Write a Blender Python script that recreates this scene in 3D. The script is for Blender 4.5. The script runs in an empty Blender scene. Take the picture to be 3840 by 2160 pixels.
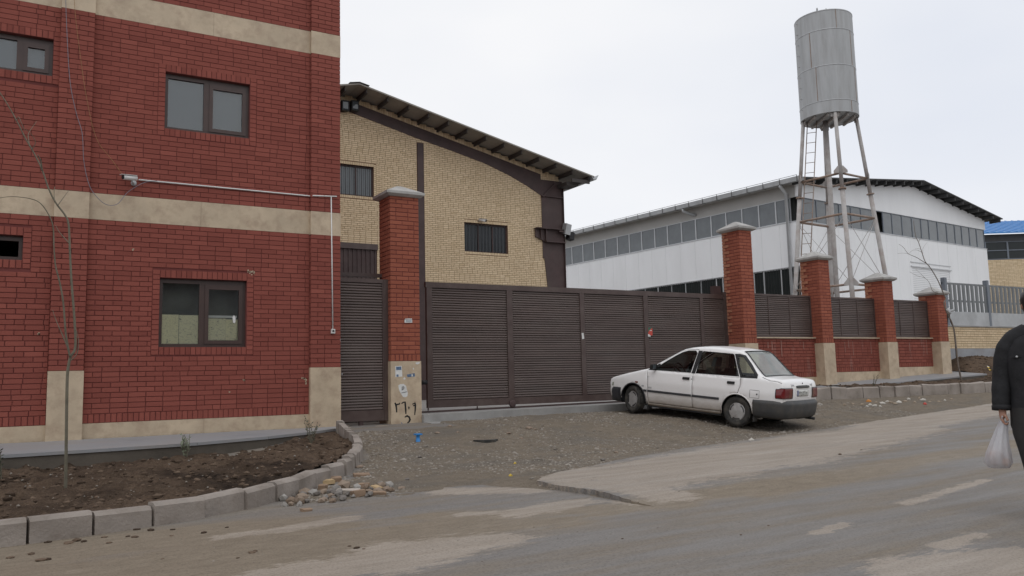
import bpy, bmesh, math, random
import numpy as np
from mathutils import Vector, Matrix, noise
from mathutils.geometry import delaunay_2d_cdt
random.seed(7); np.random.seed(7)
scene = bpy.context.scene
R = math.radians

# ---------------------------------------------------------------- camera
FPX = 3090.0                       # focal length in pixels of the 3840 wide photo
PITCH, ROLL, YAW, CAM_Z = R(6.31), R(-1.376), R(30.64), 1.25
cam_rot = Matrix.Rotation(-YAW, 3, 'Z') @ Matrix.Rotation(math.pi/2 + PITCH, 3, 'X') @ Matrix.Rotation(ROLL, 3, 'Z')
cam_loc = Vector((0, 0, CAM_Z))
cam_data = bpy.data.cameras.new('camera')
cam_data.sensor_width = 36.0
cam_data.lens = FPX/3840*36.0
cam_data.clip_start = 0.1
cam_data.clip_end = 3000
cam = bpy.data.objects.new('camera', cam_data)
cam.matrix_world = Matrix.Translation(cam_loc) @ cam_rot.to_4x4()
scene.collection.objects.link(cam)
scene.camera = cam

# ---------------------------------------------------------------- world: overcast sky
world = bpy.data.worlds.new('World'); scene.world = world
world.use_nodes = True
wn, wl = world.node_tree.nodes, world.node_tree.links
wn.clear()
w_out = wn.new('ShaderNodeOutputWorld'); w_bg = wn.new('ShaderNodeBackground')
w_sky = wn.new('ShaderNodeTexSky'); w_sky.sky_type = 'NISHITA'; w_sky.sun_disc = False
SUN_EL, SUN_AZ = R(58), R(215)
w_sky.sun_elevation = SUN_EL; w_sky.sun_rotation = SUN_AZ
w_tc = wn.new('ShaderNodeTexCoord'); w_map = wn.new('ShaderNodeMapping')
w_map.inputs['Scale'].default_value = (1.3, 1.3, 3.0)
w_noise = wn.new('ShaderNodeTexNoise'); w_noise.inputs['Scale'].default_value = 1.15; w_noise.inputs['Detail'].default_value = 4
w_ramp = wn.new('ShaderNodeValToRGB')
w_ramp.color_ramp.elements[0].position = .30; w_ramp.color_ramp.elements[0].color = (.775, .805, .875, 1)
w_ramp.color_ramp.elements[1].position = .72; w_ramp.color_ramp.elements[1].color = (.945, .945, .955, 1)
w_scale = wn.new('ShaderNodeMix'); w_scale.data_type = 'RGBA'; w_scale.blend_type = 'MULTIPLY'; w_scale.inputs['Factor'].default_value = 1
w_scale.inputs['B'].default_value = (9.6, 9.6, 9.6, 1)
w_mix = wn.new('ShaderNodeMix'); w_mix.data_type = 'RGBA'; w_mix.inputs['Factor'].default_value = .94
wl.new(w_tc.outputs['Generated'], w_map.inputs['Vector']); wl.new(w_map.outputs['Vector'], w_noise.inputs['Vector'])
wl.new(w_noise.outputs['Fac'], w_ramp.inputs['Fac']); wl.new(w_ramp.outputs['Color'], w_scale.inputs['A'])
wl.new(w_sky.outputs['Color'], w_mix.inputs['A']); wl.new(w_scale.outputs['Result'], w_mix.inputs['B'])
wl.new(w_mix.outputs['Result'], w_bg.inputs['Color']); wl.new(w_bg.outputs['Background'], w_out.inputs['Surface'])
w_bg.inputs['Strength'].default_value = 0.1

sun_data = bpy.data.lights.new('sun', 'SUN')
sun_data.energy = 0.5; sun_data.angle = R(40); sun_data.color = (1.0, .97, .92)
sun = bpy.data.objects.new('sun', sun_data); scene.collection.objects.link(sun)
sun.location = (-5, -8, 30)
# light travels away from the sun: azimuth measured like the sky texture (clockwise from +Y)
sd = Vector((math.sin(SUN_AZ)*math.cos(SUN_EL), math.cos(SUN_AZ)*math.cos(SUN_EL), math.sin(SUN_EL)))
sun.rotation_euler = (-sd).to_track_quat('-Z', 'Y').to_euler()

scene.view_settings.view_transform = 'Standard'
scene.view_settings.look = 'None'
scene.view_settings.exposure = 0.12
scene.view_settings.gamma = 1.0
scene.view_settings.use_curve_mapping = False

# ---------------------------------------------------------------- photo pixel -> point helpers
def ray(x, y): return cam_rot @ Vector((x-1920, -(y-1080), -FPX))
def onY(x, y, Y):
    d = ray(x, y); return cam_loc + d*(Y/d.y)
def onX(x, y, X):
    d = ray(x, y); return cam_loc + d*(X/d.x)
def onZ(x, y, z):
    d = ray(x, y); return cam_loc + d*((z-CAM_Z)/d.z)
def on_plane(x, y, p0, n):
    d = ray(x, y); n = Vector(n); return cam_loc + d*((Vector(p0)-cam_loc).dot(n)/d.dot(n))
def sstep(t):
    t = max(0., min(1., t)); return t*t*(3-2*t)
def terrain(X, Y):
    X = max(-30, min(40, X)); Yc = max(-25, min(16, Y))
    return .009*X + .003*Yc + .36*sstep((Yc-9.9)/4.3) - .6*sstep((Y-16.)/2.)
def onT(x, y, off=0.):
    d = ray(x, y); h = math.hypot(d.x, d.y); lo = .1/h; hi = 60/h; n = 1500; prev = None
    for i in range(n):
        t = lo+(hi-lo)*i/(n-1); p = cam_loc+d*t; g = p.z-terrain(p.x, p.y)-off
        if g < 0:
            if prev is None: return p
            t2 = prev[0]+(t-prev[0])*prev[1]/(prev[1]-g); return cam_loc+d*t2
        prev = (t, g)
    return cam_loc+d*hi
def march(x, y, zf, far=40.):
    d = ray(x, y); h = math.hypot(d.x, d.y); t0 = 2./h; t1 = far/h; n = 500; prev = t0
    for i in range(n):
        t = t0+(t1-t0)*i/(n-1); p = cam_loc+d*t
        if p.z < zf(p.x, p.y):
            a, b = prev, t
            for _ in range(14):
                c = (a+b)/2; q = cam_loc+d*c
                if q.z < zf(q.x, q.y): b = c
                else: a = c
            q = cam_loc+d*b; return Vector((q.x, q.y, zf(q.x, q.y)))
        prev = t
    q = cam_loc+d*t1; return Vector((q.x, q.y, zf(q.x, q.y)))
D = 3840/2576.0                    # the zoom view's pixels -> photo pixels

# ---------------------------------------------------------------- object helpers
COL = scene.collection
ORG = {}
def srgb(r, g, b):
    f = lambda c: (c/12.92 if c <= .04045 else ((c+.055)/1.055)**2.4)
    return (f(r/255), f(g/255), f(b/255), 1)
def tag(o, label=None, cat=None, group=None, kind=None):
    if label: o['label'] = label
    if cat: o['category'] = cat
    if group: o['group'] = group
    if kind: o['kind'] = kind
    return o
def thing(name, label, cat, loc=(0, 0, 0), group=None, rotz=0):
    o = bpy.data.objects.new(name, None); COL.objects.link(o)
    o.empty_display_size = .2; o.location = loc; o.rotation_euler = (0, 0, rotz)
    ORG[o.name] = Vector(loc)
    return tag(o, label, cat, group)
def structure(name, loc=(0, 0, 0)):
    o = bpy.data.objects.new(name, None); COL.objects.link(o); o.location = loc; o['kind'] = 'structure'
    ORG[o.name] = Vector(loc); return o
def link_mesh(name, me, parent=None, loc=None):
    o = bpy.data.objects.new(name, me); COL.objects.link(o)
    if parent is not None:
        o.parent = parent; org = ORG[parent.name]
        if loc is not None: o.location = Vector(loc)-org
        ORG[o.name] = org
    else:
        if loc is not None: o.location = loc
        ORG[o.name] = Vector(o.location)
    return o
class MB:
    def __init__(s): s.v = []; s.f = []; s.t = []; s.m = []; s.sm = []
    def add(s, vs, fs, tone=.5, mi=0, smooth=False):
        b = len(s.v); s.v.extend([tuple(p) for p in vs])
        for f in fs:
            s.f.append(tuple(i+b for i in f)); s.t.append(tone); s.m.append(mi); s.sm.append(smooth)
        return s
    def box(s, x0, x1, y0, y1, z0, z1, tone=.5, mi=0):
        vs = [(x0,y0,z0),(x1,y0,z0),(x1,y1,z0),(x0,y1,z0),(x0,y0,z1),(x1,y0,z1),(x1,y1,z1),(x0,y1,z1)]
        return s.add(vs, [(3,2,1,0),(4,5,6,7),(0,1,5,4),(1,2,6,5),(2,3,7,6),(3,0,4,7)], tone, mi)
    def hexa(s, p, tone=.5, mi=0):   # 8 points, bottom 4 ccw then top 4
        return s.add(p, [(3,2,1,0),(4,5,6,7),(0,1,5,4),(1,2,6,5),(2,3,7,6),(3,0,4,7)], tone, mi)
    def obox(s, o, u, v, w, tone=.5, mi=0):  # box from corner o with edge vectors
        o, u, v, w = Vector(o), Vector(u), Vector(v), Vector(w)
        if u.cross(v).dot(w) < 0: u, v = v, u
        return s.hexa([o, o+u, o+u+v, o+v, o+w, o+u+w, o+u+v+w, o+v+w], tone, mi)
    def prism(s, poly, d, tone=.5, mi=0):    # polygon of 3D points extruded by vector d
        n = len(poly); d = Vector(d); P = [Vector(p) for p in poly]
        vs = P+[p+d for p in P]
        nor = Vector((0,0,0))
        for i in range(n): nor += P[i].cross(P[(i+1) % n])
        a = tuple(range(n)); b = tuple(range(n, 2*n))
        fs = [a, tuple(reversed(b))] + [((i+1) % n, i, i+n, (i+1) % n+n) for i in range(n)]
        if nor.dot(d) > 0: fs = [tuple(reversed(f)) for f in fs]
        return s.add(vs, fs, tone, mi)
    def tube(s, pts, r, n=8, tone=.5, mi=0, smooth=True, cap=True):
        P = [Vector(p) for p in pts]; m = len(P)
        rs = r if hasattr(r, '__len__') else [r]*m
        up = None; vs = []
        for i in range(m):
            t = (P[min(i+1, m-1)]-P[max(i-1, 0)]).normalized()
            if up is None:
                up = t.orthogonal().normalized()
            else:
                up = (up - t*up.dot(t)); up = up.normalized() if up.length > 1e-6 else t.orthogonal().normalized()
            b = t.cross(up)
            for k in range(n):
                a = 2*math.pi*k/n; vs.append(P[i]+(up*math.cos(a)+b*math.sin(a))*rs[i])
        fs = []
        for i in range(m-1):
            for k in range(n):
                k2 = (k+1) % n; fs.append((i*n+k, i*n+k2, (i+1)*n+k2, (i+1)*n+k))
        s.add(vs, fs, tone, mi, smooth)
        if cap:
            b = len(s.v)-len(vs)
            s.f.append(tuple(b+k for k in reversed(range(n)))); s.f.append(tuple(b+(m-1)*n+k for k in range(n)))
            s.t += [tone]*2; s.m += [mi]*2; s.sm += [False]*2
        return s
    def lathe(s, prof, c, axis, n=24, tone=.5, mi=0, smooth=True):  # prof: (radius, height)
        ax = Vector(axis).normalized(); u = ax.orthogonal().normalized(); w = ax.cross(u); c = Vector(c)
        vs = [c+ax*h+(u*math.cos(2*math.pi*k/n)+w*math.sin(2*math.pi*k/n))*r for r, h in prof for k in range(n)]
        fs = [(i*n+k, i*n+(k+1) % n, (i+1)*n+(k+1) % n, (i+1)*n+k) for i in range(len(prof)-1) for k in range(n)]
        return s.add(vs, fs, tone, mi, smooth)
    def disc(s, c, axis, r, n=20, tone=.5, mi=0):
        ax = Vector(axis).normalized(); u = ax.orthogonal().normalized(); w = ax.cross(u); c = Vector(c)
        return s.add([c+(u*math.cos(2*math.pi*k/n)+w*math.sin(2*math.pi*k/n))*r for k in range(n)], [tuple(range(n))], tone, mi)
    def mesh(s, name, mats, org=Vector((0,0,0))):
        me = bpy.data.meshes.new(name)
        me.from_pydata([(p[0]-org.x, p[1]-org.y, p[2]-org.z) for p in s.v], [], s.f)
        for m in (mats if isinstance(mats, (list, tuple)) else [mats]): me.materials.append(m)
        if len(s.f) == len(me.polygons):
            me.polygons.foreach_set('material_index', s.m)
            me.polygons.foreach_set('use_smooth', s.sm)
            a = me.attributes.new('tone', 'FLOAT', 'FACE'); a.data.foreach_set('value', s.t)
        me.update(); return me
    def build(s, name, mats, parent=None, label=None, cat=None, group=None, kind=None):
        if parent is not None:
            o = link_mesh(name, s.mesh(name, mats, ORG[parent.name]), parent)
        else:
            A = np.array(s.v); org = Vector((float((A[:,0].min()+A[:,0].max())/2), float((A[:,1].min()+A[:,1].max())/2), float(A[:,2].min())))
            o = link_mesh(name, s.mesh(name, mats, org), None, org)
        return tag(o, label, cat, group, kind)
def copy_tree(o, parent=None):
    c = o.copy(); COL.objects.link(c); c.parent = parent
    ORG[c.name] = Vector(c.location) if parent is None else ORG[parent.name]
    for ch in list(o.children): copy_tree(ch, c)
    return c

# ---------------------------------------------------------------- materials
def node_mat(name):
    m = bpy.data.materials.new(name); m.use_nodes = True
    nt = m.node_tree; b = nt.nodes['Principled BSDF']
    return m, nt, nt.nodes, nt.links, b
def mixc(nt, a, b, fac, mode='MIX'):
    x = nt.nodes.new('ShaderNodeMix'); x.data_type = 'RGBA'; x.blend_type = mode
    for k, val in (('A', a), ('B', b), ('Factor', fac)):
        sock = x.inputs[k]
        if hasattr(val, 'is_output'): nt.links.new(val, sock)
        else: sock.default_value = val
    return x.outputs['Result']
def texnoise(nt, scale, detail=4, rough=.55, vec=None, stretch=None, coord='Object'):
    n = nt.nodes.new('ShaderNodeTexNoise'); n.inputs['Scale'].default_value = scale
    n.inputs['Detail'].default_value = detail; n.inputs['Roughness'].default_value = rough
    if vec is None:
        tc = nt.nodes.new('ShaderNodeNewGeometry') if coord == 'World' else nt.nodes.new('ShaderNodeTexCoord')
        vec = tc.outputs['Position' if coord == 'World' else 'Object']
    if stretch:
        mp = nt.nodes.new('ShaderNodeMapping'); mp.inputs['Scale'].default_value = stretch
        nt.links.new(vec, mp.inputs['Vector']); vec = mp.outputs['Vector']
    nt.links.new(vec, n.inputs['Vector']); return n.outputs['Fac']
def ramp(nt, fac, stops):
    r = nt.nodes.new('ShaderNodeValToRGB'); el = r.color_ramp.elements
    while len(el) < len(stops): el.new(.5)
    for e, (p, c) in zip(el, stops):
        e.position = p; e.color = c if hasattr(c, '__len__') else (c, c, c, 1)
    nt.links.new(fac, r.inputs['Fac']); return r.outputs['Color']
def bump(nt, bsdf, height, strength=.3, dist=.01):
    b = nt.nodes.new('ShaderNodeBump'); b.inputs['Strength'].default_value = strength; b.inputs['Distance'].default_value = dist
    nt.links.new(height, b.inputs['Height']); nt.links.new(b.outputs['Normal'], bsdf.inputs['Normal'])
def attr(nt, name):
    a = nt.nodes.new('ShaderNodeAttribute'); a.attribute_name = name; return a.outputs['Fac']
def M_plain(name, col, rough=.6, var=.15, scale=3., metal=0., bmp=0., bscale=40., spec=.5, dirt=None, dscale=1.5, damount=.5, stretch=None):
    m, nt, N, L, b = node_mat(name)
    n = texnoise(nt, scale, 5, .6, coord='World', stretch=stretch)
    dark = tuple(c*(1-var) for c in col[:3])+(1,); light = tuple(min(1, c*(1+var)) for c in col[:3])+(1,)
    out = ramp(nt, n, [(.3, dark), (.7, light)])
    if dirt is not None:
        dn = texnoise(nt, dscale, 6, .65, coord='World', stretch=stretch)
        f = ramp(nt, dn, [(.45, 0.), (.75, damount)])
        out = mixc(nt, out, dirt, f)
    L.new(out, b.inputs['Base Color'])
    b.inputs['Roughness'].default_value = rough; b.inputs['Metallic'].default_value = metal
    b.inputs['Specular IOR Level'].default_value = spec
    if bmp > 0: bump(nt, b, texnoise(nt, bscale, 5, .6, coord='World'), bmp, .01)
    return m
def M_brick(name, dark, light, joint=False, smear=None, rough=.85):
    m, nt, N, L, b = node_mat(name)
    t = attr(nt, 'tone')
    base = ramp(nt, t, [(0., dark), (1., light)])
    n1 = texnoise(nt, 60, 4, .7, coord='World'); n2 = texnoise(nt, .9, 5, .6, coord='World')
    base = mixc(nt, base, (.42,.42,.42,1), ramp(nt, n1, [(.35, .0), (.8, .30)]), 'MULTIPLY')
    base = mixc(nt, base, (.78,.76,.76,1), ramp(nt, n2, [(.35, .0), (.7, .35)]), 'MULTIPLY')
    if smear is not None:
        n3 = texnoise(nt, 1.1, 6, .7, coord='World', stretch=(3.2, 3.2, .55))
        base = mixc(nt, base, smear, ramp(nt, n3, [(.56, 0.), (.78, .42)]))
    L.new(base, b.inputs['Base Color']); b.inputs['Roughness'].default_value = rough
    b.inputs['Specular IOR Level'].default_value = .25
    bump(nt, b, n1, .5, .004)
    return m
def M_glass(name, tint=(.55,.6,.6,1), rough=.02, gloss=1.0, k=1.2):
    m, nt, N, L, b = node_mat(name); N.remove(b)
    out = N['Material Output']
    tr = N.new('ShaderNodeBsdfTransparent'); tr.inputs['Color'].default_value = tint
    gl = N.new('ShaderNodeBsdfGlossy'); gl.inputs['Roughness'].default_value = rough; gl.inputs['Color'].default_value = (gloss, gloss, gloss, 1)
    fr = N.new('ShaderNodeFresnel'); fr.inputs['IOR'].default_value = 1.52
    mul = N.new('ShaderNodeMath'); mul.operation = 'MULTIPLY_ADD'; mul.inputs[1].default_value = k; mul.inputs[2].default_value = .01; mul.use_clamp = True
    L.new(fr.outputs['Fac'], mul.inputs[0])
    mx = N.new('ShaderNodeMixShader'); L.new(mul.outputs[0], mx.inputs['Fac']); L.new(tr.outputs[0], mx.inputs[1]); L.new(gl.outputs[0], mx.inputs[2])
    L.new(mx.outputs[0], out.inputs['Surface']); return m
def M_mirror_glass(name, col, rough=.06, facmin=.35):
    # coated / dusty panes: mostly mirror the sky, what is behind stays dark
    m, nt, N, L, b = node_mat(name)
    n = texnoise(nt, 2.0, 4, .6, coord='World')
    L.new(ramp(nt, n, [(.3, tuple(c*.8 for c in col[:3])+(1,)), (.7, col)]), b.inputs['Base Color'])
    b.inputs['Roughness'].default_value = rough; b.inputs['IOR'].default_value = 1.5
    b.inputs['Specular IOR Level'].default_value = facmin
    return m

MAT = {}
MAT['brick'] = M_brick('red_brick', (.218,.060,.046,1), (.345,.104,.078,1))
MAT['mortar'] = M_plain('red_mortar', (.165,.044,.038,1), .95, .2, 2.)
MAT['pbrick'] = M_brick('pillar_brick', (.255,.074,.046,1), (.42,.138,.085,1))
MAT['wbrick'] = M_brick('wall_brick', (.205,.058,.043,1), (.335,.105,.075,1), smear=(.42,.34,.30,1))
MAT['ybrick'] = M_brick('yellow_brick', (.62,.475,.295,1), (.86,.695,.475,1))
MAT['ymortar'] = M_plain('yellow_mortar', (.23,.145,.09,1), .95, .2, 2.)
MAT['stone'] = M_plain('travertine', (.53,.425,.30,1), .55, .13, 2.2, bmp=.15, bscale=25, dirt=(.35,.25,.175,1), dscale=4.5, damount=.85)
MAT['capstone'] = M_plain('cap_stone', (.40,.39,.37,1), .75, .2, 4, bmp=.3, bscale=30, dirt=(.2,.19,.18,1), damount=.6)
MAT['concrete'] = M_plain('concrete', (.33,.325,.315,1), .85, .15, 2, bmp=.3, bscale=60, dirt=(.2,.18,.16,1), damount=.6)
MAT['paving'] = M_plain('paving', (.29,.295,.305,1), .7, .15, 1.2, bmp=.2, bscale=50, dirt=(.24,.20,.165,1), dscale=1.2, damount=.7)
MAT['wetconc'] = M_plain('damp_concrete', (.090,.076,.060,1), .8, .3, 2, bmp=.4, bscale=30, dirt=(.15,.125,.10,1), damount=.7)
MAT['kerb'] = M_plain('kerb_concrete', (.335,.293,.258,1), .9, .22, 6, bmp=.8, bscale=30, dirt=(.125,.10,.078,1), dscale=3.0, damount=.95)
MAT['brownmetal'] = M_plain('brown_paint', (.080,.053,.047,1), .42, .12, 3, spec=.45, dirt=(.15,.125,.11,1), dscale=3., damount=.35)
MAT['slatmetal'] = M_plain('brown_slat', (.122,.090,.080,1), .42, .12, 2.5, spec=.45, dirt=(.17,.145,.13,1), dscale=1.2, damount=.4, stretch=(.6,.6,2.))
_nt = MAT['slatmetal'].node_tree; _b = _nt.nodes['Principled BSDF']; _oi = _nt.nodes.new('ShaderNodeObjectInfo')
_src = _b.inputs['Base Color'].links[0].from_socket
_nt.links.new(mixc(_nt, _src, ramp(_nt, _oi.outputs['Random'], [(0., (.80,.80,.80,1)), (1., (1.,1.,1.,1))]), 1., 'MULTIPLY'), _b.inputs['Base Color'])
MAT['steel_brown'] = M_plain('red_oxide_steel', (.062,.036,.034,1), .6, .22, 2.5, dirt=(.10,.08,.07,1), damount=.4)
MAT['winframe'] = M_plain('brown_window_frame', (.062,.036,.030,1), .4, .15, 4)
MAT['black'] = M_plain('black_rubber', (.012,.012,.013,1), .6, .1, 4)
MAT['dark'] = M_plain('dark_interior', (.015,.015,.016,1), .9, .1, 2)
MAT['room'] = M_plain('room_wall', (.12,.125,.12,1), .9, .1, 2)
MAT['galv'] = M_plain('galvanised', (.44,.45,.455,1), .5, .12, 2.2, metal=.35, dirt=(.30,.30,.30,1), damount=.5)
MAT['whitepl'] = M_plain('white_plastic', (.70,.69,.67,1), .4, .06, 3)
MAT['glass'] = M_glass('window_glass', (.975,.99,.975,1))
MAT['pane'] = M_mirror_glass('strip_pane', (.10,.115,.125,1), .05, .8)
MAT['barpane'] = M_mirror_glass('hall_pane', (.035,.04,.045,1), .12, .35)
# ================================================================ GROUND
def fbm(x, y, z=0., o=4): return noise.fractal(Vector((x, y, z)), 1.0, 2.0, o)
def dist_seg(px, py, ax, ay, bx, by):
    dx, dy = bx-ax, by-ay; L = dx*dx+dy*dy
    t = 0 if L == 0 else max(0, min(1, ((px-ax)*dx+(py-ay)*dy)/L))
    return math.hypot(px-ax-t*dx, py-ay-t*dy)
def in_poly(px, py, P):
    c = False; n = len(P); j = n-1
    for i in range(n):
        if (P[i][1] > py) != (P[j][1] > py) and px < (P[j][0]-P[i][0])*(py-P[i][1])/(P[j][1]-P[i][1])+P[i][0]: c = not c
        j = i
    return c
def densify(P, step, closed=True):
    out = []; n = len(P)
    for i in range(n if closed else n-1):
        a, b = P[i], P[(i+1) % n]; L = math.hypot(b[0]-a[0], b[1]-a[1]); k = max(1, int(L/step))
        for q in range(k): out.append((a[0]+(b[0]-a[0])*q/k, a[1]+(b[1]-a[1])*q/k))
    if not closed: out.append(P[-1])
    return out
def sheet(poly, step, zf, edge_step=None, edge_jit=0., skirt=0., jit=.35, tone=.5, seed=1):
    rnd = random.Random(seed)
    P = densify(poly, edge_step or step)
    if edge_jit: P = [(x+rnd.uniform(-1,1)*edge_jit, y+rnd.uniform(-1,1)*edge_jit) for x, y in P]
    nb = len(P); pts = [Vector(p) for p in P]
    xs = [p[0] for p in P]; ys = [p[1] for p in P]
    y = min(ys)
    while y < max(ys):
        x = min(xs)
        while x < max(xs):
            q = (x+rnd.uniform(-jit, jit)*step, y+rnd.uniform(-jit, jit)*step)
            if in_poly(q[0], q[1], P): pts.append(Vector(q))
            x += step
        y += step
    V, E, F, *_ = delaunay_2d_cdt(pts, [(i, (i+1) % nb) for i in range(nb)], [list(range(nb))], 1, 1e-5)
    m = MB()
    vs = [(v.x, v.y, zf(v.x, v.y)) for v in V]
    m.add(vs, [tuple(f) for f in F], tone, 0, True)
    if skirt:
        b = len(m.v); area = sum(P[i][0]*P[(i+1) % nb][1]-P[(i+1) % nb][0]*P[i][1] for i in range(nb))
        for x, y in P: z = zf(x, y); m.v += [(x, y, z), (x, y, z-skirt)]
        for i in range(nb):
            j = (i+1) % nb; f = (b+2*i, b+2*i+1, b+2*j+1, b+2*j)
            if area < 0: f = tuple(reversed(f))
            m.f.append(f); m.t.append(tone); m.m.append(0); m.sm.append(False)
    return m

# ---- materials of the ground
def M_road():
    m, nt, N, L, b = node_mat('muddy_asphalt')
    tc = N.new('ShaderNodeNewGeometry').outputs['Position']
    streak = texnoise(nt, 1.0, 6, .62, tc, (.35, 2.4, 1.)); streak2 = texnoise(nt, 3.2, 5, .65, tc, (.28, 2.2, 1.))
    fine = texnoise(nt, 55, 3, .7, tc); rag = texnoise(nt, 16, 6, .75, tc, (.5, 1.5, 1.)); mid = texnoise(nt, 9, 5, .65, tc, (.45, 1.3, 1.))
    asph = ramp(nt, streak2, [(.2, (.168,.155,.143,1)), (.8, (.238,.222,.206,1))])
    mud = ramp(nt, mid, [(.25, (.190,.152,.108,1)), (.75, (.268,.220,.163,1))])
    mudm = N.new('ShaderNodeMath'); mudm.operation = 'MULTIPLY_ADD'; mudm.inputs[1].default_value = 1.9
    L.new(streak, mudm.inputs[0])
    sub = N.new('ShaderNodeMath'); sub.operation = 'MULTIPLY_ADD'; sub.inputs[1].default_value = 1.1; sub.inputs[2].default_value = -1.02
    L.new(attr(nt, 'mud'), sub.inputs[0]); L.new(sub.outputs[0], mudm.inputs[2])
    base = mixc(nt, asph, mud, ramp(nt, mudm.outputs[0], [(.15, 0.), (.75, .92)]))
    pm = N.new('ShaderNodeMath'); pm.operation = 'MULTIPLY_ADD'; pm.inputs[1].default_value = 2.6
    rg_ = N.new('ShaderNodeMath'); rg_.operation = 'MULTIPLY_ADD'; rg_.inputs[1].default_value = .55; L.new(rag, rg_.inputs[0])
    md_ = N.new('ShaderNodeMath'); md_.operation = 'MULTIPLY'; md_.inputs[1].default_value = .5; L.new(mid, md_.inputs[0]); L.new(md_.outputs[0], rg_.inputs[2]); L.new(rg_.outputs[0], pm.inputs[0])
    ps = N.new('ShaderNodeMath'); ps.operation = 'MULTIPLY_ADD'; ps.inputs[1].default_value = 1.0; ps.inputs[2].default_value = -1.28
    L.new(attr(nt, 'pale'), ps.inputs[0]); L.new(ps.outputs[0], pm.inputs[2])
    pale = ramp(nt, streak2, [(.3, (.290,.245,.198,1)), (.7, (.40,.345,.29,1))])
    base = mixc(nt, base, pale, ramp(nt, pm.outputs[0], [(.40, 0.), (.62, .88)]))
    base = mixc(nt, base, (.45,.45,.45,1), ramp(nt, fine, [(.36, .5), (.52, .0)]), 'MULTIPLY')
    L.new(base, b.inputs['Base Color'])
    L.new(ramp(nt, streak, [(.35, .55), (.65, .9)]), b.inputs['Roughness'])
    b.inputs['Specular IOR Level'].default_value = .3
    h = N.new('ShaderNodeMath'); h.operation = 'ADD'; L.new(fine, h.inputs[0]); L.new(mid, h.inputs[1])
    bump(nt, b, h.outputs[0], .45, .012)
    return m
def M_dirt(name, a, c, speck, wet=None, bstr=.7, wattr=None):
    m, nt, N, L, b = node_mat(name)
    tc = N.new('ShaderNodeNewGeometry').outputs['Position']
    big = texnoise(nt, .7, 5, .6, tc); mid = texnoise(nt, 7, 6, .7, tc); fine = texnoise(nt, 45, 4, .75, tc)
    base = ramp(nt, mid, [(.25, a), (.75, c)])
    v = N.new('ShaderNodeTexVoronoi'); v.inputs['Scale'].default_value = 34; L.new(tc, v.inputs['Vector'])
    sp = ramp(nt, v.outputs['Distance'], [(.10, 1.), (.24, 0.)])
    gate = ramp(nt, big, [(.38, .08), (.62, .75)])
    fm = N.new('ShaderNodeMath'); fm.operation = 'MULTIPLY'; L.new(sp, fm.inputs[0]); L.new(gate, fm.inputs[1])
    base = mixc(nt, base, speck, fm.outputs[0])
    if wet is not None:
        base = mixc(nt, base, wet, ramp(nt, texnoise(nt, .9, 5, .65, tc, (1., 1.6, 1.)), [(.48, 0.), (.66, .75)]))
    if wattr:
        wa = N.new('ShaderNodeMath'); wa.operation = 'MULTIPLY'; L.new(attr(nt, wattr), wa.inputs[0]); L.new(ramp(nt, mid, [(.3, 0.2), (.6, 1.)]), wa.inputs[1])
        base = mixc(nt, base, (.020,.013,.009,1), wa.outputs[0])
    base = mixc(nt, base, (.4,.4,.4,1), ramp(nt, fine, [(.32, .65), (.55, 0.)]), 'MULTIPLY')
    L.new(base, b.inputs['Base Color']); b.inputs['Roughness'].default_value = .93; b.inputs['Specular IOR Level'].default_value = .2
    h = N.new('ShaderNodeMath'); h.operation = 'ADD'; L.new(fine, h.inputs[0]); L.new(mid, h.inputs[1])
    bump(nt, b, h.outputs[0], bstr, .03)
    return m
MAT['road'] = M_road()
MAT['gravel'] = M_dirt('gravel_dirt', (.158,.129,.097,1), (.270,.226,.174,1), (.38,.35,.31,1), wet=(.168,.152,.131,1))
MAT['soil'] = M_dirt('planting_soil', (.075,.049,.032,1), (.185,.130,.090,1), (.24,.20,.17,1), wet=(.034,.022,.015,1), bstr=1., wattr='damp')
MAT['pebble'] = M_brick('pebble', (.125,.105,.084,1), (.38,.345,.30,1))
MAT['clod'] = M_brick('clod', (.050,.033,.022,1), (.175,.125,.088,1), rough=.95)
MAT['rubble'] = M_brick('rubble_stone', (.15,.13,.115,1), (.42,.40,.37,1))

# ---- where dried mud lies on the road (segments on the ground, width in metres)
def gp(x, y, off=0.): p = onT(x*D, y*D, off); return (p.x, p.y)
PALE = [((780,1440),(1000,1400),.34), ((960,1385),(1250,1355),.26), ((700,1449),(900,1430),.25), ((1000,1420),(1180,1370),.30),
        ((1130,1236),(1330,1234),.26), ((1300,1290),(1460,1262),.20), ((560,1352),(700,1335),.10), ((700,1335),(880,1302),.13),
        ((1160,1292),(1240,1288),.10), ((2270,1268),(2480,1208),.07), ((2050,1342),(2130,1318),.06), ((2360,1375),(2460,1345),.07),
        ((2300,1430),(2576,1400),.30), ((2400,1449),(2576,1440),.4), ((2480,1110),(2576,1088),.2), ((1560,1262),(1620,1266),.12)]
PALE = [(gp(*a), gp(*b), w) for a, b, w in PALE]
SLAB_PALE = [((1380,1203),(1560,1190),.25), ((1700,1165),(2100,1095),.7), ((1600,1195),(1950,1140),.7), ((1950,1160),(2300,1080),.6), ((2150,1065),(2500,1015),.45), ((1420,1200),(1750,1150),.5), ((1600,1215),(1900,1160),.6), ((1780,1190),(2120,1110),.55), ((2000,1120),(2330,1050),.6), ((1450,1215),(1680,1240),.3), ((2200,1085),(2500,1030),.6)]
SLAB_PALE = [(gp(*a, .05), gp(*b, .05), w) for a, b, w in SLAB_PALE]
MUD = [((0,1400),(700,1330),.9), ((0,1449),(600,1420),.9), ((300,1449),(1100,1330),.7), ((700,1370),(1400,1310),.5), ((1100,1300),(1700,1270),.35), ((1500,1290),(2100,1200),.3), ((1900,1240),(2576,1120),.35)]
MUD = [(gp(*a), gp(*b), w) for a, b, w in MUD]
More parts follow.
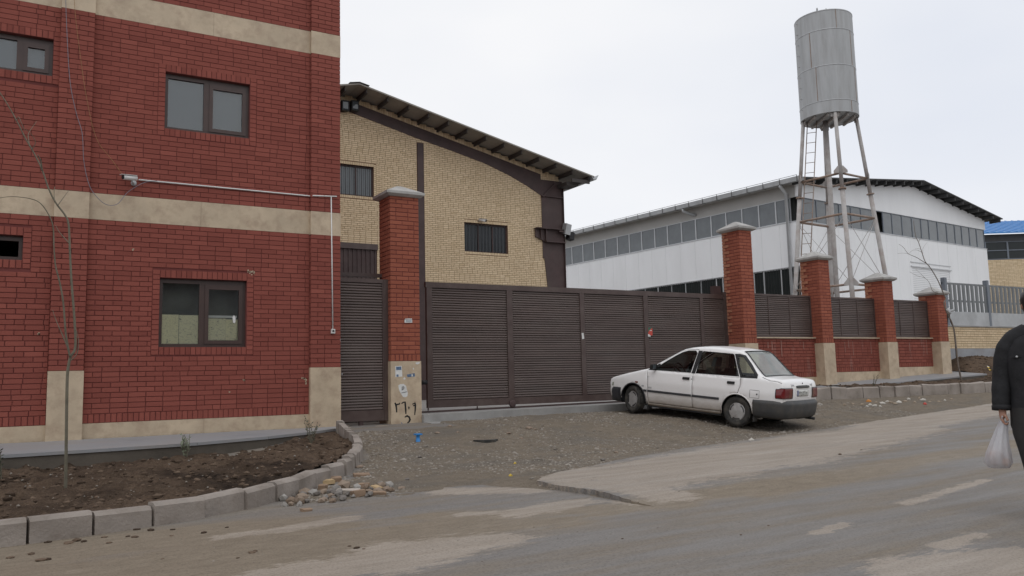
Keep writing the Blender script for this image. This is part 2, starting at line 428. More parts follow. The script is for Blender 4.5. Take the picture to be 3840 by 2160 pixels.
def field(L, x, y):
    v = 0.
    for (a, b, w) in L:
        d = dist_seg(x, y, a[0], a[1], b[0], b[1])
        if d < 3*w: v = max(v, math.exp(-(d/w)**2))
    return v
def paint(me, org, pale, mud, base_mud=.34):
    n = len(me.vertices); P = np.empty(n*3); me.vertices.foreach_get('co', P); P = P.reshape(-1, 3)+np.array(org)
    pv = np.array([field(pale, p[0], p[1]) for p in P]); mv = np.array([max(base_mud, field(mud, p[0], p[1])) for p in P])
    a = me.attributes.new('pale', 'FLOAT', 'POINT'); a.data.foreach_set('value', pv)
    a = me.attributes.new('mud', 'FLOAT', 'POINT'); a.data.foreach_set('value', mv)

def axis(parts):
    out = []
    for a, b, s in parts:
        k = max(1, round((b-a)/s)); out += [a+(b-a)*i/k for i in range(k)]
    return out+[parts[-1][1]]
gx = axis([(-400,-60,60), (-60,-8,4), (-8,-1,.5), (-1,12,.085), (12,40,.6), (40,100,6), (100,500,60)])
gy = axis([(-400,-60,60), (-60,-10,5), (-10,2,.5), (2,9.5,.085), (9.5,20,.35), (20,60,4), (60,500,60)])
m = MB()
def road_z(x, y): return terrain(x, y) + .012*fbm(x*.5, y*.5) if -10 < x < 40 and -5 < y < 20 else terrain(x, y)
m.v = [(x, y, road_z(x, y)) for y in gy for x in gx]
nx = len(gx)
m.f = [(j*nx+i, j*nx+i+1, (j+1)*nx+i+1, (j+1)*nx+i) for j in range(len(gy)-1) for i in range(nx-1)]
m.t = [.5]*len(m.f); m.m = [0]*len(m.f); m.sm = [True]*len(m.f)
road_me = m.mesh('road', MAT['road']); paint(road_me, (0,0,0), PALE, MUD)
road = link_mesh('road', road_me); road['kind'] = 'structure'

# ---- newer asphalt layer with a broken edge
slab_poly = [(5.02,5.75),(4.96,6.3),(4.99,6.9),(4.92,7.45),(4.95,7.92),(5.2,8.2),(5.6,8.45),(6.8,8.95),(8.3,9.4),(10,9.8),(11.7,10.13),(13.5,10.45),(15.2,10.77),(18,11.2),(20.7,11.55),(26,12.2),(40,13.2),(40,4.5),(20,5.0),(9,5.3)]
def slab_z(x, y):
    return road_z(x, y) - .014 + .066*sstep((y-5.65)/1.1) + .006*fbm(x*1.3, y*1.3, 3)
sm = sheet(slab_poly, .14, slab_z, edge_step=.05, edge_jit=.018, skirt=.10)
slab_me = sm.mesh('asphalt_layer', MAT['road']); paint(slab_me, (0,0,0), SLAB_PALE, MUD)
o = link_mesh('asphalt_layer', slab_me); o['kind'] = 'structure'

# ---- gravel and dirt forecourt
dw_poly = [(1.9,8.45),(2.5,8.15),(3.3,8.15),(3.9,8.02),(4.35,8.22),(4.6,7.75),(4.75,7.0),(4.93,5.9),(5.15,5.7),(5.4,7.6),(6,8.3),(8.3,9.1),(11.7,9.85),(15.2,10.5),(20.7,11.3),(26,11.95),(34,12.6),(34,13.2),(24,13.4),(16.6,14.15),(15.9,14.6),(15.3,14.75),(4.6,14.9),(4.4,12.6),(4.1,11.4),(3.3,10.2),(2.6,9.2)]
DWB = densify(dw_poly, .4)
def dw_dist(x, y): return min(dist_seg(x, y, *dw_poly[i], *dw_poly[(i+1) % len(dw_poly)]) for i in range(len(dw_poly)))
def dw_z(x, y):
    e = min(1., dw_dist(x, y)/.45)
    bumpz = .022*fbm(x*1.6, y*1.6, 7)+.012*fbm(x*5, y*5, 2)
    return road_z(x, y) - .012 + e*(.026+max(-.012, bumpz)) - .075*sstep((y-13.3)/.8)*sstep((7.0-x)/.5)
dm = sheet(dw_poly, .11, dw_z, edge_step=.12, edge_jit=.03)
o = dm.build('gravel_forecourt', MAT['gravel']); o['kind'] = 'structure'

# loose stones of the forecourt: too many to count
def stone_mesh(mb, x, y, z, r, tone, rnd, flat=.6):
    a0 = rnd.uniform(0, 6.28); k = 5
    ring = [(x+r*rnd.uniform(.7, 1.15)*math.cos(a0+6.283*i/k), y+r*rnd.uniform(.7, 1.15)*math.sin(a0+6.283*i/k), z+r*flat*rnd.uniform(.1, .35)) for i in range(k)]
    top = (x+r*.2*rnd.uniform(-1, 1), y+r*.2*rnd.uniform(-1, 1), z+r*flat*rnd.uniform(.7, 1.1))
    base = [(p[0]*.9+x*.1, p[1]*.9+y*.1, z-r*.3) for p in ring]
    vs = ring+[top]+base
    fs = [(i, (i+1) % k, k) for i in range(k)]+[(i, k+1+i, k+1+(i+1) % k, (i+1) % k) for i in range(k)]
    mb.add(vs, fs, tone)
rnd = random.Random(11)
g = MB(); n = 0
while n < 15000:
    x = rnd.uniform(2.2, 17); y = rnd.uniform(7.5, 14.5)
    if not in_poly(x, y, dw_poly): continue
    d = fbm(x*.55+3, y*.55, 1.)+.15*(1 if x < 8 else 0)
    if rnd.random() > .35+.9*d: continue
    e = dw_dist(x, y)
    if e < .05: continue
    r = rnd.choice([.007,.009,.010,.012,.016,.022]) * rnd.uniform(.7, 1.3)
    if rnd.random() < .012: r *= 2.2
    stone_mesh(g, x, y, dw_z(x, y)-.002, r, rnd.random()**.75, rnd); n += 1
for i in range(500):           # strays on the road
    x = rnd.gauss(5, 3); y = rnd.uniform(4, 8.5)
    if 0 < x < 15: stone_mesh(g, x, y, (slab_z if in_poly(x, y, slab_poly) else road_z)(x, y)-.002, rnd.uniform(.005, .012), rnd.random(), rnd)
o = g.build('gravel', MAT['pebble']); tag(o, 'grey gravel scattered over the dirt forecourt', 'gravel', kind='stuff')

# ---- left planting bed: kerb stones, soil, pavement
KL = [(-9,7.6),(-4,7.68)]+[gp2 for gp2 in [(-.12,7.8),(.92,8.0),(1.83,8.35),(2.24,8.72),(2.69,9.18),(3.14,9.76),(3.69,10.45),(4.27,11.5),(4.44,12.1),(4.52,12.6),(4.60,13.2),(4.78,13.85)]]
def arc(P):
    s = [0.]
    for i in range(1, len(P)): s.append(s[-1]+math.hypot(P[i][0]-P[i-1][0], P[i][1]-P[i-1][1]))
    return s
def at_arc(P, S, t):
    for i in range(1, len(P)):
        if t <= S[i] or i == len(P)-1:
            k = (t-S[i-1])/(S[i]-S[i-1]); a, b = P[i-1], P[i]; L = S[i]-S[i-1]
            return (a[0]+(b[0]-a[0])*k, a[1]+(b[1]-a[1])*k), ((b[0]-a[0])/L, (b[1]-a[1])/L)
def kerb_run(parent, P, hfun, seg, thick, seed, side=1, zf=None, smalls=None):
    S = arc(P); t = 0; rnd = random.Random(seed)
    while t < S[-1]-.05:
        L = seg*rnd.uniform(.94, 1.06)
        if smalls and t > smalls: L *= .62
        L = min(L, S[-1]-t); gap = rnd.uniform(.014, .035)
        (ax, ay), _ = at_arc(P, S, t+gap/2); (bx, by), _ = at_arc(P, S, t+L-gap/2)
        dx, dy = bx-ax, by-ay; l = math.hypot(dx, dy)
        if l < .05: break
        dx /= l; dy /= l; nx_, ny_ = -dy*side, dx*side
        zg = min(zf(ax, ay), zf(bx, by)); h = hfun((ax+bx)/2)+rnd.uniform(-.012, .012)
        off = rnd.uniform(-.022, .022); c = .03; tl = rnd.uniform(-.018, .018)
        m = MB(); z0 = zg-.10; za = zf(ax, ay)+h+tl; zb = zf(bx, by)+h-tl
        A = Vector((ax, ay, 0))+Vector((nx_, ny_, 0))*off; T = Vector((dx, dy, 0)); Nn = Vector((nx_, ny_, 0))
        prof = [(0, z0, z0), (thick, z0, z0), (thick, za, zb), (c+.012, za, zb), (.008, za-c, zb-c)]
        va = [A+Nn*q+Vector((0,0,z1)) for q, z1, z2 in prof]; vb = [A+T*l+Nn*q+Vector((0,0,z2)) for q, z1, z2 in prof]
        n = len(prof)
        fs = [tuple(range(n)), tuple(reversed(range(n, 2*n)))]+[((i+1) % n, i, i+n, (i+1) % n+n) for i in range(n)]
        if side > 0: fs = [tuple(reversed(f)) for f in fs]
        m.add(va+vb, fs, rnd.random())
        m.build('kerb_stone', MAT['kerb'], parent)
        t += L
kerb_l = structure('kerb', (0, 8, 0))
kerb_run(kerb_l, KL, lambda x: .19, .5, .13, 3, 1, road_z, smalls=13.2)

PAV_Z = .475
pave_front = [(-9,11.75),(-.2,12.0),(1.0,12.08),(2.1,12.25),(3.2,12.75),(4.1,13.4),(4.72,13.98)]
soil_poly = [(-9,7.72),(-4,7.80),(-.12,7.92),(.87,8.1),(1.77,8.47),(2.15,8.82),(2.6,9.28),(3.04,9.86),(3.58,10.52),(4.14,11.55),(4.31,12.13),(4.38,12.6),(4.44,13.2),(4.6,13.8)]+list(reversed(pave_front))
def soil_z(x, y):
    e = sstep((y-8)/4.)
    k = min(1., max(0., (y-7.9)/.5))
    return terrain(x, 9)+.135+.10*e*(1-sstep((x-3.2)/1.4)*.0) + .18*sstep((y-11.5)/2.5)*sstep((x-2.4)/2.) + k*(.06*fbm(x*1.3, y*1.3, 4)+.065*fbm(x*4.5, y*4.5, 9)+.04*abs(fbm(x*11, y*11, 5)))
sm = sheet(soil_poly, .055, lambda x, y: min(soil_z(x, y), PAV_Z-.04), edge_step=.09)
o = sm.build('planting_bed', MAT['soil']); o['kind'] = 'structure'
DAMP = [((500,1195),(620,1215),.35), ((600,1205),(740,1195),.4), ((560,1235),(640,1240),.25), ((430,1190),(480,1200),.2), ((700,1170),(760,1165),.2)]
DAMP = [(gp(*a, .2), gp(*b, .2), w) for a, b, w in DAMP]
P_ = np.empty(len(o.data.vertices)*3); o.data.vertices.foreach_get('co', P_); P_ = P_.reshape(-1, 3)+np.array(o.location)
a_ = o.data.attributes.new('damp', 'FLOAT', 'POINT'); a_.data.foreach_set('value', np.array([field(DAMP, p[0], p[1]) for p in P_]))
g = MB()
for i in range(4200):
    x = rnd.uniform(-1.5, 4.4); y = rnd.uniform(8, 13.6)
    if not in_poly(x, y, soil_poly): continue
    r = rnd.choice([.008,.010,.014,.018,.025,.04])*rnd.uniform(.7, 1.3)
    stone_mesh(g, x, y, min(soil_z(x, y), PAV_Z-.04)-.004, r, rnd.random()**1.5, rnd, .6)
tag(g.build('soil_clods', MAT['clod']), 'brown clods of soil heaped over the planting bed', 'soil', kind='stuff')
g = MB()
for i in range(230):
    x = rnd.uniform(-1, 4.2); y = rnd.uniform(8, 13.)
    if in_poly(x, y, soil_poly): stone_mesh(g, x, y, soil_z(x, y)+.004, rnd.uniform(.006, .020), .35+.45*rnd.random(), rnd, .8)
tag(g.build('soil_pebbles', MAT['pebble']), 'pale pebbles lying in the planting bed soil', 'pebbles', kind='stuff')

pav_l = structure('pavement', (0, 13, 0))
pp = pave_front+[(4.985,14.2),(4.985,14.66),(-9,14.66)]
pm = sheet(pp, .3, lambda x, y: PAV_Z+.004*fbm(x*2, y*2), edge_step=.2, skirt=.0)
pm.build('paving_slab', MAT['paving'], pav_l)
fm = MB(); lm = MB()
for i in range(len(pave_front)-1):
    (ax, ay), (bx, by) = pave_front[i], pave_front[i+1]
    l = math.hypot(bx-ax, by-ay); nx_, ny_ = (by-ay)/l, -(bx-ax)/l
    lm.add([(ax+nx_*.02, ay+ny_*.02, PAV_Z-.035), (bx+nx_*.02, by+ny_*.02, PAV_Z-.035), (bx+nx_*.02, by+ny_*.02, PAV_Z+.006), (ax+nx_*.02, ay+ny_*.02, PAV_Z+.006),
            (ax-nx_*.06, ay-ny_*.06, PAV_Z+.006), (bx-nx_*.06, by-ny_*.06, PAV_Z+.006), (ax, ay, PAV_Z-.035), (bx, by, PAV_Z-.035)], [(0,1,2,3),(3,2,5,4),(6,7,1,0)])
    fm.add([(ax, ay, -.2), (bx, by, -.2), (bx, by, PAV_Z-.035), (ax, ay, PAV_Z-.035)], [(0,1,2,3)])
lm.build('edge_strip', MAT['paving'], pav_l); fm.build('retaining_face', MAT['wetconc'], pav_l)

# ---- right side: kerb, planting strip, pavement in front of the fence
KR = [(15.95,14.35),(16.25,14.1),(16.9,13.88),(19.5,13.45),(23.4,13.12),(28,12.85),(34,12.6)]
kerb_r = structure('kerb', (20, 13.4, .5))
kerb_run(kerb_r, KR, lambda x: .30, .52, .14, 5, 1, road_z)
def zpav(x): return .955+.0385*(x-18.7)
PFY = 14.02
def pav_front_z(x): return .80+.036*(x-17.)
pav_r = structure('pavement', (20, 14.4, .9))
q = MB(); q2 = MB(); xs = [15.85+.45*i for i in range(21)]; xs[-1] = 24.6
for i in range(len(xs)-1):
    a, b = xs[i], xs[i+1]
    za, zb, fa, fb = zpav(a), zpav(b), pav_front_z(a), pav_front_z(b)
    q.add([(a, PFY, fa), (b, PFY, fb), (b, 15.3, zb), (a, 15.3, za), (a, PFY, fa-.04), (b, PFY, fb-.04)], [(0,1,2,3), (4,5,1,0)])
    q2.add([(a, PFY+.01, fa-.04), (b, PFY+.01, fb-.04), (a, PFY+.01, fa-.6), (b, PFY+.01, fb-.6)], [(2,3,1,0)])
q.build('paving_slab', MAT['paving'], pav_r); q2.build('retaining_face', MAT['wetconc'], pav_r)
bed_poly = [(16.35,14.2),(16.95,14.02),(19.5,13.58),(23.4,13.25),(28,12.98),(34,12.73),(34,15.48),(24.65,15.48),(24.6,14.0),(20,14.0)]
def bed_z(x, y):
    k = sstep((y-13.3)/1.0); r = sstep((x-24.0)/1.5)
    return road_z(x, 13.5)+.225 + (1-r)*k*.16 + r*(.12+.62*sstep((y-13.4)/2.0)) + .05*fbm(x*1.2, y*1.2, 3)+.04*fbm(x*4, y*4, 6)
bm_ = sheet(bed_poly, .10, bed_z, edge_step=.15)
o = bm_.build('planting_strip', MAT['soil']); o['kind'] = 'structure'
g = MB()
for i in range(1300):
    x = rnd.uniform(16, 31); y = rnd.uniform(13, 15.4)
    if in_poly(x, y, bed_poly): stone_mesh(g, x, y, bed_z(x, y), rnd.uniform(.012, .05), rnd.random(), rnd, .8)
tag(g.build('soil_clods', MAT['clod']), 'brown earth clods between the right kerb and the fence', 'soil', kind='stuff')

# ---- concrete sill and yard behind the gate
sill = structure('gate_sill', (11, 15, .5))
q = MB(); xs = axis([(6.62, 15.4, .6)])
for i in range(len(xs)-1):
    a, b = xs[i], xs[i+1]; za = .612+.008*(a-6.6); zb = .612+.008*(b-6.6)
    q.hexa([(a,14.60,.2),(b,14.60,.2),(b,15.9,.2),(a,15.9,.2),(a,14.60,za),(b,14.60,zb),(b,15.9,zb),(a,15.9,za)])
q.build('concrete_strip', MAT['concrete'], sill)
q = MB(); q.box(-12, 70, 15.9, 70, .0, .585); o = q.build('yard', MAT['concrete']); o['kind'] = 'structure'
# ================================================================ BRICKWORK
BRICK_CACHE = {}
class Plane:
    def __init__(s, o, u, n): s.o = Vector(o); s.u = Vector(u).normalized(); s.n = Vector(n).normalized()
    def p(s, u, z, d=0.): return s.o+s.u*u+Vector((0,0,z))+s.n*d
def brick_row(spans, z0, z1, L, J, rnd, shift, out, pl, tones):
    for a, b in spans:
        x = a
        first = True
        while x < b-.025:
            l = L if not first else (L if shift == 0 else L*.5)
            if rnd.random() < .10: l = L*.48
            first = False
            e = min(x+l, b)
            if b-e < .05: e = b
            out.append((pl, x+J/2, e-J/2, z0+J/2, z1-J/2, tones(rnd)))
            x = e
def cut(spans, a, b):
    out = []
    for s, e in spans:
        if b <= s or a >= e: out.append((s, e)); continue
        if a > s+.02: out.append((s, a))
        if b < e-.02: out.append((b, e))
    return out
def lay(out, pl, u0, u1, z0, z1, holes, H, L, J, seed, tones, skip=()):
    rnd = random.Random(seed); n = max(1, round((z1-z0)/H)); h = (z1-z0)/n
    for i in range(n):
        a, b = z0+i*h, z0+(i+1)*h; sp = [(u0, u1)]
        for (ha, hb, za, zb) in holes:
            if b > za+.25*h and a < zb-.25*h: sp = cut(sp, ha, hb)
        brick_row(sp, a, b, L, J, rnd, i % 2, out, pl, tones)
def soldiers(out, pl, u0, u1, z0, z1, w, J, seed, tones):
    rnd = random.Random(seed); n = max(1, round((u1-u0)/w)); w = (u1-u0)/n
    for i in range(n): out.append((pl, u0+i*w+J/2, u0+(i+1)*w-J/2, z0+J/2, z1-J/2, tones(rnd)))
def emit(out, parent, mat, budget, proud=.008, back=.03, name='brick'):
    def key(b): c = b[0].p((b[1]+b[2])/2, (b[3]+b[4])/2); return (c-cam_loc).length/max(.05, (b[2]-b[1])*(b[4]-b[3]))**.5
    def vis(b):
        c = b[0].p((b[1]+b[2])/2, (b[3]+b[4])/2); q = cam_rot.transposed() @ (c-cam_loc)
        if q.z > -.1: return False
        x, y = q.x/-q.z*FPX, q.y/-q.z*FPX
        return abs(x) < 1930 and abs(y) < 1090 and b[0].n.dot(cam_loc-c) > 0
    order = sorted([b for b in out if vis(b)], key=key)
    ind = set(id(b) for b in order[:budget])
    rest = MB()
    for b in out:
        pl, u0, u1, z0, z1, t = b
        if u1-u0 < .01 or z1-z0 < .01: continue
        tq = round(t*7)/7
        if id(b) in ind:
            k = (round(u1-u0, 2), round(z1-z0, 3), tq, mat.name, tuple(round(c, 3) for c in pl.u), tuple(round(c, 3) for c in pl.n))
            me = BRICK_CACHE.get(k)
            if me is None:
                m = MB(); w, h = k[0]/2, k[1]/2; c = .004
                P = lambda u, z, d: pl.u*u+Vector((0,0,z))+pl.n*d
                vs = [P(-w,-h,-back), P(w,-h,-back), P(w,h,-back), P(-w,h,-back), P(-w,-h,proud-c), P(w,-h,proud-c), P(w,h,proud-c), P(-w,h,proud-c), P(-w+c,-h+c,proud), P(w-c,-h+c,proud), P(w-c,h-c,proud), P(-w+c,h-c,proud)]
                fs = [(0,1,5,4),(1,2,6,5),(2,3,7,6),(3,0,4,7),(4,5,9,8),(5,6,10,9),(6,7,11,10),(7,4,8,11),(8,9,10,11)]
                if pl.u.cross(Vector((0,0,1))).dot(pl.n) < 0: fs = [tuple(reversed(f)) for f in fs]
                m.add(vs, fs, tq); me = m.mesh(name, mat); BRICK_CACHE[k] = me
            link_mesh(name, me, parent, pl.p((u0+u1)/2, (z0+z1)/2))
        else:
            jt = ((u0*37.1+z0*91.7) % 1-.5)*.003
            P = lambda u, z, d: pl.p(u, z, d)
            vs = [P(u0,z0,-.005), P(u1,z0,-.005), P(u1,z1,-.005), P(u0,z1,-.005), P(u0,z0,proud+jt), P(u1,z0,proud+jt), P(u1,z1,proud+jt), P(u0,z1,proud+jt)]
            fs = [(0,1,5,4),(1,2,6,5),(2,3,7,6),(3,0,4,7),(4,5,6,7)]
            if pl.u.cross(Vector((0,0,1))).dot(pl.n) < 0: fs = [tuple(reversed(f)) for f in fs]
            rest.add(vs, fs, tq)
    if rest.f: rest.build('brickwork', mat, parent, kind='stuff')
tone_mix = lambda r: min(1, max(0, r.gauss(.5, .13)))

# ================================================================ RED BUILDING
YP, YB = 14.62, 14.70           # pilaster face, wall face
S0 = Vector((0, -1, 0)); U0 = Vector((1, 0, 0))
red = thing('brick_building', 'three storey red brick building with beige stone bands and brown windows', 'building', (0, 14.7, .45))
pxl = onY(202, 800, YP).x; pxr = onY(336, 723, YP).x
PR = (onY(1165, 1003, YP).x, 4.98)         # right pilaster
PL = (pxl, pxr)                            # left pilaster
BZ = (onY(333, 821, YB).z, onY(335.6, 722.7, YB).z)
UZ = (onY(371, 57, YB).z, onY(557.7, 0, YB).z)
BASE = .715; TOPZ = 11.2
PIL_STONE = onY(1268, 1377, YP).z
def wrect(tl, tr, br, bl):
    P = [onY(*q, YB) for q in (tl, tr, br, bl)]
    return ((P[0].x+P[3].x)/2, (P[1].x+P[2].x)/2, (P[2].z+P[3].z)/2, (P[0].z+P[1].z)/2)
W1 = wrect((623.3,269),(942.7,318),(931,518.3),(615.7,480.4))
W2 = wrect((596.5,1041.2),(927.6,1053.3),(921,1301.6),(598,1300.6))
q1 = onY(204, 149, YB); q2 = onY(194, 285, YB); W3 = (q1.x-(q1.x-onY(76, 200, YB).x)/.515, (q1.x+q2.x)/2, q2.z, q1.z)
q1 = onY(88, 884, YB); q2 = onY(82, 975, YB); W4 = (q1.x-.85, (q1.x+q2.x)/2, q2.z, q1.z)
LEFT = -7.6
# core: walls as boxes around the window openings
core = MB()
def wall_with_holes(mb, x0, x1, z0, z1, y0, y1, holes):
    xs = sorted(set([x0, x1]+[h[0] for h in holes]+[h[1] for h in holes])); zs = sorted(set([z0, z1]+[h[2] for h in holes]+[h[3] for h in holes]))
    xs = [v for v in xs if x0 <= v <= x1]; zs = [v for v in zs if z0 <= v <= z1]
    for i in range(len(xs)-1):
        for j in range(len(zs)-1):
            cx, cz = (xs[i]+xs[i+1])/2, (zs[j]+zs[j+1])/2
            if any(h[0] < cx < h[1] and h[2] < cz < h[3] for h in holes): continue
            mb.box(xs[i], xs[i+1], y0, y1, zs[j], zs[j+1])
wall_with_holes(core, LEFT, 4.95, .2, TOPZ, YB+.004, YB+.30, [W1, W2, W3, W4])
core.box(4.70, 4.95, YB+.30, 26.0, .2, TOPZ); core.box(LEFT, LEFT+.25, YB+.30, 26, .2, TOPZ)
core.box(LEFT, 4.95, 26.0, 26.25, .2, TOPZ); core.box(LEFT+.25, 4.70, YB+.3, 26, 10.6, 10.8)
core.box(LEFT+.25, 4.70, YB+.3, 26, 3.75, 3.95); core.box(LEFT+.25, 4.70, YB+.3, 26, 7.1, 7.3)
for a, b in (PL, PR): core.box(a+.012, b-.012, YP+.006, YB+.003, .2, TOPZ)
core.build('wall', MAT['mortar'], red)
rm = MB(); rm.box(LEFT+.25, 4.7, 17.2, 17.3, .3, 10.6); rm.build('inner_wall', MAT['room'], red)
out = []
plB = Plane((0, YB, 0), U0, S0); plP = Plane((0, YP, 0), U0, S0)
HC, LB, JB = .083, .262, .010
def holes_for(ws): return [(w[0]-.115, w[1]+.115, w[2]-.135, w[3]+.135) for w in ws]
hw = holes_for([W1, W2, W3, W4])
for (a, b, seed) in ((PL[1], PR[0], 21), (LEFT, PL[0], 22)):
    soldiers(out, plB, a, b, BASE, BASE+.145, .082, JB, seed, tone_mix)
    lay(out, plB, a, b, BASE+.145, BZ[0], hw, HC, LB, JB, seed+10, tone_mix)
    lay(out, plB, a, b, BZ[1], UZ[0], hw, HC, LB, JB, seed+20, tone_mix)
    lay(out, plB, a, b, UZ[1], TOPZ, hw, HC, LB, JB, seed+30, tone_mix)
for w in (W1, W2, W3, W4):
    for za, zb in ((w[3], w[3]+.135), (w[2]-.135, w[2])): soldiers(out, plB, w[0]-.0, w[1]+.0, za, zb, .082, JB, 5, tone_mix)
    for ua, ub in ((w[0]-.115, w[0]), (w[1], w[1]+.115)):
        n = round((w[3]-w[2]+.27)/HC); h = (w[3]-w[2]+.27)/n; r_ = random.Random(8)
        for i in range(n): out.append((plB, ua+JB/2, ub-JB/2, w[2]-.135+i*h+JB/2, w[2]-.135+(i+1)*h-JB/2, tone_mix(r_)))
for (a, b, seed) in (PL+(41,), PR+(42,)):
    for za, zb in ((PIL_STONE, BZ[0]-.01), (BZ[1]-.01, UZ[0]-.01), (UZ[1]-.01, TOPZ)):
        lay(out, plP, a, b, za, zb, [], HC, LB, JB, seed, tone_mix); seed += 2
emit(out, red, MAT['brick'], 300)
# pilaster returns
rt = MB()
for a, b in (PL, PR):
    for za, zb in ((PIL_STONE, BZ[0]), (BZ[1], UZ[0]), (UZ[1], TOPZ)):
        n = int((zb-za)/HC)
        for i in range(n):
            if b < 4.9: rt.box(b-.012, b, YP+.012, YB, za+i*HC+.006, za+(i+1)*HC-.007, .5+.3*math.sin(i*7.3))
            rt.box(a, a+.012, YP+.012, YB, za+i*HC+.006, za+(i+1)*HC-.007, .5+.3*math.sin(i*5.1))
# right side wall of the building (seen only from the side)
plR = Plane((4.951, 0, 0), (0, 1, 0), (1, 0, 0))
o2 = []; lay(o2, plR, YP+.02, 26, PIL_STONE, TOPZ, [], HC, LB, JB, 77, tone_mix)
for b in o2: rt.box(4.945, 4.975, b[1], b[2], b[3], b[4], b[5])
rt.build('brick_return', MAT['brick'], red, kind='stuff')
# stone bands, plinth, pilaster feet as panels
def stone_run(a, b, z0, z1, y0, y1, seed, L=1.15):
    r_ = random.Random(seed); n = max(1, round((b-a)/L)); xs = [a+(b-a)*i/n for i in range(n+1)]
    for i in range(1, n): xs[i] += r_.uniform(-.12, .12)
    for i in range(n):
        m = MB(); e = r_.uniform(0, .002); m.box(xs[i]+.0015, xs[i+1]-.0015, y0-e, y1, z0, z1, r_.random()); m.build('stone_panel', MAT['stone'], red)
for (a, b, sd_) in ((PL[1], PR[0], 1), (LEFT, PL[0], 2)):
    stone_run(a, b, BZ[0], BZ[1], YB-.006, YB+.02, sd_, 1.6); stone_run(a, b, UZ[0], UZ[1], YB-.006, YB+.02, sd_+5, 1.6)
    stone_run(a, b, .40, BASE, YB-.012, YB+.02, sd_+9, 1.5)
for a, b in (PL, PR):
    dz = .012
    stone_run(a-.002, b+.002, BZ[0]-dz, BZ[1]-dz, YP-.006, YB+.01, 3, 2); stone_run(a-.002, b+.002, UZ[0]-dz, UZ[1]-dz, YP-.006, YB+.01, 4, 2)
    stone_run(a-.004, b+.004, .40, PIL_STONE, YP-.012, YB+.01, 6, 2)
# parapet cap
m = MB(); m.box(LEFT-.05, 5.02, YP-.05, YB+.32, TOPZ+.002, TOPZ+.10); m.build('parapet_coping', MAT['stone'], red)
# windows
MAT['sky_sheet'] = M_plain('sky_grey_sheet', (.105,.125,.150,1), .8, .05, 2)  # tone of reflected sky, put into a sheet's colour
def M_paper(name, col, seed):
    m, nt, N, L, b = node_mat(name)
    tc = N.new('ShaderNodeTexCoord').outputs['Object']
    lines = texnoise(nt, 26, 3, .7, tc, (1., 1., 3.2)); spots = texnoise(nt, 9+seed, 4, .7, tc)
    base = mixc(nt, col, (.16,.15,.13,1), ramp(nt, lines, [(.54, 0.), (.64, .45)]))
    base = mixc(nt, base, (.09,.07,.07,1), ramp(nt, spots, [(.61, 0.), (.67, .6)]))
    L.new(base, b.inputs['Base Color']); b.inputs['Roughness'].default_value = .9
    return m
MAT['paper'] = M_paper('newspaper', (.86,.80,.55,1), 0); MAT['paper2'] = M_paper('newspaper_b', (.82,.77,.55,1), 3)
def window(par, w, kind):
    x0, x1, z0, z1 = w; yf = YB+.085; y2 = yf+.06; fw = .055
    m = MB()
    m.box(x0, x0+fw, yf, y2, z0, z1); m.box(x1-fw, x1, yf, y2, z0, z1); m.box(x0+fw, x1-fw, yf, y2, z0, z0+fw); m.box(x0+fw, x1-fw, yf, y2, z1-fw*1.4, z1)
    split = kind != 'vent'
    xm = x0+(x1-x0)*.485
    if split: m.box(xm-.045, xm+.045, yf-.004, y2, z0+fw, z1-fw*1.4)
    win = m.build('window', MAT['winframe'], par)
    def pane(a, b, c, d, y):
        p = MB(); p.box(a-.006, b+.006, y, y+.006, c-.006, d+.006); p.build('pane', MAT['glass'], win)
    if split:
        pane(x0+fw, xm-.045, z0+fw, z1-fw*1.4, yf+.03)
        s = MB(); a, b, c, d = xm+.045, x1-fw, z0+fw, z1-fw*1.4; sw = .062
        s.box(a, a+sw, yf-.018, yf+.03, c, d); s.box(b-sw, b, yf-.018, yf+.03, c, d); s.box(a+sw, b-sw, yf-.018, yf+.03, c, c+sw); s.box(a+sw, b-sw, yf-.018, yf+.03, d-sw*1.4, d)
        s.build('sash', MAT['winframe'], win); pane(a+sw, b-sw, c+sw, d-sw*1.4, yf+.012)
        if kind == 'paper':
            H = z1-z0; zp = z0+fw+.004
            for (pa, pb, top, mt, nm) in ((x0+fw, x0+fw+.27, .555, 'paper', 0), (x0+fw+.275, xm-.045, .55, 'paper2', 1), (a+sw, a+sw+.30, .50, 'paper2', 2), (a+sw+.30, b-sw, .49, 'paper', 3)):
                p = MB(); p.box(pa, pb-.002, yf+.038+.003*nm, yf+.040+.003*nm, zp if nm < 2 else c+sw, z0+H*top*.86); p.build('newspaper_sheet', MAT[mt], win)
            p = MB(); p.box(a+sw, b-sw-.02, yf+.0365, yf+.0378, z0+H*.44, z0+H*.475); p.build('tape_strip', MAT['whitepl'], win)
            p = MB(); p.add([(b-sw-.09, yf+.008, z0+H*.37), (b-sw-.05, yf+.008, z0+H*.36), (b-sw-.045, yf+.008, z0+H*.44), (b-sw-.075, yf+.008, z0+H*.485), (b-sw-.1, yf+.008, z0+H*.45)], [(0,1,2,3,4)]); p.build('torn_sticker', MAT['whitepl'], win)
    r = MB(); r.box(x0, x1, YB+.006, yf, z0-.02, z0+.004); r.build('sill', MAT['winframe'], win)
    if kind == 'sky': # added sheet behind the panes, blue-grey in place of mirrored sky
        bl = MB(); bl.box(x0+fw, x1-fw, yf+.075, yf+.08, z0+fw, z1-fw); bl.build('sky_sheet', MAT['sky_sheet'], win)
    return win
pb = MB(); pb.box(W2[0]-.1, W2[1]+.1, YB+.42, YB+.44, W2[2]-.1, W2[3]+.1); MAT['pane_tone'] = M_plain('pane_tone', (.105,.108,.090,1), .9, .25, 2.5); pb.build('pane_tone_board', MAT['pane_tone'], red)  # added board behind the glass, its colour stands in for the pane's reflected tone
window(red, W1, 'sky'); window(red, W2, 'paper'); window(red, W3, 'sky'); window(red, W4, 'vent')
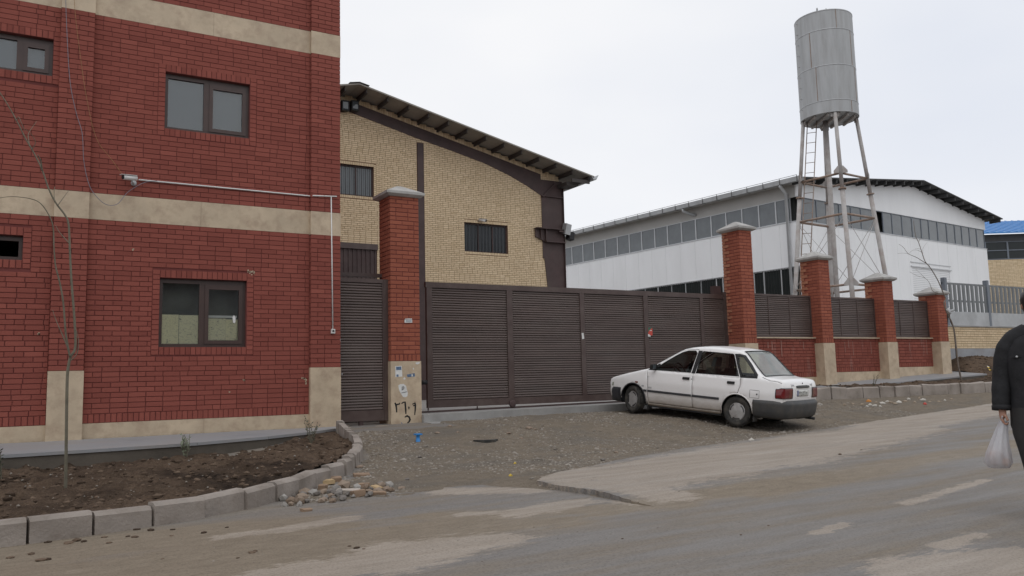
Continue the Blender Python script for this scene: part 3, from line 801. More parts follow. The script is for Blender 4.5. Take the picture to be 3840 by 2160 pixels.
# mortar splashes on the wall
sp = MB(); r_ = random.Random(4)
for (x, y, n, s) in ((935,1021,9,.045), (945,1020,5,.03), (1140,1420,12,.02), (1146,1436,8,.02), (912,1424,4,.012), (145,1250,3,.012), (860,1470,2,.01), (500,935,2,.01)):
    c = onY(x, y, YB)
    for i in range(n):
        u, z = c.x+r_.gauss(0, s), c.z+r_.gauss(0, s*.6); e = r_.uniform(.004, .012)
        sp.box(u-e, u+e, YB-.0118, YB-.0095, z-e*r_.uniform(.5, 2), z+e)
sp.build('mortar_splash', MAT['stone'], red)

# ---- camera, conduit, cables on the red building
def bullet_cam(name, c, d, s, mat, label):
    t = thing(name, label, 'camera', tuple(c))
    d = Vector(d).normalized(); side = d.cross(Vector((0,0,1))).normalized(); up = side.cross(d)
    m = MB(); m.tube([c-d*.13*s, c+d*.13*s], .045*s, 12); m.build('housing', mat, t)
    m = MB(); m.tube([c+d*.125*s, c+d*.15*s], .038*s, 12); m.build('lens', MAT['black'], t)
    m = MB(); o_ = c-d*.12*s-side*.05*s+up*.045*s; m.obox(o_, d*.30*s, side*.10*s, up*.008*s); m.build('sunshade', mat, t)
    return t, d, side, up
cc = onY(488, 667, YB-.16)
t, d, sd2, up = bullet_cam('security_camera', cc, (-.93, -.35, -.08), .85, MAT['whitepl'], 'white bullet security camera on the red brick wall at the conduit end')
m = MB(); m.tube([cc-up*.03+d*-.02, cc+Vector((.05,.06,-.07)), Vector((cc.x+.07, YB+.01, cc.z-.05))], .014, 8); m.lathe([(.045,0),(.045,.03),(.0,.03)], (cc.x+.07, YB+.0, cc.z-.05), (0,-1,0), 12); m.build('wall_bracket', MAT['galv'], t)
cd = thing('cable_conduit', 'thin white cable conduit running along the red brick wall and down to a switch box', 'conduit', (4.9, YB, 2))
m = MB(); cy = YB-.022
c0 = onY(520, 674, cy); c1 = onY(1160, 735, cy); c2 = onY(1168, 733, YP-.018); c3 = onY(1263, 737, YP-.018)
m.tube([c0, c1, (c1.x+.03, cy, c1.z)], .013, 6); m.tube([(c1.x+.02, cy, c1.z), (c1.x+.05, YP-.018, c2.z), c3], .013, 6); m.build('horizontal_pipe', MAT['whitepl'], cd)
v0 = onY(1242, 737, YP-.018); v1 = onY(1248, 1235, YP-.018)
m = MB(); m.tube([v0, v1], .011, 6); m.build('vertical_pipe', MAT['whitepl'], cd)
m = MB(); m.box(v1.x-.035, v1.x+.035, YP-.05, YP-.008, v1.z-.075, v1.z+.005); b_ = m.build('switch_box', MAT['whitepl'], cd)
m = MB(); m.box(v1.x-.018, v1.x+.018, YP-.054, YP-.05, v1.z-.05, v1.z-.015); m.build('button', MAT['black'], b_)
def wire(name, pts, Y, r, mat, label, sub=6):
    P = [onY(x, y, Y if not isinstance(Y, (list, tuple)) else Y[i]) for i, (x, y) in enumerate(pts)]
    Q = []
    for i in range(len(P)-1):
        p0 = P[max(0, i-1)]; p1 = P[i]; p2 = P[i+1]; p3 = P[min(len(P)-1, i+2)]
        for k in range(sub):
            t_ = k/sub; Q.append(.5*((2*p1)+(-p0+p2)*t_+(2*p0-5*p1+4*p2-p3)*t_*t_+(-p0+3*p1-3*p2+p3)*t_**3))
    Q.append(P[-1]); m = MB(); m.tube(Q, r, 5)
    return m.build(name, mat, None, label, 'cable')
MAT['yellowwire'] = M_plain('yellow_wire', (.30,.16,.06,1), .5); MAT['greywire'] = M_plain('grey_wire', (.20,.20,.24,1), .5)
wire('cable', [(275,-60),(283,60),(300,200),(325,370),(362,520),(420,600),(468,668)], YP-.05, .0035, MAT['yellowwire'], 'thin yellow cable hanging down the wall to the security camera')
wire('cable', [(245,-60),(250,100),(262,300),(285,420),(308,500),(314,600),(330,680),(352,725),(395,765),(440,765),(480,720),(540,685),(590,678)], YP-.04, .005, MAT['greywire'], 'thin grey cable dangling from above to the conduit on the wall')
# ================================================================ GATE, PILLARS, FENCE
MAT['palebrick'] = M_plain('pale_brick_end', (.37,.155,.09,1), .9, .2, 8)
MAT['bluepl'] = M_plain('blue_plastic', (.03,.22,.55,1), .45, .1, 4)
MAT['ink'] = M_plain('black_spray', (.010,.010,.011,1), .8, .1, 4)
MAT['sticker'] = M_plain('white_sticker', (.68,.68,.66,1), .6, .1, 12)
MAT['stickerink'] = M_plain('sticker_print', (.10,.16,.26,1), .6, .3, 30)
MAT['redprint'] = M_plain('red_print', (.55,.07,.05,1), .6, .15, 20)
MAT['greenprint'] = M_plain('green_print', (.02,.14,.09,1), .6, .2, 20)
def pillar(name, label, x0, x1, y0, y1, zg, zs, zt, seed, group, budget, teeth=False, HC=.083):
    t = thing(name, label, 'pillar', ((x0+x1)/2, (y0+y1)/2, zg), group)
    m = MB(); m.box(x0+.008, x1-.008, y0+.008, y1-.008, zs-.05, zt); m.build('core', MAT['mortar'], t)
    out = []; faces = [Plane((x0, y0, 0), (1,0,0), (0,-1,0)), Plane((x0, y1, 0), (0,-1,0), (-1,0,0)), Plane((x1, y0, 0), (0,1,0), (1,0,0)), Plane((x1, y1, 0), (-1,0,0), (0,1,0))]
    for i, pl in enumerate(faces):
        W = (x1-x0) if i in (0, 3) else (y1-y0)
        pl.o = pl.o - pl.n*.008
        soldiers(out, pl, 0, W, zs, zs+.13, .085, .013, seed+i, tone_mix)
        lay(out, pl, 0, W, zs+.13, zt-.07, [], HC, .25, .013, seed+10+i, tone_mix)
        lay(out, pl, 0, W, zt-.07, zt, [], .07, .25, .013, seed+30+i, tone_mix)
    emit(out, t, MAT['pbrick'], budget)
    if teeth:
        n = int((zt-2.1)/HC); r_ = random.Random(seed)
        tb = MB()
        for i in range(n):
            L = (.10 if i % 2 else .22)*r_.uniform(.8, 1.1); z = zs+.13+i*HC
            if z > zs+.2: tb.box(x0-.012, x0-.004, y1-L, y1-.004, z+.008, z+HC-.006, r_.random())
        tb.build('pale_toothing', MAT['palebrick'], t, kind='stuff')
    m = MB(); e = .012; zl = zs
    m.box(x0-e, x1+e, y0-e, y1+e, zg-.15, zl-.0015); m.build('stone_base', MAT['stone'], t)
    m = MB(); h = .085
    o = .095
    m.hexa([(x0-.03,y0-.03,zt-.01),(x1+.03,y0-.03,zt-.01),(x1+.03,y1+.03,zt-.01),(x0-.03,y1+.03,zt-.01),(x0-o,y0-o,zt+.035),(x1+o,y0-o,zt+.035),(x1+o,y1+o,zt+.035),(x0-o,y1+o,zt+.035)])
    m.box(x0-o, x1+o, y0-o, y1+o, zt+.0352, zt+h)
    cx, cy = (x0+x1)/2, (y0+y1)/2; s = .05
    m.hexa([(x0-o+.01,y0-o+.01,zt+h+.0005),(x1+o-.01,y0-o+.01,zt+h+.0005),(x1+o-.01,y1+o-.01,zt+h+.0005),(x0-o+.01,y1+o-.01,zt+h+.0005),(cx-s,cy-s,zt+h+.17),(cx+s,cy-s,zt+h+.17),(cx+s,cy+s,zt+h+.17),(cx-s,cy+s,zt+h+.17)])
    m.build('cap', MAT['capstone'], t)
    return t
# slats: rolled profile, one object each, meshes shared by length
SLATC = {}
def slat_mesh(L, pitch, mat):
    k = (round(L, 3), round(pitch, 4), mat.name)
    if k not in SLATC:
        h = pitch
        prof = [(.0, .002), (-.016, .004), (-.021, h*.30), (-.017, h*.62), (-.004, h*.90), (.006, h*.93), (.006, .002)]
        m = MB(); n = len(prof)
        vs = [(-L/2, y, z) for y, z in prof]+[(L/2, y, z) for y, z in prof]
        m.add(vs, [((i+1) % n, i, i+n, (i+1) % n+n)[::-1] for i in range(n)]+[tuple(range(n)), tuple(reversed(range(n, 2*n)))])
        SLATC[k] = m.mesh('slat', mat)
    return SLATC[k]
def slats(par, x0, x1, z0, z1, Y, pitch, mat):
    n = round((z1-z0)/pitch); p = (z1-z0)/n
    for i in range(n): link_mesh('slat', slat_mesh(x1-x0, p, mat), par, ((x0+x1)/2, Y, z0+i*p))

# ---- pedestrian gate
YD = 14.84
dx0 = 5.0; dx1 = onY(1464, 1300, YD).x
dz1 = onY(1300, 1042, YD).z; dz0 = onY(1300, 1583, YD).z
pg = thing('pedestrian_gate', 'narrow brown slatted steel door between the red building and the tall pillar', 'gate', ((dx0+dx1)/2, YD, dz0))
m = MB(); fl, fr = .055, .13
m.box(dx0, dx0+fl, YD, YD+.06, dz0, dz1); m.box(dx1-fr, dx1, YD-.012, YD+.06, dz0, dz1); m.box(dx0+fl, dx1-fr, YD, YD+.06, dz1-.075, dz1)
m.box(dx0+fl, dx1-fr, YD, YD+.06, dz0, dz0+.20); m.build('frame', MAT['brownmetal'], pg)
m = MB(); m.box(dx0+.02, dx1-.02, YD+.045, YD+.05, dz0+.19, dz1-.07); m.build('backing_sheet', MAT['brownmetal'], pg)
slats(pg, dx0+fl, dx1-fr-.03, dz0+.205, dz1-.08, YD+.03, .052, MAT['slatmetal'])
m = MB(); m.box(dx1-fr-.028, dx1-fr-.002, YD-.006, YD+.04, dz0+.2, dz1-.077); m.build('inner_stile', MAT['brownmetal'], pg)
m = MB(); m.box(dx0+.005, dx0+.05, YD-.02, YD-.001, 2.02, 2.08); m.build('latch_plate', MAT['galv'], pg)
m = MB(); m.tube([(dx0+.075, YD-.002, 1.42), (dx0+.075, YD-.03, 1.42)], .012, 8); m.build('lock', MAT['galv'], pg)
m = MB(); m.hexa([(dx0-.03,14.36,.36),(dx1+.02,14.46,.36),(dx1+.02,15.2,.36),(dx0-.03,15.2,.36),(dx0-.03,14.36,.455),(dx1+.02,14.46,.455),(dx1+.02,15.2,.455),(dx0-.03,15.2,.455)]); m.build('threshold_stone', MAT['stone'], pg)
m = MB(); m.box(dx0+.42, dx0+.5, YD+.01, YD+.07, .455, dz0-.002); m.build('bottom_stop', MAT['steel_brown'], pg)
# beam and roller leaf seen above the small gate
m = MB(); zb = onY(1300, 1040, 15.2).z; m.box(4.97, 6.0, 15.14, 15.22, zb+.02, zb+.09); m.box(5.1, 5.16, 15.15, 15.21, .5, zb+.02); m.build('header_beam', MAT['brownmetal'], pg)

# ---- tall pillar left of the gate
P1 = pillar('gate_pillar', 'tall red brick pillar with stickers and sprayed numbers on its stone base', 6.0, 6.605, 14.7, 15.275, .42, onY(1520, 1354, 14.7).z, 4.86, 100, 'brick pillars of the gate and fence', 300)
YS = 14.7-.012
def pquad(par, name, pts, mat, Y, label=None, d=.0015):
    m = MB(); P = [onY(x, y, Y) for x, y in pts]; m.prism(P, (0, -d, 0)); o = m.build(name, mat, par)
    if label: o['label'] = label
    return o
b5 = lambda x, y: (1400+x/3.083, 1150+y/3.083)
s_ = pquad(P1, 'sticker', [b5(*p) for p in ((252,688),(328,684),(336,808),(255,815))], MAT['sticker'], YS, 'torn white paper sticker with a small picture of machinery')
pquad(s_, 'sticker_print', [b5(*p) for p in ((262,695),(322,692),(324,730),(265,733))], MAT['stickerink'], YS-.0016)
pquad(s_, 'sticker_print', [b5(*p) for p in ((268,785),(290,783),(291,808),(268,810))], MAT['stickerink'], YS-.0016)
s_ = pquad(P1, 'sticker', [b5(*p) for p in ((385,785),(440,775),(478,768),(482,808),(395,815))], MAT['stickerink'], YS, 'small torn blue and white sticker')
pquad(s_, 'sticker_scrap', [b5(*p) for p in ((440,782),(456,780),(458,805),(442,808))], MAT['sticker'], YS-.0016)
pquad(P1, 'sticker_scrap', [b5(*p) for p in ((345,830),(362,815),(375,835),(355,846))], MAT['sticker'], YS)
pquad(P1, 'sticker_scrap', [b5(*p) for p in ((488,645),(538,640),(535,655),(510,668),(490,660))], MAT['sticker'], YS)
pquad(P1, 'sticker_scrap', [b5(*p) for p in ((455,712),(466,705),(470,725),(460,728))], MAT['sticker'], YS)
s_ = pquad(P1, 'sticker', [b5(*p) for p in ((288,912),(310,896),(350,893),(378,915),(388,960),(398,1000),(394,1035),(370,1047),(345,1045),(322,1010),(298,965))], MAT['sticker'], YS, 'white oval poster sticker with one black letter')
def stroke(par, name, pts, w, mat, Y, d=.0015):
    P = [onY(x, y, Y) for x, y in pts]; m = MB(); n = len(P); ws = w if hasattr(w, '__len__') else [w]*n
    L, Rr = [], []
    for i in range(n):
        t_ = (P[min(i+1, n-1)]-P[max(i-1, 0)]); nn = Vector((-t_.z, 0, t_.x)).normalized()
        L.append(P[i]+nn*ws[i]/2); Rr.append(P[i]-nn*ws[i]/2)
    m.add([v+Vector((0, -d, 0)) for v in L+Rr], [(i, i+1, n+i+1, n+i) for i in range(n-1)])
    for f in range(len(m.f)):
        a, b, c = (Vector(m.v[k]) for k in m.f[f][:3])
        if (b-a).cross(c-a).y > 0: m.f[f] = tuple(reversed(m.f[f]))
    return m.build(name, mat, par)
stroke(s_, 'sticker_print', [b5(*p) for p in ((332,968),(333,930),(345,924),(354,935),(350,952),(338,955))], .014, MAT['ink'], YS-.0016)
stroke(s_, 'sticker_print', [b5(*p) for p in ((324,998),(388,984))], .010, MAT['ink'], YS-.0016)
# the painted number
stroke(P1, 'sprayed_digit', [b5(*p) for p in ((250,1110),(262,1140),(268,1180),(270,1222))], [.030,.036,.032,.024], MAT['ink'], YS)
stroke(P1, 'sprayed_digit', [b5(*p) for p in ((262,1140),(282,1128),(300,1126),(308,1112))], [.03,.028,.026,.02], MAT['ink'], YS-.0003)
stroke(P1, 'sprayed_digit', [b5(*p) for p in ((325,1122),(345,1106),(366,1102),(370,1140),(374,1190),(376,1240))], [.02,.026,.034,.036,.034,.024], MAT['ink'], YS)
stroke(P1, 'sprayed_digit', [b5(*p) for p in ((402,1160),(412,1162),(410,1188))], [.022,.03,.016], MAT['ink'], YS)
stroke(P1, 'sprayed_digit', [b5(*p) for p in ((450,1128),(470,1120),(488,1124),(478,1142),(458,1146)) ], [.018,.024,.03,.026,.018], MAT['ink'], YS)
stroke(P1, 'sprayed_digit', [b5(*p) for p in ((480,1100),(486,1140),(484,1190),(478,1252))], [.012,.034,.03,.02], MAT['ink'], YS-.0003)
stroke(P1, 'sprayed_letter', [b5(*p) for p in ((362,1278),(390,1262),(416,1278),(424,1305),(412,1332),(392,1345))], [.02,.036,.036,.038,.03,.02], MAT['ink'], YS)
stroke(P1, 'sprayed_letter', [b5(*p) for p in ((322,1338),(335,1356),(352,1362))], [.012,.018,.012], MAT['stickerink'], YS)
s_ = pquad(P1, 'number_plate', [b5(*p) for p in ((360,150),(448,148),(450,184),(361,186))], MAT['sticker'], 14.69, 'small white sticker with printed phone number on the bricks')
for i in range(5): pquad(s_, 'plate_print', [b5(380+i*13, 156), b5(386+i*13, 156), b5(386+i*13, 176), b5(380+i*13, 176)], MAT['stickerink'], 14.688)
pquad(P1, 'sticker', [b5(*p) for p in ((366,138),(446,136),(446,144),(366,146))], MAT['sticker'], 14.69)

# ---- sliding gate
YG = 15.34
gx0 = onY(1600, 1300, YG).x; gx1 = onY(2716, 1180, YG).x
gz0 = onY(1610, 1530, YG).z; gz1 = onY(1620, 1058, YG).z
sg = thing('sliding_gate', 'wide brown sliding gate of steel slats in five panels across the entrance', 'gate', ((gx0+gx1)/2, YG, gz0))
mull = [(onY(1902, 1280, YG).x, onY(1923, 1280, YG).x), (onY(2177, 1280, YG).x, onY(2193, 1280, YG).x), (onY(2415, 1250, YG).x, onY(2431, 1250, YG).x), (onY(2627, 1240, YG).x, onY(2639, 1240, YG).x)]
m = MB(); m.box(gx0-.02, gx1, YG-.03, YG+.05, gz1-.115, gz1); m.build('top_rail', MAT['brownmetal'], sg)
m = MB(); m.box(gx0, gx1, YG-.03, YG+.05, gz0, gz0+.15); m.build('bottom_rail', MAT['brownmetal'], sg)
m = MB(); m.box(gx0, gx0+.12, YG-.028, YG+.048, gz0+.15, gz1-.115); m.build('end_stile', MAT['brownmetal'], sg)
m = MB(); m.box(gx1-.03, gx1, YG-.028, YG+.048, gz0+.15, gz1-.115); m.build('end_stile', MAT['brownmetal'], sg)
for a, b in mull: m = MB(); m.box(a, b, YG-.028, YG+.048, gz0+.1503, gz1-.1153); m.build('mullion', MAT['brownmetal'], sg)
edges = [gx0+.12]+[v for ab in mull for v in ab]+[gx1-.03]
for i in range(0, len(edges), 2): slats(sg, edges[i]+.001, edges[i+1]-.001, gz0+.155, gz1-.12, YG+.012, .0505, MAT['slatmetal'])
m = MB(); m.box(gx0+.05, gx1-.01, YG+.03, YG+.035, gz0+.1, gz1-.05); m.build('backing_sheet', MAT['brownmetal'], sg)
def wheel_at(x, z, r):
    m = MB(); m.lathe([(0,-.02),(r*.8,-.02),(r,-.012),(r*.86,0),(r,.012),(r*.8,.02),(0,.02)], (x, YG-.045, z), (0,1,0), 18); m.build('roller_wheel', MAT['steel_brown'], sg)
wheel_at(onY(1918, 1518, YG).x, gz0+.02, .08); wheel_at(onY(2600, 1490, YG).x, gz0+.03, .08)
for (px_, py_) in ((1606,1536),(1790,1532)):
    m = MB(); c = onY(px_, py_, YG-.04); m.tube([c+Vector((0,0,-.02)), c+Vector((0,0,.06))], .014, 8); m.build('bolt', MAT['steel_brown'], sg)
m = MB(); c = onY(1588, 1434, 15.3); m.tube([c+Vector((-.05,0,0)), c+Vector((.07,0,0))], .045, 10); m.build('guide_roller', MAT['black'], sg)
pquad(sg, 'paper_notice', [(2181,1249),(2188,1248),(2191,1270),(2183,1272)], MAT['sticker'], YG-.0305, 'small white paper slip stuck on a gate upright')
s_ = pquad(sg, 'paper_notice', [(2429,1230),(2446,1230),(2447,1257),(2432,1261)], MAT['redprint'], YG-.0325, 'torn red and green poster stuck on a gate upright')
pquad(s_, 'poster_print', [(2430,1229),(2446,1229),(2436,1236),(2431,1246)], MAT['greenprint'], YG-.0343)
pquad(s_, 'poster_print', [(2430,1252),(2434,1254),(2440,1258),(2439,1263),(2430,1262)], MAT['sticker'], YG-.0345)
pquad(s_, 'poster_print', [(2437,1238),(2444,1238),(2444,1241),(2437,1241)], MAT['sticker'], YG-.0346)
# posts and rail of the gate
gt = thing('gate_track', 'steel ground rail and guide posts of the sliding gate', 'gate track', (11, YG, .62))
m = MB(); m.obox((6.75, YG-.03, .616), (8.5, 0, .068), (0, .05, 0), (0, 0, .035)); m.build('rail', MAT['steel_brown'], gt)
m = MB(); m.box(6.612, 6.70, 15.30, 15.42, .6, gz1-.02); m.box(6.612, 6.9, 15.40, 15.44, gz1-.12, gz1-.03); m.build('guide_post', MAT['steel_brown'], gt)
m = MB(); a = onY(2716, 1150, 15.3).x; m.box(a+.0, a+.09, 15.24, 15.44, .6, gz1+.06); m.build('guide_post', MAT['brownmetal'], gt)
c = onY(2690, 1105, 15.4); m = MB(); m.box(c.x-.12, c.x+.12, 15.38, 15.52, c.z-.05, c.z+.22); m.build('motor_box', MAT['steel_brown'], gt)

# ---- fence pillars and bays
FX = [15.82, 18.72, 21.42, 23.94]; FT = [4.86, 4.26, 3.80, 3.47]; FW = .43
FL = ['tallest brick pillar of the fence at the right gate end behind the car',
      'second brick pillar right of the gate with grey stone cap below the water tower',
      'third brick pillar right of the gate, under the right leg of the water tower',
      'shortest brick pillar at the far right end of the fence, beside the bare sapling']
FG = [.62, .95, 1.04, 1.15]
FS = [2.0, 2.01, 2.04, 2.06]
for i in range(4):
    pillar('fence_pillar', FL[i], FX[i]-FW, FX[i], 14.7, 15.3, FG[i], FS[i], FT[i], 200+50*i, 'brick pillars of the gate and fence', 240 if i < 2 else 190, True, .083)
BL = ['low red brick wall with brown slatted panel right behind the parked white car',
      'low red brick wall with brown slatted panel between second and third pillars',
      'low red brick wall with brown slatted panel next to the last pillar']
for i in range(3):
    a, b = FX[i]+.004, FX[i+1]-FW-.004; Yb = 14.98
    zg0, zg1 = zpav(a), zpav(b); st = .5*(zpav(a)+zpav(b))+.225; cop = 2.17+.008*i
    t = thing('fence_wall', BL[i], 'wall', ((a+b)/2, Yb, zg0), 'fence bays right of the gate')
    m = MB(); m.box(a, b, Yb+.008, Yb+.2, .5, cop-.03); m.build('core', MAT['mortar'], t)
    m = MB(); m.box(a, b, Yb-.02, Yb+.01, .5, st); m.build('stone_plinth', MAT['stone'], t)
    out = []; pl = Plane((a, Yb, 0), (1,0,0), (0,-1,0))
    soldiers(out, pl, 0, b-a, st, st+.13, .085, .013, 300+i, tone_mix)
    lay(out, pl, 0, b-a, st+.13, cop-.03, [], .083, .25, .013, 310+i, tone_mix)
    emit(out, t, MAT['wbrick'], 160)
    m = MB(); m.box(a, b, Yb-.06, Yb+.24, cop-.03, cop); m.build('coping', MAT['stone'], t)
    # louvre panel
    z0, z1 = cop+.002, 3.30; Yl = Yb+.06; n = 3
    m = MB(); m.box(a, b, Yl-.02, Yl+.04, z1-.05, z1); m.box(a, b, Yl-.02, Yl+.04, z0, z0+.05); m.box(a, a+.04, Yl-.02, Yl+.04, z0+.05, z1-.05); m.box(b-.04, b, Yl-.02, Yl+.04, z0+.05, z1-.05)
    xs = [a+.04+(b-a-.08)*k/n for k in range(n+1)]
    for k in range(1, n): m.box(xs[k]-.012, xs[k]+.012, Yl-.018, Yl+.038, z0+.05, z1-.05)
    m.build('panel_frame', MAT['brownmetal'], t)
    m = MB(); m.box(a+.02, b-.02, Yl+.026, Yl+.03, z0+.03, z1-.03); m.build('backing_sheet', MAT['brownmetal'], t)
    for k in range(n): slats(t, xs[k]+.013, xs[k+1]-.013, z0+.052, z1-.052, Yl+.012, .0505, MAT['slatmetal'])
    # lime runs on the brickwork
    r_ = random.Random(60+i); m = MB()
    for k in range(4):
        u = r_.uniform(a+.15, b-.15); zt_ = cop-.05-r_.uniform(0, .1); L = r_.uniform(.15, .45); w = r_.uniform(.006, .016)
        m.box(u-w, u+w, Yb-.0125, Yb-.0105, zt_-L, zt_)
    m.build('lime_run', M_plain('lime_run', (.30,.16,.13,1), .9), t)
# ================================================================ YELLOW BRICK HALL
YW = 27.0
z4 = lambda x, y: (1230+x/2.4075, 250+y/2.4075)
z5 = lambda x, y: (1230+x/1.7047, 850+y/1.7047)
z7 = lambda x, y: (2080+x/1.4636, 600+y/1.4636)
yh = thing('brick_hall', 'yellow brick hall with brown steel frame and overhanging gable roof behind the gate', 'building', (9.5, YW, .58))
XR, ZR = 9.5, 11.22; XE = 18.42; XL = 2*XR-XE; ZE = 9.21
slope = (ZR-ZE)/(XE-XR)
def roofz(x): return ZR-abs(x-XR)*slope
wy1 = (onY(*z4(-60,850), YW).x, onY(*z4(412,905), YW).x, 7.74, 8.83)
wy2 = (13.985, 15.86, 6.03, 7.13)
door = (8.2, 10.52, .5, 6.06)
core = MB()
wall_with_holes(core, XL+.3, 18.2, .5, 8.3, YW+.006, YW+.25, [wy1, wy2, door])
def trapez(mb, xa, xb, z0, y0, y1):   # wall part under the sloping roof
    xs = axis([(xa, XR, .5), (XR, xb, .5)])
    for i in range(len(xs)-1):
        a, b = xs[i], xs[i+1]
        mb.hexa([(a,y0,z0),(b,y0,z0),(b,y1,z0),(a,y1,z0),(a,y0,roofz(a)),(b,y0,roofz(b)),(b,y1,roofz(b)),(a,y1,roofz(a))])
h2 = [h for h in (wy1,) if h[3] > 8.3]
c2 = MB()
wall_with_holes(c2, wy1[0]-.2, wy1[1]+.2, 8.3, wy1[3]+.05, YW+.006, YW+.25, [wy1])
for v in (core, c2): pass
core.v_ = None
b0 = len(core.v); core.v += c2.v; core.f += [tuple(i+b0 for i in f) for f in c2.f]; core.t += c2.t; core.m += c2.m; core.sm += c2.sm
xs = axis([(XL+.3, wy1[0]-.2, .5), (wy1[0]-.2, wy1[1]+.2, .3), (wy1[1]+.2, 18.3, .5)])
for i in range(len(xs)-1):
    a, b = xs[i], xs[i+1]; z0 = wy1[3]+.05 if wy1[0]-.21 < (a+b)/2 < wy1[1]+.21 else 8.3
    core.hexa([(a,YW+.006,z0),(b,YW+.006,z0),(b,YW+.25,z0),(a,YW+.25,z0),(a,YW+.006,roofz(a)+.02),(b,YW+.006,roofz(b)+.02),(b,YW+.25,roofz(b)+.02),(a,YW+.25,roofz(a)+.02)])
core.box(18.0, 18.25, YW+.25, YW+24, .5, ZE+.05); core.box(XL, XL+.25, YW+.25, YW+24, .5, ZE+.05)
core.build('wall', MAT['ymortar'], yh)
out = []; pl = Plane((0, YW, 0), U0, S0)
HY, LY, JY = .071, .215, .013
hy = [(wy1[0], wy1[1]+.09, wy1[2]-.10, wy1[3]+.11), (wy2[0]-.0, wy2[1]+.0, wy2[2]-.10, wy2[3]+.11), (door[0], door[1], .5, 6.06), (12.08, 12.36, .5, 9.95)]
r_ = random.Random(31); z = 3.0; i = 0
while z < ZR+.05:
    a = 1.2; b = 18.3
    zz = z+HY
    if zz > ZE: 
        dx = (ZR+.12-zz)/slope; b = min(b, XR+dx); a = max(a, XR-dx)
    if zz < 8.3: b = 18.1
    if b > a+.1:
        sp = [(a, b)]
        for (ha, hb, za, zb) in hy:
            if zz > za+.02 and z < zb-.02: sp = cut(sp, ha, hb)
        brick_row(sp, z, zz, LY, JY, r_, i % 2, out, pl, tone_mix)
    z += HY; i += 1
for w in (wy1, wy2):
    soldiers(out, pl, w[0], w[1], w[3], w[3]+.11, .066, .012, 3, tone_mix); soldiers(out, pl, w[0], w[1], w[2]-.10, w[2], .066, .012, 4, tone_mix)
n_ = round((wy1[3]-wy1[2]+.21)/HY)
for k in range(n_): out.append((pl, wy1[1]+.006, wy1[1]+.084, wy1[2]-.1+k*HY+.006, wy1[2]-.1+(k+1)*HY-.006, tone_mix(r_)))
emit(out, yh, MAT['ybrick'], 300)
# dentil row of bricks under the eaves
q = MB(); x = 1.2
while x < 18.1:
    zt_ = roofz(x)+.06; q.box(x, x+.052, YW-.03, YW+.01, zt_-.19, zt_-.02, random.random()); x += .068
q.build('dentil_course', MAT['ybrick'], yh, kind='stuff')
# steel: haunched rafter, columns, brackets
sb = MB()
def strip(mb, pts_top, pts_bot, y0, y1):
    for k in range(len(pts_top)-1):
        (a, za), (b, zb) = pts_top[k], pts_top[k+1]; (_, wa), (_, wb) = pts_bot[k], pts_bot[k+1]
        mb.hexa([(a,y0,wa),(b,y0,wb),(b,y1,wb),(a,y1,wa),(a,y0,za),(b,y0,zb),(b,y1,zb),(a,y1,za)])
beam = [(XR, 10.72), (12.13, 10.09), (13.6, 9.78), (14.94, 9.47), (16.0, 9.12), (16.8, 8.78), (17.42, 8.46)]
top = [(x, roofz(x)-.115) for x, _ in beam]
strip(sb, top, beam, YW-.035, YW+.02)
strip(sb, [(2*XR-x, z) for x, z in reversed(top)], [(2*XR-x, z) for x, z in reversed(beam)], YW-.035, YW+.02)
sb.build('rafter', MAT['steel_brown'], yh)
cl = MB()
cl.hexa([(18.02,YW-.04,.5),(18.42,YW-.04,.5),(18.42,YW+.005,.5),(18.02,YW+.005,.5),(17.50,YW-.04,5.95),(18.42,YW-.04,5.95),(18.42,YW+.005,5.95),(17.50,YW+.005,5.95)]); cl.box(17.43, 18.42, YW-.04, YW+.005, 5.9505, 8.45); cl.box(18.21, 18.42, YW+.0055, YW+.24, .5, 8.45)
cl.box(17.421, 18.419, YW-.038, YW+.24, 8.4505, roofz(18.42)-.10); cl.build('column', MAT['steel_brown'], yh)
fl_ = MB(); fl_.box(18.4201, 18.445, YW-.12, YW+.3, .5, 9.0); fl_.box(17.40, 18.44, YW-.12, YW-.0405, 8.42, 8.455)
fl_.obox((17.45,YW-.06,8.42), (.62, 0, .62), (.04, 0, -.04), (0, -.05, 0))
fl_.build('column_flange', MAT['steel_brown'], yh)
cb = MB(); c0 = onY(1960+490/10.35, 820+385/10.35, YW-.08); c1 = onY(1960+870/10.35, 820+880/10.35, YW-.08); zt_ = onY(1960+1500/10.35, 820+500/10.35, YW-.08).z
poly = [(c0.x, YW-.04, c0.z), (18.40, YW-.04, c0.z), (18.40, YW-.04, c1.z), (17.5, YW-.04, c1.z), (c0.x, YW-.04, c0.z-.32)]
cb.prism([(p[0], p[1]-.002, p[2]) for p in poly], (0, -.05, 0)); cb.box(c0.x-.03, 18.42, YW-.26, YW-.03, c0.z+.0005, c0.z+.03); cb.box(17.52, 18.42, YW-.22, YW-.03, c1.z-.035, c1.z-.0005)
cb.box(17.50, 17.53, YW-.2, YW-.0935, c1.z+.001, c0.z-.001); cb.box(c0.x+.2, c0.x+.22, YW-.18, YW-.0935, c0.z-.38, c0.z-.001)
cb.build('crane_bracket', MAT['steel_brown'], yh)
ml = MB(); ml.box(12.10, 12.345, YW-.03, YW+.02, .5, 9.93); ml.build('wall_post', MAT['steel_brown'], yh)
dr = MB(); dr.box(door[0], door[1], YW+.02, YW+.06, .5, 6.05)
x = door[0]
while x < door[1]: dr.box(x, x+.035, YW-.01, YW+.0205, .5, 5.9); x += .16
dr.build('sheet_door', MAT['steel_brown'], yh)
m = MB(); m.box(door[0], door[1]+.02, YW-.06, YW+.02, 5.86, 6.06); m.build('door_lintel', MAT['brownmetal'], yh)
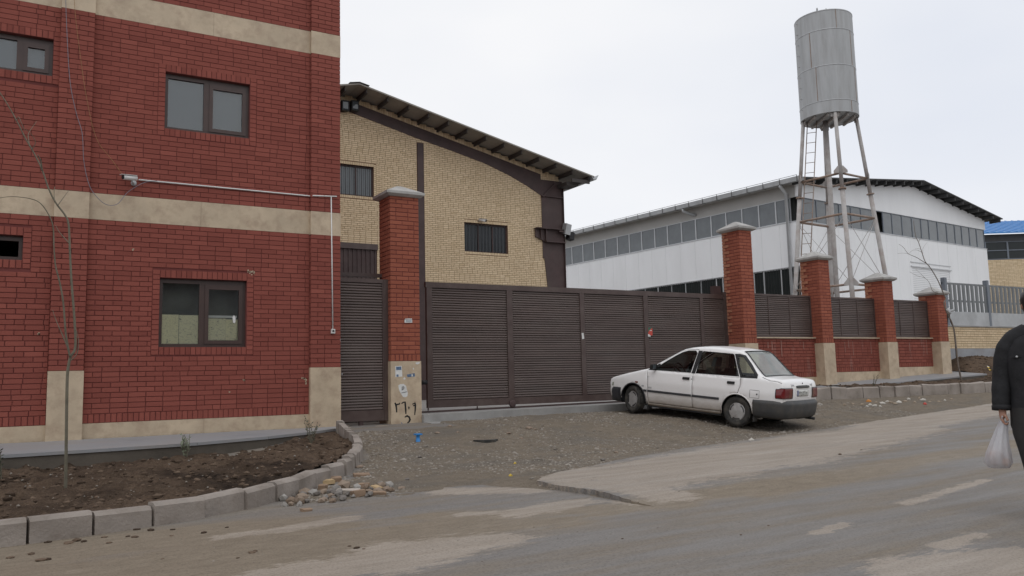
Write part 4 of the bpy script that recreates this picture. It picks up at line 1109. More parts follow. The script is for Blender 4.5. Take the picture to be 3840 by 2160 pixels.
# windows with bars
def bar_window(w, n, mat):
    m = MB(); x0, x1, z0, z1 = w; y = YW+.12
    m.box(x0, x0+.05, y-.03, y+.03, z0, z1); m.box(x1-.05, x1, y-.03, y+.03, z0, z1); m.box(x0+.05, x1-.05, y-.03, y+.03, z0, z0+.05); m.box(x0+.05, x1-.05, y-.03, y+.03, z1-.06, z1)
    k = 3
    for i in range(1, k): xm = x0+(x1-x0)*i/k; m.box(xm-.025, xm+.025, y-.028, y+.03, z0+.05, z1-.06)
    win = m.build('window', MAT['steel_brown'], yh)
    xs = [x0+.05]+[x0+(x1-x0)*i/k for i in range(1, k)]+[x1-.05]
    for i in range(k): p = MB(); p.box(xs[i], xs[i+1], y, y+.006, z0+.03, z1-.03); p.build('pane', mat, win)
    for i in range(1, n): xm = x0+(x1-x0)*i/n; b = MB(); b.tube([(xm, YW+.03, z0), (xm, YW+.03, z1)], .010, 5); b.build('bar', MAT['black'], win)
bar_window(wy2, 13, MAT['barpane']); bar_window(wy1, 13, MAT['pane'])
# roof: sheets, purlins, gutter
MAT['soffit'] = M_plain('roof_soffit', (.27,.25,.22,1), .7, .12, 1.5); MAT['purlin'] = M_plain('purlin_steel', (.060,.052,.048,1), .7, .15, 3)
YF = YW-1.1
for s, xe in ((1, 19.28), (-1, 2*XR-19.28)):
    m = MB(); a = (XR, ZR+.13); b = (xe, ZR+.13-abs(xe-XR)*slope)
    m.prism([(a[0], YF, a[1]), (b[0], YF, b[1]), (b[0], YF, b[1]+.05), (a[0], YF, a[1]+.05)], (0, 25.5, 0)); m.build('roof_sheet', MAT['soffit'], yh)
    g = MB(); n_r = 46
m = MB(); m.prism([(XR-.35, YF-.03, ZR+.13), (XR, YF-.03, ZR+.195), (XR+.35, YF-.03, ZR+.13), (XR+.35, YF-.03, ZR+.15), (XR, YF-.03, ZR+.22), (XR-.35, YF-.03, ZR+.15)], (0, 25.5, 0)); m.build('ridge_cap', MAT['purlin'], yh)
for i in range(-12, 13):
    x = XR+.30+.772*i
    zt_ = ZR+.125-abs(x-XR)*slope-.004
    if zt_ < 9: continue
    m = MB(); m.box(x-.012, x+.012, YF+.10, YW+.3, zt_-.15, zt_); m.box(x-.012, x+.05, YF+.10, YW+.3, zt_-.155, zt_-.143); m.build('purlin', MAT['purlin'], yh)
m = MB(); ze = ZR+.13-(19.28-XR)*slope
m.prism([(gx_+.28, YF-.05, ze+gz_) for gx_, gz_ in ((18.86,.02),(18.9,-.10),(19.05,-.10),(19.17,.10),(19.155,.10),(19.04,-.085),(18.915,-.085),(18.875,.02))], (0, 25.5, 0)); m.build('gutter', MAT['galv'], yh)
m = MB(); m.box(18.3, 19.15, YF+.15, YF+.21, ze-.24, ze-.10); m.box(18.2, 18.75, YF+.4, YW-.05, ze-.33, ze-.19); m.build('eave_beam', MAT['purlin'], yh)
# lamps
def flood(c, label, s=1.):
    t = thing('floodlight', label, 'lamp', tuple(c))
    m = MB(); m.obox(c+Vector((-.12,-.10,-.05))*s, Vector((.24,0,-.05))*s, Vector((.0,.26,.05))*s, Vector((.06,-.05,.42))*s); m.build('housing', MAT['galv'], t)
    m = MB(); m.obox(c+Vector((.10,-.08,-.22))*s, Vector((.22,0,-.06))*s, Vector((0,.3,0))*s, Vector((.05,0,.30))*s); m.build('hood', MAT['black'], t)
    m = MB(); m.box(c.x-.34*s, c.x-.1*s, c.y-.03, c.y+.03, c.z+.02*s, c.z+.08*s); m.build('arm', MAT['steel_brown'], t)
flood(onY(1960+1690/10.35, 820+560/10.35, YW-.25), 'grey floodlight fixed to the brown column of the yellow hall', 1.0)
for k, px_ in enumerate((152, 240)):
    c = onY(*z4(px_, 355), YW-.18); t = thing('wall_lamp', ['small dark lamp under the hall ridge, left of two', 'small dark lamp under the hall ridge, right of two'][k], 'lamp', tuple(c), 'lamps under the hall ridge')
    m = MB(); m.box(c.x-.13, c.x+.13, c.y-.08, c.y+.08, c.z-.18, c.z+.18); m.build('housing', MAT['black'], t)
    m = MB(); m.box(c.x-.09, c.x+.09, c.y-.09, c.y-.0801, c.z-.12, c.z+.12); m.build('glass', MAT['pane'], t)
    m = MB(); m.box(c.x-.02, c.x+.02, c.y+.08, YW-.03, c.z-.02, c.z+.02); m.build('arm', MAT['black'], t)
c = onY(1230+1395/2.4075, 250+1388/2.4075, YW-.15)
t, d, sd2, up = bullet_cam('security_camera', c, (.6, -.75, -.2), 1.1, MAT['whitepl'], 'small white camera above the barred window of the yellow hall')
m = MB(); m.tube([c, c+Vector((-.1, .1, .02)), (c.x-.12, YW, c.z-.03)], .02, 6); m.build('wall_bracket', MAT['galv'], t)

# ================================================================ WHITE HALL
MAT['panelwhite'] = M_plain('white_panel', (.84,.845,.85,1), .5, .03, .8, dirt=(.70,.70,.70,1), dscale=.5, damount=.4, stretch=(1.5,1.5,.4))
MAT['panelgrey'] = M_plain('eave_panel', (.44,.43,.41,1), .6, .08, .8)
MAT['frameblue'] = M_plain('blue_grey_frame', (.16,.18,.21,1), .5, .1, 3)
MAT['alu'] = M_plain('aluminium', (.52,.53,.54,1), .4, .08, 3, metal=.3)
MAT['roofdark'] = M_plain('dark_roof', (.055,.055,.055,1), .7, .15, 3)
ANG = R(5.2); Cw = Vector((33.55, 28.0, 0)); G = Vector((math.cos(ANG), math.sin(ANG), 0)); Sd = Vector((-math.sin(ANG), math.cos(ANG), 0))
wh = thing('white_hall', 'long white panel hall with window strips and low gable behind the water tower', 'building', (Cw.x, Cw.y, .58))
def gz(x, y): p = on_plane(*z7(x, y), Cw, Sd); return (p-Cw).dot(G), p.z     # gable coords
def sz(x, y): p = on_plane(*z7(x, y), Cw, G); return (p-Cw).dot(Sd), p.z     # long side coords
GW = gz(2372, 487)[0]; SILL = (gz(1340, 330)[1]+gz(2370, 487)[1])/2; HEAD = (gz(1345, 200)[1]+gz(2360, 385)[1])/2
LL = sz(50, 573)[0]+10
EAVE = HEAD+.65; RIDX, RIDZ = GW*.5, None
rg = gz(1960, 138); RIDX, RIDZ = rg[0], rg[1]-.05
LOWH = sz(1300, 585)[1]; LOWB = 3.2
def W(u, v, z): return Cw+G*u+Sd*v+Vector((0,0,z))
def wbox(mb, u0, u1, v0, v1, z0, z1, tone=.5, mi=0):
    return mb.hexa([W(u0,v0,z0),W(u1,v0,z0),W(u1,v1,z0),W(u0,v1,z0),W(u0,v0,z1),W(u1,v0,z1),W(u1,v1,z1),W(u0,v1,z1)], tone, mi)
# sandwich panels, one part each
k = 0; v = 0.
while v < LL:
    m = MB(); e = min(v+1.15, LL); wbox(m, 0, .1, v+.006 if v else 0.0, e-.006, LOWH, SILL-.04); m.build('wall_panel', MAT['panelwhite'], wh); v = e
m = MB(); wbox(m, .012, .12, 0.1, LL, .5, LOWB); wbox(m, .02, .12, .1, LL, HEAD, EAVE+.1); m.build('side_wall', MAT['panelgrey'], wh)
gd = (gz(1962, 592)[0], gz(2166, 605)[0]); gdz = gz(2060, 597)[1]
u = 0.
while u < GW-.01:
    e = min(u+1.15, GW); m = MB(); z0 = .5
    segs = [(u, e, .5)]
    if e > gd[0] and u < gd[1]:
        segs = []
        if u < gd[0]: segs.append((u, gd[0], .5))
        if e > gd[1]: segs.append((gd[1], e, .5))
        segs.append((max(u, gd[0]), min(e, gd[1]), gdz))
    for a, b, z0 in segs: wbox(m, a+(.006 if a else 0.012), b-.006, 0, .1, z0, SILL-.04)
    m.build('wall_panel', MAT['panelwhite'], wh); u = e
m = MB(); n_ = 24
for i in range(n_):
    a, b = GW*i/n_, GW*(i+1)/n_
    rz = lambda u: (RIDZ-(RIDX-u)*(RIDZ-EAVE)/RIDX) if u < RIDX else (RIDZ-(u-RIDX)*(RIDZ-EAVE)/(GW-RIDX))
    m.hexa([W(a,.0,HEAD+.002),W(b,.0,HEAD+.002),W(b,.1,HEAD+.002),W(a,.1,HEAD+.002),W(a,.0,rz(a)),W(b,.0,rz(b)),W(b,.1,rz(b)),W(a,.1,rz(a))])
m.build('gable_panel', MAT['panelwhite'], wh)
m = MB(); wbox(m, -.03, .11, .0, LL, SILL-.039, SILL); wbox(m, -.03, GW+.02, -.03, -.0005, SILL-.039, SILL); wbox(m, -.03, -.0005, 0.1, LL, LOWH-.04, LOWH-.001); m.build('flashing', MAT['alu'], wh)
m = MB(); wbox(m, GW-.1, GW, .1, LL, .5, EAVE); wbox(m, 0, GW, LL-.1, LL, .5, EAVE); m.build('back_wall', MAT['panelwhite'], wh)
m = MB(); wbox(m, gd[0], gd[1], .04, .09, .5, gdz); m.build('roller_door', MAT['alu'], wh)
zz = .6
dl = MB()
while zz < gdz-.03: wbox(dl, gd[0]+.01, gd[1]-.01, .025, .041, zz, zz+.085); zz += .11
dl.build('roller_door_slat', MAT['panelwhite'], wh, kind='stuff')
m = MB(); wbox(m, gd[0]-.15, gd[1]+.2, -.06, -.001, gdz, gdz+.06); wbox(m, gd[0]-.15, gd[1]+.2, -.03, -.001, gdz+.25, gdz+.3); m.build('door_header', MAT['alu'], wh)
# window strips
def strip_windows(par, pts, z0, z1, side, mat, fmat, open_at=(), nm='window'):
    for i in range(len(pts)-1):
        a, b = pts[i], pts[i+1]; f = .035
        def bx(mb, p, q, d0, d1, c, d_):
            if side: wbox(mb, d0, d1, p, q, c, d_)
            else: wbox(mb, p, q, d0, d1, c, d_)
        m = MB(); bx(m, a, a+f, .02, .08, z0, z1); bx(m, b-f, b, .02, .08, z0, z1); bx(m, a+f, b-f, .02, .08, z0, z0+f); bx(m, a+f, b-f, .02, .08, z1-f, z1)
        w = m.build(nm, fmat, par)
        if i in open_at: continue
        p = MB(); bx(p, a+f, b-f, .05, .056, z0+f, z1-f); p.build('pane', mat, w)
sp_ = [sz(x, 330+(1300-x)*.196)[0] for x in (1296,1215,1122,1030,942,860,775,697,620,550,478,410,345,278,215,155,95,50)]
sp_ += [sp_[-1]+1.6*i for i in range(1, 6)]
MAT['wpane'] = M_mirror_glass('hall_strip_glass', (.165,.18,.19,1), .12, .55)
strip_windows(wh, sp_, SILL+.002, HEAD-.002, True, MAT['wpane'], MAT['alu'])
gpts = [gz(x, 330+(x-1340)*.152)[0] for x in (1345,1362,1445,1500,1540,1570,1635,1690,1765,1810,1860,1915,1970,2020,2062,2110,2160,2205,2243,2285,2325,2366)]
strip_windows(wh, gpts, SILL+.002, HEAD-.002, False, MAT['wpane'], MAT['frameblue'], open_at=(8,))
lp = [sz(x, 585+(1300-x)*.1446)[0] for x in (1310,1240,1145,1092,1010,920,885,800,715,640,565,495,435,380)]
lp += [lp[-1]+1.6*i for i in range(1, 9)]
MAT['lowpane'] = M_mirror_glass('barred_glass', (.03,.035,.035,1), .15, .25)
strip_windows(wh, lp, LOWB+.002, LOWH-.045, True, MAT['lowpane'], MAT['alu'], nm='lower_window')
gb = MB(); v = lp[0]
while v < 26: gb.tube([W(-.03, v, LOWB), W(-.03, v, LOWH-.05)], .012, 4, smooth=False); v += .17
gb.build('window_bars', MAT['black'], wh, kind='stuff')
# dark inside, roof, soffit, gutter, downpipe
m = MB(); wbox(m, .5, GW-.3, .45, .5, .6, EAVE); wbox(m, .45, .5, .5, LL-.3, .6, EAVE); m.build('inner_lining', MAT['room'], wh)
OV = .75
for s in (0, 1):
    m = MB(); ue = -.55 if s == 0 else GW+.9
    ze = RIDZ+.14-abs(ue-RIDX)*(RIDZ-EAVE)/RIDX*(1 if s == 0 else RIDX/(GW-RIDX))
    m.prism([W(RIDX,-OV,RIDZ+.14), W(ue,-OV,ze), W(ue,-OV,ze+.06), W(RIDX,-OV,RIDZ+.2)], Sd*(LL+1)); m.build('roof_sheet', MAT['roofdark'], wh)
    if s == 0: ZEL = ze
n_p = 22
for i in range(n_p+1):
    u = -.3+(GW+1.0)*i/n_p; zt_ = RIDZ+.12-abs(u-RIDX)*((RIDZ-EAVE)/RIDX if u < RIDX else (RIDZ-EAVE)/(GW-RIDX))-.001
    m = MB(); wbox(m, u-.05, u+.05, -OV+.08, -.002, zt_-.2, zt_); m.build('purlin', MAT['roofdark'], wh)
m = MB(); m.prism([W(-.5,-OV-.05,ZEL+.03), W(-.52,-OV-.05,ZEL-.13), W(-.72,-OV-.05,ZEL-.13), W(-.76,-OV-.05,ZEL+.10), W(-.74,-OV-.05,ZEL+.10), W(-.70,-OV-.05,ZEL-.11), W(-.54,-OV-.05,ZEL-.11), W(-.52,-OV-.05,ZEL+.03)], Sd*(LL+.9)); m.build('gutter', MAT['galv'], wh)
st_ = MB(); v = -.6
while v < LL:
    st_.obox(W(-.765, v, ZEL-.14), Sd*.03, G*.012, (0,0,.30)); st_.obox(W(-.765, v, ZEL-.148), Sd*.03, G*.26, (0,0,.012)); v += 1.02
st_.obox(W(-.775, -.6, ZEL+.155), Sd*(LL), G*.012, (0,0,.02)); st_.build('gutter_bracket', MAT['purlin'], wh)
m = MB(); wbox(m, -.5, .02, 0, LL, EAVE+.02, EAVE+.06); m.build('soffit', MAT['panelgrey'], wh)
m = MB(); v = .5; m.tube([W(-.62, v, ZEL-.12), W(-.62, v, EAVE-.12), W(-.12, v+.05, EAVE-.45), W(-.12, v+.05, .6)], .085, 10); m.build('downpipe', MAT['alu'], wh)
v = sz(745, 300)[0]; m = MB(); m.tube([W(-.62, v, ZEL-.12), W(-.62, v, EAVE-.2), W(-.1, v-.3, EAVE-.42), W(.02, v-.4, EAVE-.42)], .085, 10); m.build('overflow_pipe', MAT['galv'], wh)

# ================================================================ WATER TOWER
MAT['tank'] = M_plain('galvanised_tank', (.42,.43,.435,1), .62, .10, 1.2, spec=.2, dirt=(.32,.315,.31,1), dscale=2.2, damount=.75, stretch=(2.5,2.5,.3))
MAT['legpaint'] = M_plain('weathered_grey_paint', (.41,.39,.375,1), .7, .15, 3, dirt=(.24,.165,.13,1), dscale=2.2, damount=.7)
MAT['rust'] = M_plain('rusty_steel', (.27,.19,.145,1), .85, .3, 4, dirt=(.38,.34,.31,1), damount=.7)
Tc = Vector((28.23, 21.66, 0)); TR = 1.135; TB, TT = 11.55, 15.82
wt = thing('water_tower', 'grey galvanised water tank on a tall leaning legged steel tower', 'water tower', (Tc.x, Tc.y, .58))
lat = Vector((math.cos(YAW), -math.sin(YAW), 0)); tow = Vector((-math.sin(YAW), -math.cos(YAW), 0))
m = MB(); m.lathe([(0,TB+.02),(TR-.005,TB+.02)], Tc, (0,0,1), 64); m.lathe([(TR,TB),(TR,(TB+TT)/2),(TR,TT)], Tc, (0,0,1), 64); m.lathe([(TR,TT),(TR-.03,TT)], Tc, (0,0,1), 64); m.lathe([(TR-.03,TT),(TR-.03,TT-.1)], Tc, (0,0,1), 64); m.lathe([(TR-.03,TT-.1),(0,TT-.02)], Tc, (0,0,1), 64); tk = m.build('tank', MAT['tank'], wt)
for z in (TB+.50, TB+1.95, TB+3.45, TT-.03):
    m = MB(); m.lathe([(TR-.002,z-.02),(TR+.010,z-.016),(TR+.010,z+.016),(TR-.002,z+.02)], Tc, (0,0,1), 48); m.build('weld_seam', MAT['galv'], tk)
for z0, z1, ph in ((TB,TB+.5,-1.1),(TB+.5,TB+1.95,-.75),(TB+.5,TB+1.95,-2.3),(TB+1.95,TB+3.45,-.9),(TB+1.95,TB+3.45,-2.45),(TB+3.45,TT,-1.5)):
    dr_ = lat*math.cos(ph)-tow*math.sin(ph); m = MB(); c = Tc+dr_*(TR+.002); tg = Vector((-dr_.y, dr_.x, 0))
    m.obox(c-tg*.012+Vector((0,0,z0+.02)), tg*.024, dr_*.008, (0,0,z1-z0-.04)); m.build('weld_seam', MAT['rust'], tk)
for k in range(9):
    dr_ = (lat*-.995+tow*.1).normalized(); m = MB(); m.tube([Tc+dr_*TR+Vector((0,0,TB+.4+.46*k)), Tc+dr_*(TR+.09)+Vector((0,0,TB+.4+.46*k))], .012, 5); m.build('rung_stub', MAT['galv'], tk)
m = MB(); p = Tc+lat*-.55+tow*.85+Vector((0,0,TT)); m.tube([p, p+Vector((-.12,-.1,.10))], .03, 6); p = Tc+lat*-.2+tow*.9+Vector((0,0,TT)); m.tube([p, p+Vector((0,0,.12))], .02, 6); m.build('lifting_lug', MAT['galv'], tk)
m = MB()
for k in range(-2, 3): m.obox(Tc+lat*(k*.4-.04)+tow*-math.sqrt(max(.05, .98-(k*.4)**2))+Vector((0,0,TB-.10)), lat*.08, tow*2*math.sqrt(max(.05, .98-(k*.4)**2)), (0,0,.10))
m.build('tank_beam', MAT['legpaint'], tk)
tlos = Vector((Tc.x, Tc.y, 0)).normalized(); tl_, tt_ = Vector((tlos.y, -tlos.x, 0)), -tlos
dirs = {'right': tl_*.975+tt_*-.21, 'front': tl_*.21+tt_*.975, 'left': tl_*-.975+tt_*.21, 'back': tl_*-.21+tt_*-.975}
def leg_pt(k, z): return Tc+dirs[k].normalized()*(1.04+(TB-z)*.104)+Vector((0,0,z))
for k in dirs:
    m = MB(); m.tube([leg_pt(k, .55), leg_pt(k, 8.35)], .088, 12); m.build('leg', MAT['legpaint'], wt)
    m = MB(); m.tube([leg_pt(k, 8.35), leg_pt(k, TB-.0)], .075, 12); m.build('leg', MAT['legpaint'], wt)
    m = MB(); ax = leg_pt(k, 9)-leg_pt(k, 8); m.lathe([(0,-.02),(.15,-.02),(.15,.02),(0,.02)], leg_pt(k, 8.35), ax, 14, smooth=False); m.build('flange', MAT['rust'], wt)
    m = MB(); p = leg_pt(k, TB); dd = dirs[k].normalized(); tg = Vector((-dd.y, dd.x, 0)); m.obox(p-tg*.16-dd*.05+Vector((0,0,-.16)), tg*.32, dd*.02, (0,0,.17)); m.build('gusset', MAT['legpaint'], wt)
order = ['left', 'front', 'right', 'back']
for z in (9.0, 7.35, 4.55, 4.0):
    for i in range(4):
        a, b = leg_pt(order[i], z), leg_pt(order[(i+1) % 4], z); m = MB(); m.tube([a, b], .045, 6); m.build('brace', MAT['rust'], wt)
for z in (9.05, 4.55):
    for k in order:
        p = leg_pt(k, z); dd = dirs[k].normalized(); tg = Vector((-dd.y, dd.x, 0)); m = MB()
        m.prism([p+tg*q+Vector((0,0,zz)) for q, zz in ((-.26,-.05),(.26,-.05),(.26,.05),(.1,.24),(-.1,.24),(-.26,.05))], dd*.02); m.build('gusset', MAT['legpaint'], wt)
for i in range(4):
    k1, k2 = order[i], order[(i+1) % 4]
    for za, zb in ((7.3, 4.6), (3.95, .8)):
        for a, b in ((k1, k2), (k2, k1)): m = MB(); m.tube([leg_pt(a, za), leg_pt(b, zb)], .010, 4); m.build('tie_rod', MAT['legpaint'], wt)
m = MB(); pc = Tc+lat*-.10+tow*-.2; m.tube([pc+Vector((0,0,.55)), pc+Vector((0,0,TB))], .10, 12); m.build('riser_pipe', MAT['legpaint'], wt)
la = lambda z, o: leg_pt('left', z)+tl_*(.16+o)+tt_*-.12
for o_ in (0, .36): m = MB(); m.tube([la(.7, o_), la(TB, o_)], .020, 5); m.build('ladder_rail', MAT['rust'], wt)
z = 1.0
while z < TB-.1: m = MB(); m.tube([la(z, 0), la(z, .36)], .013, 5); m.build('ladder_rung', MAT['rust'], wt); z += .42

# ================================================================ BLUE ROOF BUILDING, NEIGHBOUR WALL
MAT['blueroof'] = M_plain('blue_roof', (.05,.22,.52,1), .45, .08, 2)
bb = thing('brick_hall', 'yellow brick hall with blue metal roof at the far right edge', 'building', (64, 34, .6))
p = onY(*z7(2386, 560), 34); BXL = p.x-4; q = onY(*z7(2365, 448), 34); zs0 = p.z; ze0 = q.z-.1
ANG2 = R(-34)
G2 = Vector((math.cos(ANG2), math.sin(ANG2), 0)); N2 = Vector((G2.y, -G2.x, 0)); O2 = Vector((p.x, 34, 0))-G2*6
def B(u, d, z): return O2+G2*u+N2*d+Vector((0,0,z))
bbx = lambda mb, u0, u1, d0, d1, z0, z1: mb.hexa([B(u0,d0,z0),B(u1,d0,z0),B(u1,d1,z0),B(u0,d1,z0),B(u0,d0,z1),B(u1,d0,z1),B(u1,d1,z1),B(u0,d1,z1)])
zs0 = on_plane(*z7(2480, 545), O2, N2).z; zh0 = on_plane(*z7(2480, 445), O2, N2).z; zr0 = on_plane(*z7(2480, 400), O2, N2).z
m = MB(); bbx(m, 0, 30, -14, -.01, .5, zs0-.02); m.build('wall', MAT['ymortar'], bb)
out = []; pl = Plane(O2, G2, N2); lay(out, pl, 2, 14, 4.2, zs0-.02, [], .105, .30, .016, 90, tone_mix); emit(out, bb, MAT['ybrick'], 200)
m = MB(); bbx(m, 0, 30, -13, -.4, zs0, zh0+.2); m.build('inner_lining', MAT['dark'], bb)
for i in range(10):
    a = 1.0+i*1.6
    m = MB(); f = .06; bbx(m, a, a+f, -.1, 0, zs0, zh0); bbx(m, a+1.6-f, a+1.6-.001, -.1, 0, zs0, zh0); bbx(m, a+f, a+1.6-f, -.1, 0, zs0, zs0+f); bbx(m, a+f, a+1.6-f, -.1, 0, zh0-f, zh0); bbx(m, a+f, a+1.6-f, -.1, 0, (zs0+zh0)/2-.03, (zs0+zh0)/2+.03)
    w_ = m.build('window', MAT['frameblue'], bb); m = MB(); bbx(m, a+f, a+1.6-f, -.06, -.05, zs0+f, zh0-f); m.build('pane', MAT['lowpane'], w_)
m = MB(); bbx(m, 0, 30, -.5, .05, zh0+.002, zr0-.1); m.build('eave_fascia', MAT['roofdark'], bb)
m = MB(); m.hexa([B(-.5,.5,zr0-.1),B(31,.5,zr0-.1),B(31,-7,zr0+2.0),B(-.5,-7,zr0+2.0),B(-.5,.5,zr0),B(31,.5,zr0),B(31,-7,zr0+2.1),B(-.5,-7,zr0+2.1)])
m.build('roof_sheet', MAT['blueroof'], bb)
rb = MB()
for i in range(60): u = -.4+.52*i; rb.hexa([B(u,.5,zr0+.001),B(u+.05,.5,zr0+.001),B(u+.05,-7,zr0+2.101),B(u,-7,zr0+2.101),B(u,.5,zr0+.04),B(u+.05,.5,zr0+.04),B(u+.05,-7,zr0+2.14),B(u,-7,zr0+2.14)])
rb.build('roof_rib', MAT['blueroof'], bb, kind='stuff')

a1 = lambda x, y: (3040+x/2.8975, 1000+y/2.8975)
YN = 15.5
MAT['greysheet'] = M_plain('grey_sheet_fence', (.17,.18,.185,1), .55, .12, 2, dirt=(.26,.27,.27,1), damount=.4)
MAT['greybase'] = M_plain('grey_render', (.31,.32,.34,1), .85, .12, 2, bmp=.3, bscale=40, dirt=(.22,.19,.17,1), damount=.6)
nw = thing('boundary_wall', 'low yellow brick wall topped by a grey metal paling fence, right of the last pillar', 'wall', (29, YN, 1.2))
nx0, nx1 = 24.35, 40.; nzc, nzb, nzt = 2.62, 1.88, 4.02
m = MB(); m.box(nx0, nx1, YN+.008, YN+.25, .6, nzc-.04); m.build('core', MAT['ymortar'], nw)
out = []; pl = Plane((nx0, YN, 0), U0, S0); lay(out, pl, 0, 9, nzb, nzc-.04, [], .075, .22, .013, 95, tone_mix); emit(out, nw, MAT['ybrick'], 200)
m = MB(); m.box(nx0, nx1, YN-.03, YN+.006, .6, nzb); m.build('rendered_base', MAT['greybase'], nw)
m = MB(); m.box(nx0, nx1, YN-.04, YN+.28, nzc-.04, nzc); m.build('coping', MAT['concrete'], nw)
x = 25.35; zlow = onY(*a1(1800, 495), YN).z; zmid = onY(*a1(1800, 378), YN).z
def paling(x, w, z0, z1, mat):
    m = MB(); m.prism([(x, YN+.10, z0), (x+w*.22, YN+.06, z0), (x+w*.78, YN+.06, z0), (x+w, YN+.10, z0), (x+w*.78, YN+.075, z0), (x+w*.22, YN+.075, z0)], (0,0,z1-z0)); m.build('paling', mat, nw)
while x < 33: paling(x, .17, nzc+.02, nzt-.03, MAT['greysheet']); x += .245
m = MB(); m.box(25.3, nx1, YN+.1, YN+.14, nzt-.06, nzt); m.box(25.3, nx1, YN+.1, YN+.14, zmid-.03, zmid+.03); m.box(25.3, nx1, YN+.1, YN+.14, nzc+.03, nzc+.08); m.build('rail', MAT['greysheet'], nw)
m = MB(); m.box(25.3, nx1, YN+.03, YN+.055, nzc+.001, zlow); m.build('kick_sheet', MAT['galv'], nw)
for x in (25.3, onY(*a1(1920, 200), YN).x, 31.2, 34.6): m = MB(); m.box(x, x+.12, YN+.02, YN+.16, nzc, nzt+.14); m.build('post', MAT['frameblue'], nw)


# workshop across the road: behind the camera, mirrored in the lower panes
ob = thing('workshop', 'long grey rendered workshop with dark windows across the road from the gate', 'building', (4, -12, .0))
m = MB(); wall_with_holes(m, -25, 30, -.3, 6.2, -12.3, -12.0, [(-18,-15,2,4), (-8,-5,2,4), (2,5,2,4), (12,15,2,4), (20,24,-.3,4.2)]); m.build('wall', MAT['greybase'], ob)
m = MB(); m.box(-25.5, 30.5, -24, -11.6, 6.202, 6.5); m.build('roof', MAT['roofdark'], ob)
m = MB(); m.box(-25, 30, -23.8, -12.8, -.3, 6.2); m.build('inner_block', MAT['dark'], ob)
for a in (-18, -8, 2, 12): m = MB(); m.box(a, a+3, -12.2, -12.15, 2, 4); m.build('pane', MAT['lowpane'], ob)
# ================================================================ CAR (local frame: x forward from the rear axle, y left, z up)
def M_carpaint():
    m, nt, N, L, b = node_mat('white_car_paint')
    tc = N.new('ShaderNodeTexCoord').outputs['Object']
    sep = N.new('ShaderNodeSeparateXYZ'); L.new(tc, sep.inputs[0])
    nz = texnoise(nt, 5, 5, .65, tc, (1., 1., 2.))
    ad = N.new('ShaderNodeMath'); ad.operation = 'MULTIPLY_ADD'; ad.inputs[1].default_value = .22; L.new(nz, ad.inputs[0]); L.new(sep.outputs['Z'], ad.inputs[2])
    dirt = ramp(nt, ad.outputs[0], [(.30, .92), (.46, .55), (.64, .16), (.85, .05)])     # road dirt thrown up by the wheels
    col = mixc(nt, (.90,.89,.88,1), (.30,.245,.19,1), dirt)
    L.new(col, b.inputs['Base Color'])
    L.new(mixc(nt, (.28,.28,.28,1), (.8,.8,.8,1), dirt), b.inputs['Roughness'])
    b.inputs['Coat Weight'].default_value = .4; b.inputs['Coat Roughness'].default_value = .08
    return m
MAT['paint'] = M_carpaint()
MAT['trimgrey'] = M_plain('grey_bumper_plastic', (.052,.053,.054,1), .55, .15, 6, dirt=(.12,.105,.085,1), dscale=5, damount=.5)
MAT['frontbumper'] = M_plain('dark_bumper_plastic', (.035,.036,.040,1), .5, .1, 4)
MAT['tyre'] = M_plain('tyre', (.030,.029,.027,1), .85, .2, 12, dirt=(.12,.105,.085,1), dscale=8, damount=.85)
MAT['hub'] = M_plain('hubcap', (.40,.39,.38,1), .4, .1, 8, metal=.2, dirt=(.24,.21,.18,1), dscale=10, damount=.6)
MAT['carglass'] = M_glass('car_glass', (.68,.74,.70,1), .01, 1., .75)
def M_dust_haze(name, base, amount):  # mixes in a pale diffuse layer for dust and painted sky haze
    m = base.copy(); m.name = name; nt = m.node_tree; N = nt.nodes; out_ = N['Material Output']; src = out_.inputs['Surface'].links[0].from_socket
    df = N.new('ShaderNodeBsdfDiffuse'); df.inputs['Color'].default_value = (.62,.66,.63,1); mx = N.new('ShaderNodeMixShader')
    nt.links.new(ramp(nt, texnoise(nt, 3, 4, .6), [(.3, amount*.8), (.7, amount*1.2)]), mx.inputs[0]); nt.links.new(src, mx.inputs[1]); nt.links.new(df.outputs[0], mx.inputs[2]); nt.links.new(mx.outputs[0], out_.inputs['Surface']); return m
MAT['dust_sky_glass'] = M_dust_haze('dust_sky_haze_glass', MAT['carglass'], .32)  # pale layer paints in sky reflection and haze, with some dust
MAT['taillight'] = M_plain('tail_lamp_red', (.15,.010,.012,1), .15, .15, 14, spec=.6)
MAT['tailamber'] = M_plain('tail_lamp_amber', (.15,.035,.02,1), .15, .15, 14, spec=.6)
MAT['headlamp'] = M_plain('head_lamp', (.30,.32,.26,1), .15, .1, 8, spec=.7)
MAT['seat'] = M_plain('seat_cloth', (.035,.036,.040,1), .9, .1, 9)
MAT['seatgrey'] = M_plain('seat_grey', (.10,.105,.11,1), .9, .1, 9)
MAT['plate'] = M_plain('number_plate', (.66,.66,.62,1), .5, .05, 9); MAT['plateblue'] = M_plain('plate_blue', (.03,.06,.26,1), .5)
MAT['chrome'] = M_plain('bright_badge', (.45,.45,.46,1), .25, .05, 5, metal=.8)
TOPL = [(3.005,.47),(3.015,.54),(3.005,.61),(2.98,.652),(2.91,.684),(2.6,.775),(2.3,.852),(2.10,.905),(2.02,.925),
        (1.90,.995),(1.70,1.115),(1.50,1.235),(1.36,1.318),(1.26,1.365),(1.12,1.400),(.92,1.425),(.65,1.437),(.35,1.430),(.12,1.408),(.02,1.385),
        (-.05,1.345),(-.16,1.235),(-.30,1.095),(-.40,1.000),(-.46,.955),(-.56,.937),(-.74,.925),(-.83,.908),(-.868,.870),(-.885,.78),(-.89,.66),(-.885,.54),(-.87,.46)]
I_WS = (8, 13); I_RW = (19, 24)       # windscreen / rear window index ranges
